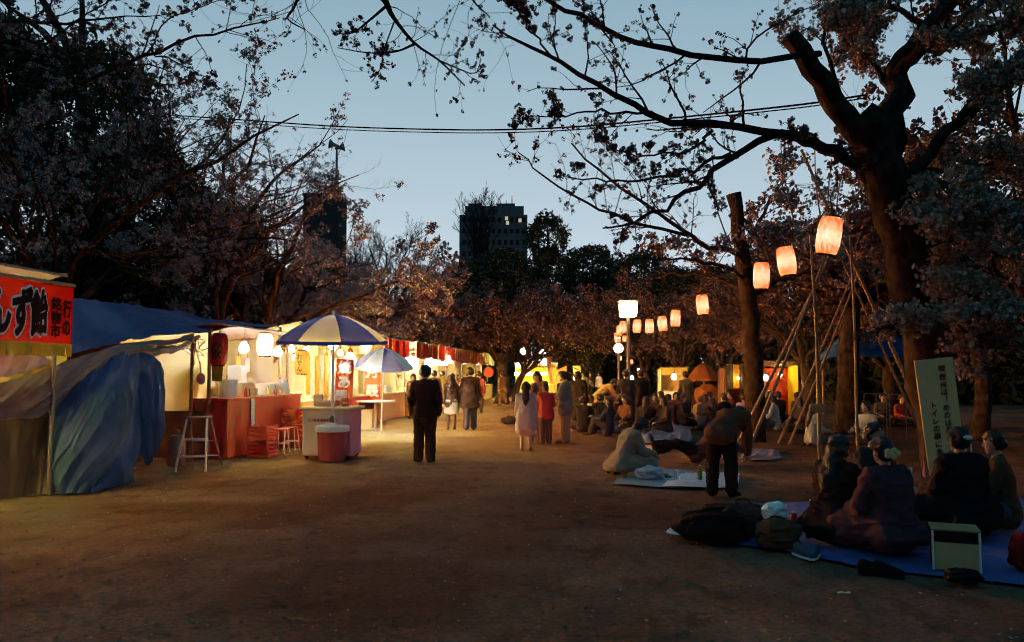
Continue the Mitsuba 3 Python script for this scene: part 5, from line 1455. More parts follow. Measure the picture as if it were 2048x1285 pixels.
# bin and round table by the smaller parasol
t = thing('rubbish_bin', 'cream square bin with a dark opening under the smaller parasol', 'bin')
o = G(730, 860)
part(t, 'body', move(box(-0.20, 0.20, -0.18, 0.2, 0.0, 0.58), o + [0, 0.2, 0]), M_CREAM)
part(t, 'hood', move(box(-0.20, 0.20, -0.17, 0.2, 0.585, 0.78), o + [0, 0.2, 0]), M_BLACK)
t = thing('table', 'round white table beside the cream bin', 'table')
o = G(748, 862) + [0, 0.2, 0]
part(t, 'top', (lathe([(0.001, 0.80), (0.55, 0.80), (0.56, 0.82), (0.55, 0.835), (0.001, 0.835)], 24)[0] + o, lathe([(0, 0)] * 5, 24)[1]), M_WHITEP, 40)
part(t, 'pedestal', (lathe([(0.24, 0.0), (0.22, 0.03), (0.05, 0.06), (0.045, 0.8)], 14)[0] + o, lathe([(0, 0)] * 4, 14)[1]), M_STEEL, 40)

# ---- the bright stall at the far end and the lit boards beside it
fr = frame((X(1030, 52, 1), 52.0, 0), -1.47)
stall('bright yellow stall at the far end of the clearing under four round lamps', fr, 2.7, 1.6, 2.2, 2.0, M_CANVAS, M_YELLOW, M_YELLOW, M_THINYELLOW, (), seed=50, over=0.3, group=None)
c = P(1062, 748, 51.6)
solo('strip_light', 'long bright strip light across the far yellow stall', 'lamp', (box(-1.05, 1.05, -0.05, 0.05, -0.11, 0.11)[0] + c, box(-1.05, 1.05, -0.05, 0.05, -0.11, 0.11)[1]), M_WHITE, emitter=lamp(GOLD, 9))
for lab, px, py in (('upper left', 1046, 704), ('upper right', 1085, 708), ('lower right', 1089, 725), ('lower left', 1038, 731)):
    bulb(f'round lamp over the far yellow stall, {lab} of four', P(px, py, 51.2), 0.19, 22, GOLD, None, 0.3)
t = thing('leaning_banner', 'tall pale banner leaning beside the far yellow stall', 'flag')
part(t, 'cloth', cloth([P(1088, 686, 50), P(1098, 686, 50)], [P(1100, 768, 50), P(1106, 768, 50)], 6, 12, 0.03, 2, 0, 2), M_PEACH, True)
part(t, 'pole', tubes(np.array([[P(1099, 684, 50.02), G(1112, 800)]]), np.array([[0.025, 0.02]]), 6), M_WOOD)
for lab, q, m in (('lit orange board at the left of two far boards', [(1113, 741), (1133, 732), (1133, 764), (1114, 768)], M_THINORANGE), ('lit yellow board at the right of two far boards', [(1145, 732), (1161, 732), (1162, 751), (1148, 752)], M_THINYELLOW)):
    t = thing('notice_board', lab, 'sign')
    pts = np.array([P(x, y, 50) for x, y in q])
    v = np.vstack([pts, pts + [0, 0.06, 0]])
    part(t, 'board', mfd(m3.Manifold.hull_points(v)), m, emitter=lamp((1.0, 0.38, 0.10) if m == M_THINORANGE else (1.0, 0.72, 0.10), 0.42))
    for j in (3, 2):
        part(t, 'leg', tubes(np.array([[pts[j] + [0, 0.03, 0.05], [pts[j][0], pts[j][1] + 0.03, 0]]]), np.array([[0.02, 0.02]]), 5), M_WOOD)
bulb('small lamp below the lit yellow board', P(1150, 757, 49.5), 0.12, 9, GOLD, None, 0.1)

# ------------------------------------------------------------------ the far buildings
M_CONCD = flat('concrete_dark', (0.032, 0.031, 0.033))


def towers():
    Y = 220.0
    t = thing('tower_block', 'dark apartment tower with a few lit windows beyond the trees', 'building')
    x = lambda px: X(px, Y, 20)
    z = lambda py: P(1000, py, Y)[2]
    part(t, 'wall', box(x(918), x(1055), Y, Y + 20, 0, z(430), 0.05), M_CONC)
    part(t, 'wall', box(x(929), x(1048), Y + 1, Y + 19, z(430) + 0.003, z(411), 0.05), M_CONC)
    part(t, 'wall', box(x(936), x(962), Y + 2, Y + 15, z(411) + 0.003, z(404), 0.05), M_CONC)
    part(t, 'wall', box(x(992), x(1030), Y + 2, Y + 15, z(411) + 0.003, z(404), 0.05), M_CONC)
    for px in (1000, 1012, 1024):
        part(t, 'antenna', tubes(np.array([[(x(px), Y + 6, z(405)), (x(px), Y + 6, z(392 if px < 1020 else 385))]]), np.array([[0.18, 0.08]]), 5), M_STEEL)
    r = np.random.default_rng(4)
    lit = {(7, 1): 1, (8, 1): 1, (9, 1): 1, (4, 4): 1, (8, 7): 1}
    for j in range(14):
        for i in range(11):
            px = 924 + i * 12.0
            zc = z(440) - j * 3.1
            if zc < z(535):
                break
            part(t, 'window', box(x(px), x(px) + 0.85, Y - 0.05, Y + 0.1, zc - 0.65, zc + 0.65, 0.02), M_INK)
    for px, py in ((1013, 437), (1015, 446), (1040, 441), (975, 462), (1012, 507)):
        c = P(px, py, Y - 0.3)
        part(t, 'lit_window', box(c[0] - 0.42, c[0] + 0.42, Y - 0.09, Y - 0.055, c[2] - 0.5, c[2] + 0.5, 0.01), M_WHITE, label='lit window', emitter=lamp((1.0, 0.75, 0.45), 0.45))
    part(t, 'warning_lamp', ball((x(1024), Y + 6, z(384)), 0.28, 1), M_RED, True, label='red warning lamp on the mast', emitter=lamp((1.0, 0.12, 0.1), 1.2))
    Y = 100.0
    t = thing('square_tower', 'dark square concrete tower with a parapet and thin aerials, left of the sky gap', 'building')
    x0, x1, zt = X(606, Y, 20), X(677, Y, 20), P(640, 392, Y)[2]
    part(t, 'wall', box(x0, x1, Y, Y + 5, 0, zt, 0.03), M_CONCD)
    part(t, 'parapet', box(x0 - 0.12, x1 + 0.12, Y - 0.12, Y + 5.12, zt + 0.003, zt + 0.35, 0.02), M_CONCD)
    part(t, 'ledge', box(x0 - 0.06, x1 + 0.06, Y - 0.06, Y + 5.06, zt - 1.8, zt - 1.55, 0.02), M_CONCD)
    for px, top in ((612, 362), (624, 358), (634, 356), (653, 350), (656, 362)):
        part(t, 'aerial', tubes(np.array([[(X(px, Y, 24), Y + 1.5, zt), (X(px, Y, 24), Y + 1.5, P(px, top, Y)[2])]]), np.array([[0.035, 0.02]]), 5), M_STEEL)
    t = thing('loudspeaker_pole', 'tall pole with two horn loudspeakers on the square tower', 'pole')
    xp = X(665, Y, 26)
    part(t, 'pole', tubes(np.array([[(xp, Y + 2.5, zt + 0.3), (xp - 0.06, Y + 2.5, P(664, 280, Y)[2])]]), np.array([[0.20, 0.12]]), 10), M_STEEL)
    part(t, 'box', box(xp - 0.25, xp + 0.45, Y + 2.2, Y + 2.8, zt + 0.6, zt + 1.5), M_STEEL)
    for dx, py, a in ((-0.75, 279, 1.35), (0.62, 285, -1.35)):
        m = lathe([(0.12, -0.65), (0.16, -0.3), (0.30, 0.1), (0.62, 0.5), (0.60, 0.5), (0.26, 0.08), (0.001, 0.0)], 16)
        c = np.array([xp + dx * 0.6, Y + 2.4, P(664, py, Y)[2]])
        part(t, 'horn', (roty(m, a * (-1 if dx < 0 else -1))[0] + c, m[1]), M_STEEL, 40)
    part(t, 'bracket', tubes(np.array([[(xp - 0.7, Y + 2.5, P(664, 281, Y)[2]), (xp + 0.7, Y + 2.5, P(664, 285, Y)[2])]]), np.array([[0.07, 0.07]]), 6), M_STEEL)


towers()
for k, (off, r, lab) in enumerate(((0, 0.014, 'upper of two cables sagging across the sky between the trees'), (6, 0.009, 'lower of two cables sagging across the sky between the trees'))):
    pts = [P(240, 212 + off * 0.4, 19), P(290, 226 + off * 0.6, 18.4), P(480, 240 + off, 17), P(670, 253 + off, 15.8), P(850, 259 + off, 14.8), P(1000, 260 + off, 14.0), P(1150, 254 + off, 13.2), P(1330, 238 + off, 12.2), P(1590, 211 + off, 11.0), P(1735, 190 + off, 10.4)]
    solo('overhead_cable', lab, 'cable', tube(curve(pts, 60), r, 6), M_BLACK, True)



def lump(c, size, seed, amp=0.24, freq=4.6, sub=4, floor=True):
    v, f = ball((0, 0, 0), 1, sub)
    d = meshkit.fbm(v * freq * 0.5 + seed * 3.1, 4, seed) - 0.45
    v = np.sign(v) * np.abs(v) ** 0.8 * (1 + amp * 3 * d[:, None]) * np.asarray(size)
    if floor:
        v[:, 2] = np.maximum(v[:, 2], -0.82 * size[2])
        v[:, 2] += 0.82 * size[2]
    return v + np.asarray(c), f


# ------------------------------------------------------------------ the picnic side: bamboo, lanterns, lamps
def bamboo(label, a, b, r=0.045, group=None, parent=None):
    a, b = np.asarray(a, float), np.asarray(b, float)
    n = 26
    w = np.linspace(0, 1, n)[:, None]
    p = a * (1 - w) + b * w + 0.02 * np.sin(w * 5 + r * 100) * np.array([1, 0.3, 0])
    q = 0.68 * r * (1 - 0.35 * w[:, 0])
    q[::4] *= 1.10
    return solo('bamboo_pole', label, 'pole', tube(p, q, 9), M_BAMBOO, 40, group)


bamboo('leaning bamboo pole of the crossed frame, its foot at the left', G(1466, 910), P(1752, 318, 16.0), 0.055)
bamboo('leaning bamboo pole running beside the first one, its foot a little further right', G(1490, 925), P(1668, 470, 15.6), 0.05)
bamboo('leaning bamboo pole of the crossed frame, passing behind the yellow notice', G(1880, 912), P(1604, 300, 16.2), 0.06)
bamboo('thinner bamboo pole beside the one behind the notice', G(1850, 880), P(1640, 430, 17.0), 0.045)
bamboo('leaning bamboo pole of the rear frame, left of two', G(1558, 888), P(1702, 560, 18.8), 0.05)
bamboo('leaning bamboo pole of the rear frame, right of two', G(1580, 890), P(1720, 540, 18.6), 0.05)
bamboo('upright bamboo post with an oval plaque', G(1643, 945), P(1622, 470, 13.3), 0.05)
bamboo('upright bamboo post right of the one with the oval plaque', G(1718, 916), P(1700, 470, 15.5), 0.045)
for k, (a, b) in enumerate((((1655, 455), (1662, 318)), ((1668, 455), (1690, 310)), ((1640, 440), (1628, 300)), ((1590, 460), (1560, 296)))):
    bamboo(f'thin cane rising above the crossed frame, {("first", "second", "third", "leftmost")[k]} of four', P(*a, 16.0), P(*b, 16.0), 0.022)
solo('binding', 'dark rope binding where the bamboo poles cross', 'rope', cat([tube(curve([P(1668, 488, 16) + 0.11 * np.array([math.cos(w), math.sin(w), 0.25 * math.sin(w * 2.3) + 0.1 * (w / 12)]) for w in np.linspace(0, 25, 50)], 150), 0.014, 5)]), M_BROWN)
t = thing('oval_plaque', 'oval wooden plaque fixed to the upright bamboo post', 'sign')
c = P(1638, 817, 12.9)
m = rotx(lathe([(0.001, -0.012), (0.5, -0.012), (0.51, 0), (0.5, 0.012), (0.001, 0.012)], 28), 1.5708)
part(t, 'board', (m[0] * [0.31, 1, 0.145] + c, m[1]), M_CARD, 40)
part(t, 'nail', ball(c - [0, 0.016, 0], 0.010, 1), M_STEEL, True)

lan = [(1658, 472, 12.3, 48, 76, 'largest paper lantern, nearest and highest on the string'), (1573, 523, 15.8, 37, 58, 'second paper lantern from the right'), (1523, 552, 17.8, 33, 53, 'third paper lantern from the right'),
       (1405, 610, 24.5, 25, 40, 'lone paper lantern in the middle of the string'), (1351, 637, 29.5, 20, 34, 'fifth paper lantern from the right, at the right of a close group'), (1325, 648, 31.5, 19, 31, 'sixth paper lantern from the right in the close group'),
       (1299, 653, 33.0, 18, 29, 'seventh paper lantern from the right in the close group'), (1274, 653, 34.5, 17, 27, 'eighth paper lantern from the right, right of the lamp post'), (1246, 655, 36.0, 14, 25, 'paper lantern just left of the lamp post'),
       (1239, 662, 38.0, 13, 22, 'paper lantern behind the one left of the lamp post'), (1235, 676, 41.0, 13, 20, 'lowest of three paper lanterns left of the lamp post'), (1249, 678, 44.0, 8, 13, 'very small lantern right of the lowest of three'),
       (1328, 689, 46.0, 9, 13, 'tiny far lantern, upper of a pair in the gap under the string'), (1337, 701, 48.0, 9, 10, 'tiny far lantern, lower of a pair in the gap under the string'), (1240, 717, 47.0, 8, 10, 'tiny far lantern below the round white lamp'),
       (1263, 724, 50.0, 7, 10, 'tiny far lantern right of the round white lamp')]
for k, (px, py, Y, w, h, lab) in enumerate(lan):
    s = Y / F
    lantern(lab, P(px, py, Y), w * s / 2, h * s, 1.0, tilt=(0.16, -0.10, 0.03, -0.06)[k] if k < 4 else 0.03 * ((k * 7) % 5 - 2))
line = [P(1768, 372, 10.8)] + [P(px, py - h / 2, Y) + [0, 0, 0.16] for px, py, Y, w, h, _ in lan[:9]]
sag = []
for a, b in zip(line[:-1], line[1:]):
    for w in np.linspace(0, 1, 8)[:-1]:
        sag.append(a * (1 - w) + b * w - np.array([0, 0, 0.16 * 4 * w * (1 - w) * min(1, np.linalg.norm(b - a) / 4)]))
solo('lantern_string', 'cable carrying the paper lanterns away through the trees', 'cable', tube(np.array(sag + [line[-1]]), 0.012, 5), M_BLACK, True)

t = thing('lamp_post', 'tall park lamp with a bright square head', 'street lamp')
c = P(1256, 619, 26)
part(t, 'head', mfd(m3.Manifold.hull_points(np.array([[x * 0.26 * k, y * 0.26 * k, z] for z, k in ((-0.24, 0.86), (-0.2, 0.95), (0.18, 1.0), (0.24, 0.9)) for x in (-1, 1) for y in (-1, 1)]) + c)), M_WHITE, emitter=lamp((1.0, 0.60, 0.22), 26))
part(t, 'cap', box(c[0] - 0.3, c[0] + 0.3, c[1] - 0.3, c[1] + 0.3, c[2] + 0.243, c[2] + 0.29), M_STEEL)
part(t, 'post', tubes(np.array([[(c[0], c[1], -0.05), (c[0], c[1], c[2] - 0.243)]]), np.array([[0.075, 0.055]]), 10), M_STEEL)
t = thing('lamp_post', 'lower park lamp with a round white globe left of the square lamp', 'street lamp')
c = P(1237, 697, 33)
part(t, 'globe', ball(c, 0.19, 2), M_WHITE, True, emitter=lamp((1.0, 0.86, 0.62), 20))
part(t, 'post', tubes(np.array([[(c[0], c[1], -0.05), (c[0], c[1], c[2] - 0.19)]]), np.array([[0.06, 0.045]]), 8), M_STEEL)
for lab, px, py, Y, r, pw, rgb in (('small round lamp low among the far picnickers', 1264, 757, 40, 0.10, 12, COOL), ('bright bulb hanging in front of the yellow awning', 1348, 755, 38.5, 0.13, 2, COOL), ('small lamp above the bright far bulb', 1277, 741, 41, 0.07, 9, GOLD),
                                   ('bulb at the left edge of the red and yellow tent', 1532, 757, 29.5, 0.10, 8, GOLD), ('bulb on the signpost right of the tent', 1684, 760, 27.5, 0.075, 8, GOLD), ('small bulb left of the glowing tent', 1476, 757, 33.5, 0.05, 5, GOLD)):
    bulb(lab, P(px, py, Y), r, pw, rgb, None, 0.15)
t = thing('signpost', 'small square sign on a pale post above a bulb', 'sign')
c = P(1690, 725, 28)
part(t, 'plate', box(c[0] - 0.11, c[0] + 0.11, c[1] - 0.01, c[1] + 0.01, c[2] - 0.15, c[2] + 0.17), M_WHITE)
part(t, 'post', tubes(np.array([[(c[0], c[1] + 0.04, -0.03), (c[0], c[1] + 0.04, c[2] + 0.18)]]), np.array([[0.035, 0.03]]), 7), M_BAMBOO)

# far lit stalls on the picnic side
fr = frame((X(1322, 41, 1), 41.0, 0), -1.47)
stall('small far stall with a yellow awning and a bright bulb', fr, 1.3, 1.2, 1.85, 1.75, M_THINYELLOW, M_CREAM, M_CREAM, M_WHITE, (M_THINYELLOW,), 1.55, 0.45, 61, 0.7, over=0.25, group=None)
M_RUST = flat('rust_cloth', (0.16, 0.055, 0.018))
parasol('wide rust orange parasol standing over the covered heap on the picnic side', (X(1410, 37, 0), 37.0, 0), P(1406, 727, 37.0), 0.78, 1.35, (M_RUST, M_RUST), 8, 0.3, 0.10, None)
solo('covered_heap', 'heap under an orange cloth below the rust orange parasol', 'heap', lump((X(1416, 36.2, 0.5), 36.2, 0.0), (0.55, 0.45, 0.62), 4, 0.2, 3.5), M_RUST, True)
fr = frame((X(1526, 29.8, 1), 29.8, 0), -1.5)
stall('open tent with red and yellow cloth glowing inside, far right', fr, 1.45, 1.7, 1.98, 1.8, M_DARKTARP, M_RED, M_YELLOW, None, (), seed=63, over=0.3, group=None)
bulb('bulb glowing inside the red and yellow tent', P(1560, 750, 30.8), 0.08, 4.5, AMBER, None, 0.15)
solo('red_cushion', 'bright red bundle inside the glowing tent', 'bundle', (lambda m: (m[0] + 0.06 * (meshkit.fbm(m[0] * 5, 3, 3)[:, None] - 0.5), m[1]))(ball(P(1560, 776, 30.6), 0.34, 3, (0.8, 0.6, 1.1))), M_RED, True)
fr = frame((X(1450, 34, 1), 34.0, 0), -1.5)
stall('narrow orange lit stall left of the glowing tent', fr, 1.1, 1.4, 1.9, 1.75, M_DARKTARP, M_BROWN, M_BROWN, None, (M_DARKTARP, M_ORANGE), 1.0, 0.25, 64, over=0.3, group=None)
bulb('bulb inside the narrow orange stall', P(1482, 744, 34.8), 0.05, 0.6, AMBER, None, 0.15)
t = thing('awning', 'dark blue tarpaulin roof stretched between posts behind the bamboo frame', 'awning')
a = [P(1640, 712, 24), P(1700, 672, 25), P(1790, 676, 25), P(1850, 716, 24)]
b = [P(1640, 724, 21.5), P(1700, 716, 21.3), P(1790, 718, 21.3), P(1850, 728, 21.5)]
part(t, 'sheet', cloth(a, b, 30, 12, 0.06, 1, 0.1, 6), M_TARP, True)
for p in (P(1645, 720, 22), P(1845, 722, 22)):
    part(t, 'post', tubes(np.array([[[p[0], p[1], -0.03], p]]), np.array([[0.03, 0.03]]), 7), M_BAMBOO)
t = thing('handrail', 'low steel handrail glinting behind the bamboo frame', 'railing')
for a, b in (((1726, 788), (1772, 788)), ((1776, 789), (1812, 790))):
    part(t, 'rail', tubes(np.array([[P(*a, 20), P(*b, 20)]]), np.array([[0.014, 0.014]]), 7), M_STEEL)
for px in (1728, 1752, 1772, 1778, 1811):
    p = P(px, 789, 20)
    part(t, 'upright', tubes(np.array([[[p[0], p[1], -0.03], p]]), np.array([[0.012, 0.012]]), 6), M_STEEL)
# a stout trunk in the dark behind the posts
cherry('cherry_tree', 'low cherry tree with a stout dark trunk between the two upright posts', (X(1692, 20.5, 1), 20.5), 5.6, 2.8, 91, 1.2, 'mid', 0.18, 2, (0.8, 0.6), keepz=4.2, fork=0.6, r0=0.30)


def notice():
    t = thing('notice_board', 'tall yellowish notice leaning beside the large cherry trunk, with two columns of writing', 'sign')
    Y = 9.3
    tl, tr, bl, br = P(1829, 722, Y), P(1905, 714, Y), P(1858, 940, Y - 0.05), P(1932, 920, Y - 0.05)
    n = np.array([0, -1.0, 0])
    part(t, 'board', mfd(m3.Manifold.hull_points(np.array([p + [0, d, 0] for p in (tl, tr, bl, br) for d in (0, 0.02)]))), M_SIGN)

    def on(u, v, d):
        u, v = u[:, None], v[:, None]
        return (tl * (1 - u) + tr * u) * (1 - v) + (bl * (1 - u) + br * u) * v + n * d[:, None]
    W, H = np.linalg.norm(tr - tl), np.linalg.norm(bl - tl)
    em = 0.084
    for txt, u0, v0, pitch, m in (('喫煙所', 0.675, 0.065, 0.080, M_DARKRED), ('は「めのは発参一前に', 0.665, 0.292, 0.0725, M_INK), ('トイレの横にあり', 0.335, 0.40, 0.0715, M_INK)):
        v, f = extrude(glyph_polys(txt, True, pitch * H / em), 0.003, 0.012)
        U = u0 + (v[:, 0] - 0.5) * em / W
        V = v0 - v[:, 1] * em / H
        part(t, 'lettering', (on(U, V, 0.002 + v[:, 2]), f), m)
    for p, q in ((bl, -0.03), (br, 0.03)):
        part(t, 'stake', tubes(np.array([[p * 0.7 + (tl if q < 0 else tr) * 0.3 + [0, 0.045, 0], [p[0] + (0.07 if q < 0 else 0.05), Y + 0.03, -0.05]]]), np.array([[0.02, 0.02]]), 6), M_WOOD)
    pts = [P(1922, 868, Y + 0.1), P(1934, 874, Y + 0.05), P(1942, 892, Y), P(1940, 912, Y - 0.02), P(1934, 925, Y), P(1932, 900, Y + .03), P(1926, 892, Y + .08)]
    solo('cord', 'loop of pale cord hanging at the edge of the notice', 'cord', tube(curve(pts, 40), 0.007, 6), M_WHITEP, True)


notice()


# ------------------------------------------------------------------ sheets and belongings
M_SHEETG = flat('sheet_grey', (0.085, 0.085, 0.12), 0.6)


def ground_sheet(label, near, far_, mat, seed, amp=0.02, n=60, m=24, group=None, name='picnic_sheet', lift=0.02):
    A, B = curve([G(*q) for q in near], n), curve([G(*q) for q in far_], n)
    v = np.linspace(0, 1, m)[None, :, None]
    a = A[:, None] * (1 - v) + B[:, None] * v
    fl = meshkit.fbm(a * 2.1 + seed * 5, 4, seed)
    cr = (1 - np.abs(2 * meshkit.noise(a * [2.5, 4.2, 1] + seed, seed) - 1)) ** 4
    a[..., 2] = lift + amp * (fl + 0.8 * cr)
    edge = np.minimum(np.minimum(np.linspace(0, 1, n), np.linspace(1, 0, n))[:, None], np.minimum(v[0, :, 0], 1 - v[0, :, 0])[None])
    a[..., 2] = a[..., 2] * np.clip(edge * 8, 0.5, 1)
    return solo(name, label, 'sheet', grid(a), mat, True, group)


ground_sheet('large bright blue picnic sheet under the nearest seated group', [(1332, 1072), (1480, 1093), (1600, 1110), (1720, 1137), (1850, 1153), (2100, 1180)], [(1490, 1013), (1550, 1009), (1640, 1006), (1760, 1002), (1900, 1000), (2100, 1002)], M_SHEET, 1, 0.025, 90, 40)
ground_sheet('teal picnic sheet under the kneeling woman in the grey coat', [(1228, 970), (1290, 975), (1340, 978), (1372, 978)], [(1240, 944), (1290, 940), (1340, 940), (1385, 944)], M_SHEETT, 2)
ground_sheet('pale shiny picnic sheet beside the teal one', [(1325, 977), (1380, 979), (1430, 980), (1476, 980)], [(1352, 952), (1400, 950), (1440, 950), (1480, 950)], M_SHEETP, 3, 0.03, lift=0.045)
ground_sheet('crumpled pale blue sheet behind the kneeling woman', [(1268, 890), (1300, 893), (1345, 892), (1385, 888)], [(1285, 858), (1310, 854), (1345, 856), (1380, 860)], M_SHEETG, 4, 0.13)
ground_sheet('narrow pale orange mat below the reclining person', [(1262, 905), (1300, 905), (1350, 903)], [(1272, 893), (1305, 892), (1350, 893)], M_PEACH, 5, 0.03)
ground_sheet('pale blue sheet by the feet of the bamboo poles', [(1478, 921), (1520, 924), (1563, 920)], [(1486, 903), (1520, 900), (1556, 903)], M_SHEETG, 6, 0.06)
ground_sheet('dark mat below the crowd of far picnickers', [(1120, 862), (1220, 866), (1330, 862)], [(1150, 835), (1230, 832), (1330, 834)], M_PURPLE, 7, 0.03)
ground_sheet('torn newspaper corner sticking out at the left end of the blue sheet', [(1330, 1071), (1350, 1076), (1392, 1079)], [(1345, 1064), (1365, 1058), (1395, 1062)], M_SHEETP, 8, 0.02, 20, 10, name='newspaper', lift=0.05)


def bag(label, at, size, mat, seed, cat_='bag', name='bag', handle=True, z=0.03):
    t = thing(name, label, cat_)
    c = np.asarray(at) + [0, 0, z]
    part(t, 'sack', lump(c, size, seed), mat, True)
    if handle:
        h = c + [0, 0, 1.75 * size[2]]
        part(t, 'handle', tube(curve([h + [-0.4 * size[0], 0, -0.1 * size[2]], h + [-0.25 * size[0], 0.02, 0.28 * size[2]], h + [0.25 * size[0], 0.02, 0.25 * size[2]], h + [0.4 * size[0], 0, -0.12 * size[2]]], 14), 0.011, 6), mat, True)
    return t


bag('slumped black bag at the left end of the blue sheet', G(1425, 1086), (0.30, 0.19, 0.135), M_BLACK, 1)
bag('small black pouch against the slumped bag', G(1380, 1084), (0.09, 0.08, 0.09), M_BLACK, 2, handle=False)
bag('upright black bag behind the slumped one', G(1488, 1078), (0.20, 0.15, 0.17), CLOTH['charcoal'], 3)
bag('dark brown bag on the blue sheet under a white plastic bag', G(1556, 1098), (0.20, 0.16, 0.125), CLOTH['brown'], 4)
bag('white plastic bag slumped on the dark brown bag', G(1552, 1092) + [0, 0, 0.20], (0.11, 0.10, 0.09), M_WHITEP, 5, handle=False)
bag('folded pale scarf between the dark bags', G(1512, 1050) + [0, 0, 0.05], (0.08, 0.10, 0.05), M_PEACH, 6, 'scarf', 'scarf', False)
bag('dark coat folded at the far edge of the blue sheet', G(1450, 1030), (0.22, 0.14, 0.05), M_BLACK, 7, 'coat', 'folded_coat', False)
bag('bright red cloth bundle at the right edge of the picture', G(2052, 1146), (0.10, 0.12, 0.15), M_DARKRED, 8, 'bundle', 'cloth_bundle', False)
bag('dark rounded bag lying alone on the earth left of the group of girls', G(1020, 850), (0.24, 0.2, 0.12), M_BLACK, 9)
bag('grey plastic bag on the teal sheet', G(1300, 962), (0.20, 0.16, 0.10), M_SHEETP, 10, handle=False)
bag('pale crumpled bag among the far picnickers', G(1222, 842), (0.28, 0.2, 0.17), M_WHITE, 11, handle=False)
bag('low dark bag before the far picnickers', G(1262, 868), (0.26, 0.2, 0.14), M_BLACK, 12)
bag('dark bag at the near corner of the blue sheet beside the carton', G(1925, 1172), (0.12, 0.1, 0.05), M_BLACK, 13, handle=False)
t = thing('storage_box', 'brown cardboard box with a dark printed band in front of the black coated back', 'box')
a = -0.40
o = G(1932, 1150) + [0, 0.16, 0.02]
f = lambda m: move(m, o, a)
part(t, 'carton', f(box(-0.165, 0.165, -0.15, 0.15, 0.0, 0.315)), flat('carton_pale', (0.50, 0.40, 0.19)))
part(t, 'printed_band', f(box(-0.166, 0.166, -0.1535, -0.1505, 0.225, 0.312, 0.001)), M_INK)
part(t, 'side_print', f(box(-0.1685, -0.1655, -0.149, 0.149, 0.003, 0.312, 0.001)), M_INK)
for x in (-0.167, 0.167):
    part(t, 'edge_tape', f(box(x - 0.009, x + 0.009, -0.156, -0.1505, 0.0, 0.315, 0.001)), M_WHITE)
part(t, 'lid', f(box(-0.178, 0.178, -0.163, 0.163, 0.318, 0.330)), M_CARD)
t = thing('crate', 'orange lit carton between the kneeling woman and the reclining person', 'box')
o = G(1283, 944) + [0, 0.25, 0.02]
part(t, 'carton', move(box(-0.15, 0.16, -0.15, 0.15, 0, 0.33), o, 0.2), flat('carton_orange', (0.45, 0.23, 0.10)))
part(t, 'flap', move(box(-0.14, 0.15, -0.145, 0.0, 0.333, 0.343), o, 0.2), M_CARD)
t = thing('paper_cup', 'white paper cup held up behind the seated woman with the hair tie', 'cup')
c = P(1817, 945, 7.9)
part(t, 'cup', (lathe([(0.001, 0), (0.026, 0), (0.036, 0.09), (0.038, 0.092), (0.034, 0.088), (0.025, 0.01)], 16)[0] + c - [0, 0, 0.05], lathe([(0, 0)] * 6, 16)[1]), M_WHITEP, 40)


def shoe_mesh(L=0.26, high=0.075):
    b = [hull([(0, -L * 0.36, 0.038, 0.036), (0, -L * 0.33, high, 0.032), (0, L * 0.08, 0.035, 0.040)]), hull([(0, L * 0.08, 0.034, 0.041), (0.004, L * 0.40, 0.026, 0.026), (-0.010, L * 0.30, 0.03, 0.03)])]
    v, f = mfd(m3.Manifold.batch_boolean(b, m3.OpType.Add).refine_to_length(0.03))
    v[:, 2] = np.maximum(v[:, 2], 0.004)
    return v, f


for k, (px, py, a, m, lab) in enumerate(((1610, 1118, 0.25, M_WHITEP, 'left of a pair of pale soled shoes standing at the edge of the blue sheet'), (1632, 1120, -0.55, M_WHITEP, 'right of a pair of pale soled shoes standing at the edge of the blue sheet'),
                                         (1752, 1152, 1.2, M_BLACK, 'left dark shoe lying at the near edge of the blue sheet'), (1782, 1156, 0.9, M_BLACK, 'right dark shoe lying at the near edge of the blue sheet'))):
    t = thing('shoe', lab, 'shoe')
    o = G(px, py)
    part(t, 'upper', move(shoe_mesh(0.24), o + [0, 0.05, 0.012], a + 3.14), CLOTH['denim'] if m == M_WHITEP else M_BLACK, True)
    s = mfd(m3.Manifold.hull_points(np.array([(x, y, z) for x, y in ((-0.04, -0.11), (0.04, -0.11), (0.045, 0.05), (0.02, 0.125), (-0.025, 0.12), (-0.045, 0.05)) for z in (0, 0.018)])))
    part(t, 'sole', move(s, o + [0, 0.05, 0.004], a + 3.14), m)
for k, (px, py, h, w, m, lab) in enumerate(((1606, 1072, 0.122, 0.033, M_ALU, 'silver drink can standing left of the long haired woman'), (1588, 1060, 0.122, 0.033, M_RED, 'red drink can on the blue sheet beside the silver one'), (1622, 1052, 0.21, 0.033, M_GREEN, 'green bottle on the blue sheet behind the cans'),
                                              (1856, 1092, 0.122, 0.033, M_YELLOW, 'yellow drink can between the kneeling woman and the cardboard box'), (1842, 1060, 0.20, 0.034, M_GLASSJAR, 'pale bottle behind the yellow drink can'), (1352, 965, 0.122, 0.033, M_ALU, 'silver drink can on the pale middle sheet'), (1400, 968, 0.21, 0.034, M_GREEN, 'green bottle lying upright on the pale middle sheet'))):
    t = thing('can' if h < 0.15 else 'bottle', lab, 'can' if h < 0.15 else 'bottle')
    o = G(px, py) + [0, 0, 0.05]
    q = lathe([(0.001, 0), (w * 0.85, 0), (w, 0.012), (w, h * (0.93 if h < 0.15 else 0.6)), (w * (0.82 if h < 0.15 else 0.4), h * (1.0 if h < 0.15 else 0.8)), (w * 0.38, h)], 14)
    part(t, 'body', (q[0] + o, q[1]), m, 40)
    q = lathe([(w * 0.42, h), (w * 0.42, h + 0.012), (0.001, h + 0.013)], 12)
    part(t, 'cap', (q[0] + o, q[1]), M_WHITEP, 40)
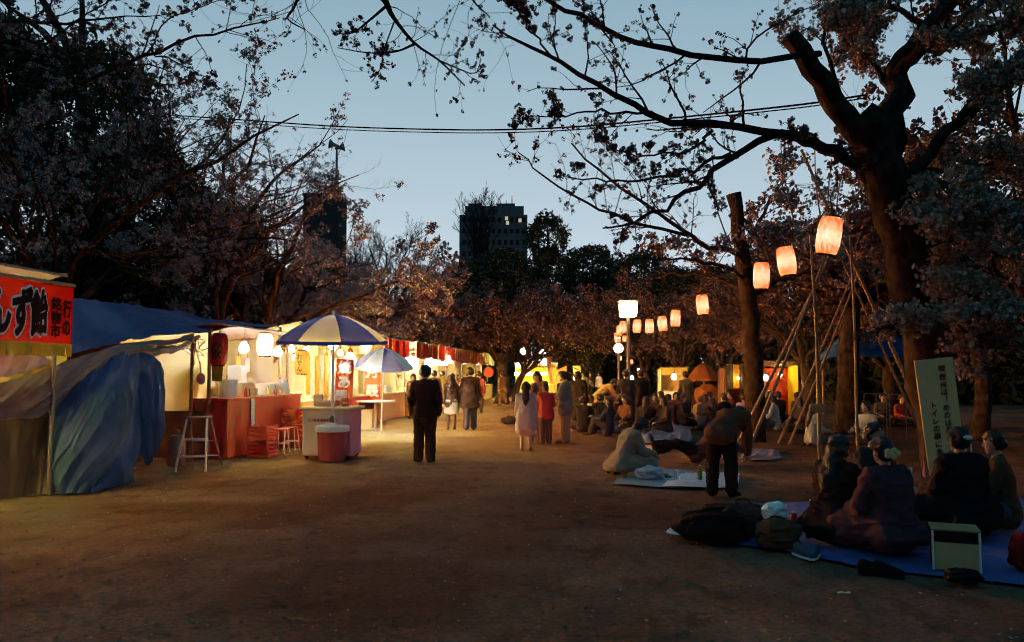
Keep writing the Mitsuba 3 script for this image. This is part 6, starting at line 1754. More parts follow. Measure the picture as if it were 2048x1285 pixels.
for k, (px, py, m, lab) in enumerate(((1640, 1038, M_WHITE, 'paper plate of food behind the long haired woman'), (1812, 1046, M_CREAM, 'paper plate of food beside the white cup'), (1330, 958, M_WHITE, 'paper plate on the teal sheet'))):
    t = thing('plate', lab, 'plate')
    o = G(px, py) + [0, 0, 0.045]
    q = lathe([(0.001, 0), (0.07, 0), (0.105, 0.018), (0.108, 0.016)], 20)
    part(t, 'dish', (q[0] + o, q[1]), m, 40)
    part(t, 'food', lump(o + [0, 0, 0.004], (0.05, 0.045, 0.016), k, 0.3, 6, 2), M_BROWN, True)
solo('litter', 'pale scrap of paper lying on the bare earth at the lower right', 'litter', (lambda c: grid(np.array([[c + [x, y, 0.012 + 0.01 * ((i + j) % 2)] for j, y in enumerate((-0.012, 0.0, 0.014))] for i, x in enumerate((-0.05, -0.015, 0.02, 0.05))])))(G(1688, 1190)), M_WHITE)

# ------------------------------------------------------------------ people
import scipy.sparse as sp


def nz(v):
    v = np.asarray(v, float)
    return v / (np.linalg.norm(v) + 1e-12)


def fuse(parts, L, it=6):
    """many hulls as one smooth closed surface"""
    m = m3.Manifold.batch_boolean(parts, m3.OpType.Add).simplify(0.0025 if L < 0.03 else 0.004)
    v, f = mfd(m.refine_to_length(L))
    n = len(v)
    e = np.vstack([f[:, [0, 1]], f[:, [1, 2]], f[:, [2, 0]]])
    A = sp.coo_matrix((np.ones(2 * len(e)), (np.r_[e[:, 0], e[:, 1]], np.r_[e[:, 1], e[:, 0]])), (n, n)).tocsr()
    A.data[:] = 1
    A = sp.diags(1 / np.maximum(np.asarray(A.sum(1)).ravel(), 1)) @ A
    for k in range(it):
        v = v + 0.5 * (A @ v - v)
        v = v - 0.52 * (A @ v - v)
    return v, f


def crease(m, amp, freq, seed):
    v, f = m
    t = trimesh.Trimesh(v, f, process=False)
    d = meshkit.fbm(v * freq + seed * 1.7, 3, seed) - 0.5
    d += 0.55 * (1 - np.abs(2 * meshkit.noise(v * freq * np.array([1.6, 1.6, 2.6]) + seed, seed + 2) - 1)) ** 4 - 0.12
    return v + t.vertex_normals * (d * 2 * amp)[:, None], f


POSES = {
    'stand': dict(),
    'hips': dict(uaL=(-.55, -.25, -.8), laL=(.35, .45, -.55), uaR=(.55, -.25, -.8), laR=(-.35, .45, -.55)),
    'walk': dict(thL=(-.02, .30, -1), shL=(0, -.12, -1), thR=(.02, -.18, -1), shR=(0, -.55, -1), uaL=(-.2, -.3, -1), laL=(-.1, 0, -1), uaR=(.2, .25, -1), laR=(.1, .5, -1), up=(0, .05, 1)),
    'walk2': dict(thR=(.02, .26, -1), shR=(0, -.1, -1), thL=(-.02, -.16, -1), shL=(0, -.4, -1), uaR=(.22, -.2, -1), laR=(.1, .1, -1), uaL=(-.22, .2, -1), laL=(-.1, .45, -1), up=(0, .04, 1)),
    'hold': dict(uaL=(-.25, .15, -1), laL=(.25, 1, .1), uaR=(.25, .15, -1), laR=(-.3, 1, .05), neck=(0, .35, 1)),
    'phone': dict(uaL=(-.2, .1, -1), laL=(.25, 1, .25), uaR=(.2, 0, -1), laR=(.05, .2, -1), neck=(0, .3, 1)),
    'bend': dict(up=(0, .92, .48), neck=(0, 1, -.15), face=(0, .5, -1), uaL=(-.1, .05, -1), laL=(.05, .1, -1), uaR=(.1, .05, -1), laR=(-.05, .15, -1), thL=(-.08, -.08, -1), thR=(.08, .10, -1)),
    'stoop': dict(up=(0, .75, .7), neck=(0, .8, .4), face=(0, .8, -.5), uaL=(-.1, .5, -.8), laL=(.05, .7, -.7), uaR=(.1, .5, -.8), laR=(-.05, .7, -.7)),
    'kneel': dict(thL=(-.16, 1, -.10), shL=(.04, -1, -.12), thR=(.16, 1, -.10), shR=(-.04, -1, -.12), up=(0, .10, 1), uaL=(-.2, .3, -1), laL=(.25, .9, -.25), uaR=(.2, .3, -1), laR=(-.25, .9, -.25), flat=1),
    'kneelbow': dict(thL=(-.16, 1, -.35), shL=(.04, -1, -.12), thR=(.16, 1, -.35), shR=(-.04, -1, -.12), up=(0, .75, .75), neck=(0, .8, .25), face=(0, .6, -.8), uaL=(-.1, .35, -1), laL=(.05, .45, -1), uaR=(.1, .35, -1), laR=(-.05, .45, -1), flat=1),
    'cross': dict(thL=(-.75, .70, -.05), shL=(.95, .25, -.10), thR=(.75, .70, -.05), shR=(-.95, .45, -.10), up=(0, .10, 1), uaL=(-.25, .3, -1), laL=(.3, .9, -.2), uaR=(.25, .3, -1), laR=(-.3, .9, -.1), flat=1),
    'knees': dict(thL=(-.12, .75, .62), shL=(0, .35, -1), thR=(.12, .75, .62), shR=(0, .35, -1), up=(0, -.08, 1), uaL=(-.2, .55, -.8), laL=(.2, .9, .2), uaR=(.2, .55, -.8), laR=(-.2, .9, .2)),
    'side': dict(thL=(-.3, .95, -.12), shL=(.55, -.75, -.12), thR=(.35, .9, -.1), shR=(.7, -.6, -.1), up=(-.06, .08, 1), uaL=(-.25, .25, -1), laL=(.2, .9, -.35), uaR=(.25, .25, -1), laR=(-.15, .95, -.2), flat=1),
    'recline': dict(up=(0, -.72, .72), neck=(0, -.35, 1), thL=(-.10, 1, .40), shL=(-.04, 1, -.02), thR=(.12, .95, .38), shR=(.04, 1, -.45), uaL=(-.3, -.7, -.6), laL=(-.2, -.85, -.40), uaR=(.3, -.7, -.6), laR=(.2, -.85, -.40)),
    'crouch': dict(thL=(-.25, .85, .30), shL=(0, -.35, -1), thR=(.25, .85, .30), shR=(0, -.35, -1), up=(0, .5, .85), neck=(0, .5, .8), uaL=(-.1, .8, -.5), laL=(.1, .9, -.1), uaR=(.1, .8, -.5), laR=(-.1, .9, -.1)),
    'reach': dict(thL=(-.75, .70, -.05), shL=(.95, .25, -.10), thR=(.75, .70, -.05), shR=(-.95, .45, -.10), up=(0, .45, .9), uaL=(-.15, .85, -.35), laL=(.1, 1, -.05), uaR=(.15, .85, -.3), laR=(-.1, 1, 0), flat=1),
}


UNIT12 = trimesh.creation.icosahedron().vertices.copy()


def hull12(balls):
    return m3.Manifold.hull_points(np.vstack([np.asarray(b[:3]) + b[3] * UNIT12 for b in balls]))


def hand(w, d, n, side, s, L):
    """palm, four unequal curled fingers and a thumb from the palm's side"""
    HH = hull if L < 0.03 else hull12
    d, n = nz(d), nz(n - (n @ nz(d)) * nz(d))
    x = np.cross(d, n) * side
    q = lambda a, b, c, r: (*(w + d * a * s + x * b * s + n * c * s), r * s)
    out = [HH([q(0, -.018, 0, .017), q(0, .018, 0, .017), q(.082, -.030, 0, .013), q(.085, .030, 0, .013)])]
    for k, (b, l) in enumerate(((-.031, .064), (-.0105, .076), (.0105, .080), (.031, .070))):
        c0 = (0.078, b)
        a1, a2 = 0.35 + 0.08 * k, 0.95
        p1 = (c0[0] + l * .5 * math.cos(a1), b * 1.08, l * .5 * math.sin(a1))
        p2 = (p1[0] + l * .5 * math.cos(a2), b * 1.12, p1[2] + l * .5 * math.sin(a2))
        out += [HH([q(c0[0], b, 0, .0095), q(*p1, .0088)]), HH([q(*p1, .0088), q(*p2, .0075)])]
    out += [HH([q(.020, .028, .004, .013), q(.052, .055, .014, .0105)]), HH([q(.052, .055, .014, .0105), q(.078, .060, .026, .009)])]
    return out


def person(label, at, yaw, h=1.68, pose='stand', top='black', bottom='charcoal', hair='short', shoes='black', coat=0.0, skirt=0.0, skin=True, L=0.055, seed=0, z0=0.0, bulk=1.0, face=None, extra=None, group=None, sleeve=1.0, hood=False, hairmat=None, legskin=False, detail=False, tweak=None):
    p = dict(up=(0, 0, 1), neck=None, face=None, uaL=(-.16, .02, -1), laL=(-.06, .22, -1), uaR=(.16, .02, -1), laR=(.06, .22, -1), thL=(-.03, .02, -1), shL=(-.02, -.03, -1), thR=(.03, .02, -1), shR=(.02, -.03, -1), flat=0)
    p.update(POSES[pose])
    if tweak:
        p.update(tweak)
    if face:
        p['face'] = face
    s = h / 1.70
    u = nz(p['up'])
    rv = nz(np.cross([0, 1, 0.0001], u)) if abs(u[1]) < 0.99 else np.array([1.0, 0, 0])
    fv = nz(np.cross(u, rv))
    nk = nz(p['neck']) if p['neck'] is not None else nz(u + [0, 0.05, 0.25])
    fd = nz(p['face']) if p['face'] is not None else nz(np.array([0, 1.0, 0.0]) + 0.0 * fv)
    fd = nz(fd - 0.55 * (fd @ nk) * nk)
    er = nz(np.cross(fd, nk))
    hu = np.cross(er, fd)
    pel = np.zeros(3)
    waist, chest, neck = pel + .15 * u, pel + .34 * u, pel + .50 * u
    head = neck + .165 * nk + .015 * fd
    J = {}
    for sd, k in ((-1, 'L'), (1, 'R')):
        J['sh' + k] = neck - .055 * u + sd * .165 * rv
        J['el' + k] = J['sh' + k] + .275 * nz(p['ua' + k])
        J['wr' + k] = J['el' + k] + .245 * nz(p['la' + k])
        J['hp' + k] = pel + sd * .085 * rv - .03 * u
        J['kn' + k] = J['hp' + k] + .41 * nz(p['th' + k])
        J['an' + k] = J['kn' + k] + .40 * nz(p['sh' + k])
        toe = nz(np.array([sd * .15, 1.0, 0.0])) if not p['flat'] else nz(np.asarray(p['sh' + k], float) + [0, 0, -.35])
        if pose == 'recline':
            toe = nz([sd * .25, .35, .9])
        J['to' + k] = J['an' + k] + toe * .15 - np.array([0, 0, 0.035 if not p['flat'] and pose != 'recline' else 0])

    def B(q, r):
        return (*(np.asarray(q) * s), r * s)

    def torso(t, low=0.0):
        o = [hull([B(pel - .07 * rv, .105 + t), B(pel + .07 * rv, .105 + t), B(waist - .05 * rv, .098 + t), B(waist + .05 * rv, .098 + t)]),
             hull([B(waist - .05 * rv, .098 + t), B(waist + .05 * rv, .098 + t), B(chest - .075 * rv + .01 * fv, .102 + t), B(chest + .075 * rv + .01 * fv, .102 + t)]),
             hull([B(chest - .075 * rv, .100 + t), B(chest + .075 * rv, .100 + t), B(J['shL'] + .02 * rv, .052 + t * .6), B(J['shR'] - .02 * rv, .052 + t * .6), B(neck - .02 * u, .055 + t * .5)])]
        if low:
            o.append(hull([B(pel - .075 * rv, .112 + t), B(pel + .075 * rv, .112 + t), B(pel - .08 * rv - low * u, .112 + t), B(pel + .08 * rv - low * u, .112 + t)]))
        return o

    def arms(t, cut=1.0):
        o = []
        for k in 'LR':
            w = J['el' + k] + (J['wr' + k] - J['el' + k]) * cut
            o += [hull([B(J['sh' + k], .050 + t), B(J['el' + k], .040 + t)]), hull([B(J['el' + k], .040 + t), B(w, .029 + t)])]
        return o

    def legs(t, cut=1.0):
        o = []
        for k in 'LR':
            a = J['kn' + k] + (J['an' + k] - J['kn' + k]) * cut
            o += [hull([B(J['hp' + k], .092 + t), B(J['kn' + k], .056 + t)]), hull([B(J['kn' + k], .056 + t), B(J['kn' + k] * .6 + J['an' + k] * .4, .054 + t), B(a, .034 + t * 1.3)])]
        return o
    hd = [hull([B(head + .025 * hu - .018 * fd, .088), B(head + .045 * hu + .012 * fd, .076), B(head - .03 * hu + .02 * fd, .066)]), hull([B(head - .02 * hu + .022 * fd, .066), B(head - .082 * hu + .050 * fd, .034), B(head - .06 * hu + .028 * fd - .03 * er, .036), B(head - .06 * hu + .028 * fd + .03 * er, .036)]),
          hull([B(head + .015 * hu + .083 * fd, .009), B(head - .022 * hu + .103 * fd, .012), B(head - .026 * hu + .086 * fd, .018)]), hull([B(neck - .03 * u, .052), B(head - .05 * hu - .012 * fd, .050)])]
    for sd in (-1, 1):
        hd.append(hull([B(head + sd * .083 * er - .012 * fd + .012 * hu, .013), B(head + sd * .080 * er - .008 * fd - .03 * hu, .010)]))
        hd.append(hull([B(head + .028 * hu + .068 * fd + sd * .014 * er, .012), B(head + .026 * hu + .060 * fd + sd * .045 * er, .012)]))
    hd.append(hull([B(head - .052 * hu + .080 * fd - .018 * er, .010), B(head - .052 * hu + .080 * fd + .018 * er, .010)]))
    hands = []
    for sd, k in ((-1, 'L'), (1, 'R')):
        d = nz(J['wr' + k] - J['el' + k])
        n = np.array([-sd * 0.6, 0.6, -0.3]) if abs(d[2]) > 0.6 else np.array([0, 0, -1.0])
        hands += hand((J['wr' + k] + d * .01) * s, d, n, -sd, s, L)
    body = hd + torso(0) + arms(0) + hands + legs(0, 1.0) + [hull([B(J['an' + k], .035), B(J['an' + k] * .4 + J['to' + k] * .6, .026), B(J['to' + k], .020)]) for k in 'LR']
    M = {}
    M['body'] = (fuse(body, 0.03 if L < 0.03 else L * 1.5, 3 if L < 0.03 else 1), M_SKIN)
    b = .012 * bulk
    tt = b + (.020 if coat else .008)
    jk = torso(tt, .10) + arms(tt * .9, sleeve)
    if coat:
        kn = [J['hp' + k] + (J['kn' + k] - J['hp' + k]) * min(coat, 1) + (np.asarray(nz(p['sh' + k])) * .4 * max(0, coat - 1)) for k in 'LR']
        flare = .03 + .05 * min(coat, 1)
        jk.append(hull([B(pel - .08 * rv, .12 + tt), B(pel + .08 * rv, .12 + tt), B(kn[0] - [flare * .5, 0, 0], .075 + tt + flare * .5), B(kn[1] + [flare * .5, 0, 0], .075 + tt + flare * .5)]))
        if p['flat']:       # a seated coat spreads on the ground
            jk.append(hull([B(pel - .12 * rv, .12), B(pel + .12 * rv, .12), B(pel + [-.20, -.16, -.10], .07), B(pel + [.20, -.16, -.10], .07), B(pel + [-.2, .18, -.08], .08), B(pel + [.2, .18, -.08], .08)]))
    if hood:
        jk.append(hull([B(neck + .02 * u - .06 * fd, .075), B(neck - .03 * u - .05 * rv - .05 * fd, .05), B(neck - .03 * u + .05 * rv - .05 * fd, .05)]))
    # collar
    jk.append(hull([B(neck - .045 * u - .03 * rv, .058), B(neck - .045 * u + .03 * rv, .058), B(neck + .012 * u, .054)]))
    M['coat' if coat else 'jacket'] = (crease(fuse(jk, L, 4), .017 * s, 7, seed + 1), CLOTH[top])
    if skirt:
        kn = [J['hp' + k] + (J['kn' + k] - J['hp' + k]) * skirt for k in 'LR']
        M['skirt'] = (crease(fuse([hull([B(pel - .075 * rv, .115 + b), B(pel + .075 * rv, .115 + b), B(kn[0] - [.03, 0, 0], .10 + b), B(kn[1] + [.03, 0, 0], .10 + b)])], L, 2), .016 * s, 8, seed + 2), CLOTH[bottom])
        if not legskin:
            M['tights'] = (fuse(legs(.004), L, 2), CLOTH['charcoal'])
    else:
        tr = legs(b + .012, .96) + [hull([B(pel - .07 * rv, .108 + b), B(pel + .07 * rv, .108 + b), B(pel - .06 * rv - .06 * u, .10 + b), B(pel + .06 * rv - .06 * u, .10 + b)])]
        M['trousers'] = (crease(fuse(tr, L, 3), .013 * s, 10, seed + 3), CLOTH[bottom])
    hr = [hull([B(head + .040 * hu - .030 * fd, .094), B(head + .062 * hu + .006 * fd, .080), B(head - .01 * hu - .045 * fd, .080)])]
    back = -nz(fd * 0.9 + 0.1 * u)
    if hair in ('bob', 'long'):
        for sd in (-1, 1):
            hr.append(hull([B(head + .05 * hu + sd * .055 * er, .050), B(head - .06 * hu + sd * .078 * er - .01 * fd, .030), B(head - .02 * hu + sd * .06 * er - .05 * fd, .055)]))
        hr.append(hull([B(head + .02 * hu - .05 * fd, .075), B(head - .11 * hu - .045 * fd - .045 * er, .04), B(head - .11 * hu - .045 * fd + .045 * er, .04)]))
        hr.append(hull([B(head + .085 * hu + .035 * fd - .04 * er, .028), B(head + .085 * hu + .035 * fd + .04 * er, .028), B(head + .05 * hu + .072 * fd - .03 * er, .014), B(head + .05 * hu + .072 * fd + .03 * er, .014)]))
    if hair == 'long':
        hr.append(hull([B(head - .05 * hu - .065 * fd, .075), B(neck - .12 * u - .115 * fv - .05 * rv, .045), B(neck - .12 * u - .115 * fv + .05 * rv, .045), B(neck - .26 * u - .125 * fv, .035)]))
    if hair == 'short':
        for sd in (-1, 1):
            hr.append(hull([B(head + .05 * hu + sd * .05 * er - .01 * fd, .052), B(head - .02 * hu + sd * .06 * er - .035 * fd, .038)]))
        hr.append(hull([B(head + .085 * hu + .02 * fd - .04 * er, .035), B(head + .085 * hu + .02 * fd + .04 * er, .035), B(head + .07 * hu + .062 * fd, .020)]))
    if hair == 'bun':
        hr.append(hull([B(head + .02 * hu - .12 * fd, .038), B(head + .035 * hu - .105 * fd, .045)]))
        for sd in (-1, 1):
            hr.append(hull([B(head + .05 * hu + sd * .05 * er, .050), B(head - .02 * hu + sd * .06 * er - .035 * fd, .036)]))
    M['hair'] = (crease(fuse(hr, .020 if L < .03 else L * 0.8, 3), .014 * s, 22, seed + 4), hairmat or M_HAIR)
    for k in 'LR':
        a, t_ = J['an' + k], J['to' + k]
        dn = np.array([0, 0, -1.0]) if not p['flat'] else np.zeros(3)
        M['shoe' + ('' if k == 'L' else '_001')] = (fuse([hull([B(a + .02 * nz(a - t_) + dn * .035, .040), B(a, .040), B(a * .5 + t_ * .5 + dn * .012, .040)]), hull([B(a * .5 + t_ * .5 + dn * .012, .041), B(t_ + .03 * nz(t_ - a), .030)])], .04, 2), CLOTH.get(shoes, shoes))
    if detail:
        for sd, nm in ((-1, 'eye'), (1, 'eye_001')):
            M[nm] = (ball((head + .010 * hu + .0795 * fd + sd * .031 * er) * s, .0085 * s, 1, (1.2, 1, .7)), M_INK)
            M['brow' + ('' if sd < 0 else '_001')] = (mfd(hull([B(head + .038 * hu + .079 * fd + sd * .016 * er, .0035), B(head + .040 * hu + .070 * fd + sd * .044 * er, .003)])), M_HAIR)
        M['mouth'] = (mfd(hull([B(head - .052 * hu + .0895 * fd - .016 * er, .003), B(head - .052 * hu + .0895 * fd + .016 * er, .003), B(head - .054 * hu + .092 * fd, .003)])), M_DARKRED)
    zmin = min(v[0][:, 2].min() for v, _ in M.values())
    t = thing('person', label, 'person', group)
    loc = np.array([at[0], at[1], z0 - zmin])
    for nm, (m, mat) in M.items():
        k = key(nm, t)
        scene[k] = ply(move(m, loc, math.radians(yaw)), mat, True)
    c, q = math.cos(math.radians(yaw)), math.sin(math.radians(yaw))
    world = lambda v: np.array([c * v[0] - q * v[1], q * v[0] + c * v[1], v[2]]) * s + loc
    return t, {k: world(v) for k, v in {**J, 'head': head, 'neck': neck, 'pel': pel, 'waist': waist, 'back': chest - .16 * fv, 'hairback': head - .125 * fd + .01 * hu, 'front': chest + .13 * fv}.items()}


# walkers on the path
person('man in a black jacket and dark trousers walking away alone in front of the others', G(849, 926), -4, 1.75, 'hips', 'black', 'black', 'short', L=0.03, seed=1, bulk=2.0, tweak=dict(thL=(-.05, .05, -1), thR=(.05, -.04, -1), shR=(0.02, -.10, -1), neck=(0, .25, 1), uaL=(-.32, -.05, -1), uaR=(.32, -.05, -1), laL=(.12, .35, -1), laR=(-.12, .35, -1)))
person('woman in a dark top and pale knee length skirt walking away with one foot lifted', G(902, 861), 4, 1.58, 'walk', 'charcoal', 'palegrey', 'long', skirt=0.72, seed=2, legskin=False)
tt, J = person('tall man in a black coat walking away at the middle of the path', G(940, 861), 0, 1.78, 'walk2', 'black', 'navy', 'short', coat=0.45, seed=3, bulk=1.8)
bag('small dark shoulder bag on the back of the tall man', (J['back'][0], J['back'][1] - 0.10, J['back'][2] - 0.20), (0.13, 0.06, 0.10), CLOTH['charcoal'], 21, 'bag', 'shoulder_bag', False, 0)
person('woman in a dark coat facing the camera left of the lone man', G(826, 838), 172, 1.58, 'stand', 'plum', 'charcoal', 'long', coat=0.8, seed=4)
person('man in a dark jacket just behind the lone man', G(868, 834), 10, 1.72, 'walk', 'charcoal', 'charcoal', 'short', seed=5)
person('man with round cropped hair in a brown jacket before the bright bulbs', G(884, 828), 0, 1.70, 'stand', 'brown', 'charcoal', 'short', seed=6)
person('woman in a brown coat looking at the stalls with her face turned left', G(905, 826), 60, 1.60, 'stand', 'brown', 'charcoal', 'bob', coat=0.7, seed=7)
person('man in a maroon jacket right of the tall man', G(957, 826), -10, 1.70, 'walk2', 'maroon', 'charcoal', 'short', seed=8)
person('man in a brown coat standing against the dark trunk at the end of the row', G(1005, 812), 30, 1.72, 'walk', 'brown', 'brown', 'short', coat=0.5, seed=9)
person('person in a purple jacket and red skirt standing by the smaller parasol', G(784, 828), 100, 1.60, 'stand', 'purple', 'maroon', 'bob', skirt=0.8, seed=10)
person('stallholder in a dark top behind the counter under the smaller parasol', S(18.6, 0.8, 0)[:2], -95, 1.68, 'hold', 'charcoal', 'black', 'short', seed=11)
person('stallholder in a white shirt inside the first lit stall, half hidden by boxes', S(7.3, 1.0, 0)[:2], -100, 1.62, 'hold', 'cream', 'black', 'short', seed=12)
for k, (s_, c_, lab) in enumerate(((21.8, 'orange', 'stallholder in an orange top under the bright bulbs'), (26.2, 'white', 'stallholder in a white top behind the red curtain panels'), (30.6, 'brown', 'stallholder in a brown top at the brown curtained stall'), (35.0, 'maroon', 'stallholder in a maroon top near the round red sign'))):
    person(lab, S(s_, 0.75, 0)[:2], -95 + 12 * k, 1.64, 'hold', c_, 'charcoal', 'short', seed=13 + k, L=0.06)
person('customer in dark clothes leaning at the counter of the brown curtained stall', S(29.6, -0.75, 0)[:2], 85, 1.66, 'phone', 'charcoal', 'denim', 'short', seed=18, L=0.06)
person('customer in a brown coat at the last stalls of the row', S(34.0, -0.8, 0)[:2], 80, 1.6, 'stand', 'brown', 'charcoal', 'bob', seed=19, L=0.06, coat=0.6)
# the group of girls
person('girl with long dark hair in a pale pink dress with her back to the camera', G(1052, 903), -6, 1.42, 'stand', 'pink', 'pink', 'long', skirt=0.95, seed=20, L=0.035, legskin=True, shoes='brown', bulk=1.6, coat=0.75)
person('girl in a purple top beside the girl in pink', G(1069, 889), -12, 1.36, 'stand', 'purple', 'purple', 'long', coat=0.85, seed=21, shoes='charcoal', L=0.035)
person('child in a bright red jacket standing between the girls and the man in tan', G(1091, 890), 12, 1.38, 'hold', 'red', 'plum', 'short', seed=22, L=0.035, shoes='white', bulk=2.0)
person('tall dark haired woman in a dark shawl bending over the children', G(1088, 878), 150, 1.66, 'stand', 'plum', 'charcoal', 'long', coat=0.9, seed=23, tweak=dict(up=(0.2, .25, 1), neck=(0, .4, 1)))
person('man in a grey shirt and tan trousers looking at something in his hands', G(1131, 887), 70, 1.66, 'hold', 'grey', 'tan', 'short', seed=24, L=0.035, bulk=1.8, shoes='brown', coat=0.3)
person('person in a black coat standing behind the man in tan trousers', G(1156, 862), -20, 1.66, 'stand', 'black', 'black', 'bob', coat=0.95, seed=25, bulk=2.2)
for k, (px, py, c_, b_, lab) in enumerate(((1166, 798, 'olive', 'charcoal', 'far person in an olive jacket below the lit yellow board'), (1181, 797, 'charcoal', 'black', 'far person in dark clothes, middle of the three before the hedge'), (1198, 797, 'cream', 'charcoal', 'far person in a pale jacket, right of the three before the hedge'))):
    person(lab, G(px, py), 170 - 12 * k, 1.66, 'stand', c_, b_, 'short', seed=30 + k, L=0.06)
# the picnic crowd
crowd = [
    ('person in an orange brown jumper bending low over the far picnic', 1196, 851, -75, 1.7, 'stoop', 'orange', 'charcoal', 'short', {}),
    ('person in a white top sitting left of the bending one in orange brown', 1180, 856, -30, 1.6, 'cross', 'white', 'charcoal', 'bob', {}),
    ('person in a black jacket sitting back turned at the near side of the picnic', 1202, 862, 5, 1.68, 'cross', 'black', 'black', 'short', {'bulk': 2.5}),
    ('person in a pale shirt sitting and facing the black jacketed back', 1216, 850, 140, 1.62, 'cross', 'palegrey', 'navy', 'short', {}),
    ('person in a black coat sitting right of the far picnic with a bright phone', 1238, 862, 40, 1.66, 'knees', 'black', 'charcoal', 'bob', {'bulk': 2}),
    ('standing person in a long dark coat in front of the square lamp', 1252, 858, 0, 1.70, 'stand', 'charcoal', 'black', 'short', {'coat': 0.9}),
    ('standing person in a dark jacket right of the lamp post', 1282, 852, 20, 1.72, 'stand', 'black', 'charcoal', 'short', {'coat': 0.5}),
    ('person in a brown jacket sitting behind the crumpled pale sheet', 1312, 856, 160, 1.64, 'cross', 'brown', 'navy', 'short', {}),
    ('person in a dark top sitting with back turned behind the crumpled pale sheet', 1338, 858, 0, 1.64, 'cross', 'plum', 'black', 'short', {'bulk': 2}),
    ('person in a dark green jacket standing before the rust orange parasol', 1372, 846, 15, 1.66, 'stand', 'olive', 'charcoal', 'short', {}),
    ('person in a red jumper sitting before the rust orange parasol', 1424, 846, 100, 1.64, 'cross', 'red', 'maroon', 'short', {}),
    ('person in an orange top sitting left of the one in the red jumper', 1390, 852, -60, 1.6, 'reach', 'orange', 'charcoal', 'short', {}),
    ('person in a black coat sitting right of the red jumper', 1452, 856, 30, 1.66, 'cross', 'black', 'black', 'short', {'bulk': 2}),
    ('person in a peach shirt sitting near the bamboo feet, left of a pair', 1488, 852, -20, 1.62, 'kneel', 'pink', 'charcoal', 'short', {}),
    ('person in a white shirt sitting near the bamboo feet, right of a pair', 1504, 852, 15, 1.62, 'kneel', 'palegrey', 'denim', 'short', {}),
    ('dark figure standing in front of the glowing tent', 1580, 826, 0, 1.74, 'stand', 'black', 'black', 'short', {'coat': 0.6}),
    ('dark figure sitting at the foot of the glowing tent', 1560, 846, 10, 1.66, 'cross', 'black', 'charcoal', 'short', {}),
    ('person in a grey jacket sitting under the rear bamboo poles', 1552, 862, 60, 1.64, 'cross', 'palegrey', 'navy', 'short', {}),
    ('person in a dark jacket sitting behind the rear bamboo poles', 1602, 868, 130, 1.64, 'cross', 'charcoal', 'black', 'bob', {}),
    ('person in a pale lilac top sitting behind the post with the plaque', 1624, 894, -80, 1.6, 'kneel', 'palegrey', 'denim', 'long', {}),
    ('person in a peach jacket sitting right of the stout trunk', 1738, 896, 120, 1.64, 'cross', 'cream', 'charcoal', 'short', {}),
    ('person in a dark jacket sitting by the steel handrail', 1766, 856, 170, 1.66, 'cross', 'charcoal', 'black', 'short', {}),
    ('person in a maroon top sitting in the dark right of the handrail', 1802, 858, 190, 1.64, 'cross', 'maroon', 'black', 'short', {}),
]
for k, (lab, px, py, yaw, h, pose, c_, b_, hair, o) in enumerate(crowd):
    person(lab, G(px, py), yaw, h, pose, c_, b_, hair, seed=40 + k, L=0.065, **o)
back_row = [(1268, 846, 'navy', 'cross'), (1292, 842, 'charcoal', 'knees'), (1326, 844, 'black', 'cross'), (1352, 846, 'brown', 'kneel'), (1362, 858, 'charcoal', 'cross'), (1408, 860, 'navy', 'cross'), (1436, 868, 'black', 'reach'), (1466, 842, 'maroon', 'cross'), (1520, 846, 'black', 'knees'), (1536, 838, 'plum', 'cross'), (1592, 852, 'navy', 'kneel'), (1254, 866, 'brown', 'cross'), (1166, 866, 'black', 'cross'), (1216, 873, 'navy', 'knees'), (1292, 870, 'black', 'cross'), (1332, 872, 'charcoal', 'kneel')]
for k, (px, py, c_, pose) in enumerate(sorted(back_row)):
    person(f'dim figure in {c_} in the back rows of the picnic, {NTH[k]} from left', G(px, py), (k * 67) % 360, 1.62 + 0.02 * (k % 4), pose, c_, ('black', 'charcoal', 'navy')[k % 3], ('short', 'bob', 'long')[k % 3], seed=110 + k, L=0.06, bulk=1.8)
# the middle picnic
person('woman in a long pale grey coat kneeling and bowing over the teal sheet', G(1243, 955), -70, 1.66, 'kneel', 'stone', 'grey', 'bob', coat=1.0, seed=70, L=0.03, bulk=1.2, z0=0.02, tweak=dict(up=(0, .42, .9), neck=(0, .8, .5), face=(0, .7, -.7)))
person('person in dark clothes leaning back with legs stretched to the left', G(1400, 928), 82, 1.70, 'recline', 'plum', 'black', 'short', seed=71, L=0.03, shoes='brown', bulk=1.6)
person('person in a brown top bending right over, in front of the bamboo feet', G(1446, 994), -38, 1.62, 'bend', 'brown', 'black', 'bob', seed=72, L=0.03, bulk=1.8)
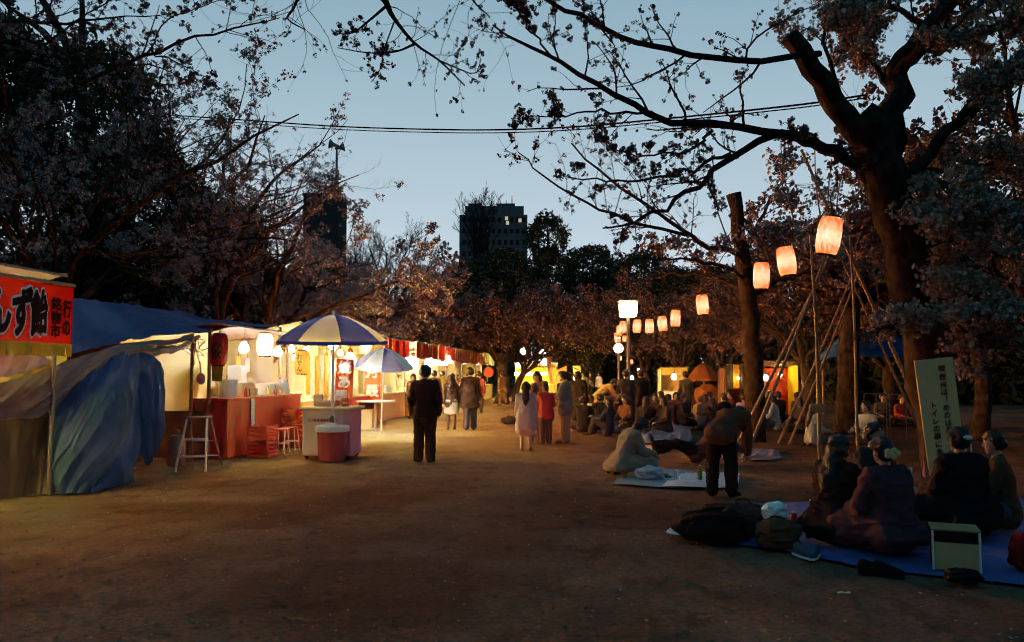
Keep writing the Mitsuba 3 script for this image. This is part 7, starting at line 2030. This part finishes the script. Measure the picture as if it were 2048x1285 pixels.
# the nearest picnic
person('woman with long hair in a black coat kneeling at the left of the nearest group', G(1662, 1094), -62, 1.62, 'kneel', 'black', 'black', 'long', coat=1.0, seed=80, L=0.020, z0=0.03, bulk=2.2, detail=True, face=(0.15, 1, -.05), tweak=dict(up=(0, .22, 1), laL=(.3, .5, -.8), laR=(.1, .7, -.7)))
tt, J = person('man in a dark suit and pale shirt sitting behind, his face turned to the right', G(1742, 1042), 205, 1.70, 'cross', 'charcoal', 'black', 'short', seed=81, L=0.020, z0=0.03, detail=True, bulk=1.8, face=(-.2, 1, -.1))
part(tt, 'shirt_front', (lump(J['front'] + [0.02, -0.035, 0.02], (0.045, 0.03, 0.13), 3, 0.03, 2, 3, False)), CLOTH['palegrey'], True)
tt, J = person('woman kneeling back to the camera in a dark plum coat, flower tie in her hair', G(1788, 1118), 14, 1.60, 'side', 'plum', 'charcoal', 'bun', coat=1.0, seed=82, L=0.020, z0=0.03, bulk=2.4, shoes=M_PEACH)
hb = J['hairback']
k = thing('hair_tie', 'pale flower shaped hair tie at the back of the kneeling woman\'s head', 'hair tie')
part(k, 'flower', cat([lump(hb + [0.035 * math.cos(a) * (1.3 if i else 0), -0.02, 0.028 * math.sin(a) * (1 if i else 0) - 0.02], (0.028, 0.02, 0.026), i + 1, 0.06, 3, 2, False) for i, a in enumerate([0] + list(np.linspace(0, 5.03, 5)))]), M_CREAM, True)
person('person with a dark bob and pale pink sleeves at the right of the nearest group', G(1888, 1030), -50, 1.60, 'kneel', 'pink', 'charcoal', 'bob', seed=83, L=0.020, z0=0.03, detail=True)
tt, J = person('person in a black coat with back turned behind the cardboard box', G(1935, 1085), 8, 1.66, 'cross', 'black', 'black', 'short', coat=0.8, seed=84, L=0.020, z0=0.03, bulk=3.0)
k = thing('hair_clip', 'pale clip in the hair of the black coated person behind the cardboard box', 'hair clip')
part(k, 'clip', lump(J['hairback'] + [0.01, 0.01, 0.02], (0.05, 0.025, 0.022), 5, 0.05, 3, 2, False), M_WHITE, True)
person('person in a brown jacket sitting at the right edge of the nearest group', G(2012, 1068), 60, 1.62, 'cross', 'brown', 'denim', 'short', seed=85, L=0.03, z0=0.03, bulk=1.6)
k = thing('phone', 'bright phone screen held low in the far picnic crowd', 'phone')
c = P(1234, 841, 23.2)
part(k, 'screen', box(c[0] - 0.035, c[0] + 0.035, c[1] - 0.004, c[1] + 0.004, c[2] - 0.055, c[2] + 0.055), M_WHITE, emitter=lamp(COOL, 4))
part(k, 'case', box(c[0] - 0.04, c[0] + 0.04, c[1] + 0.006, c[1] + 0.014, c[2] - 0.06, c[2] + 0.06), M_BLACK)
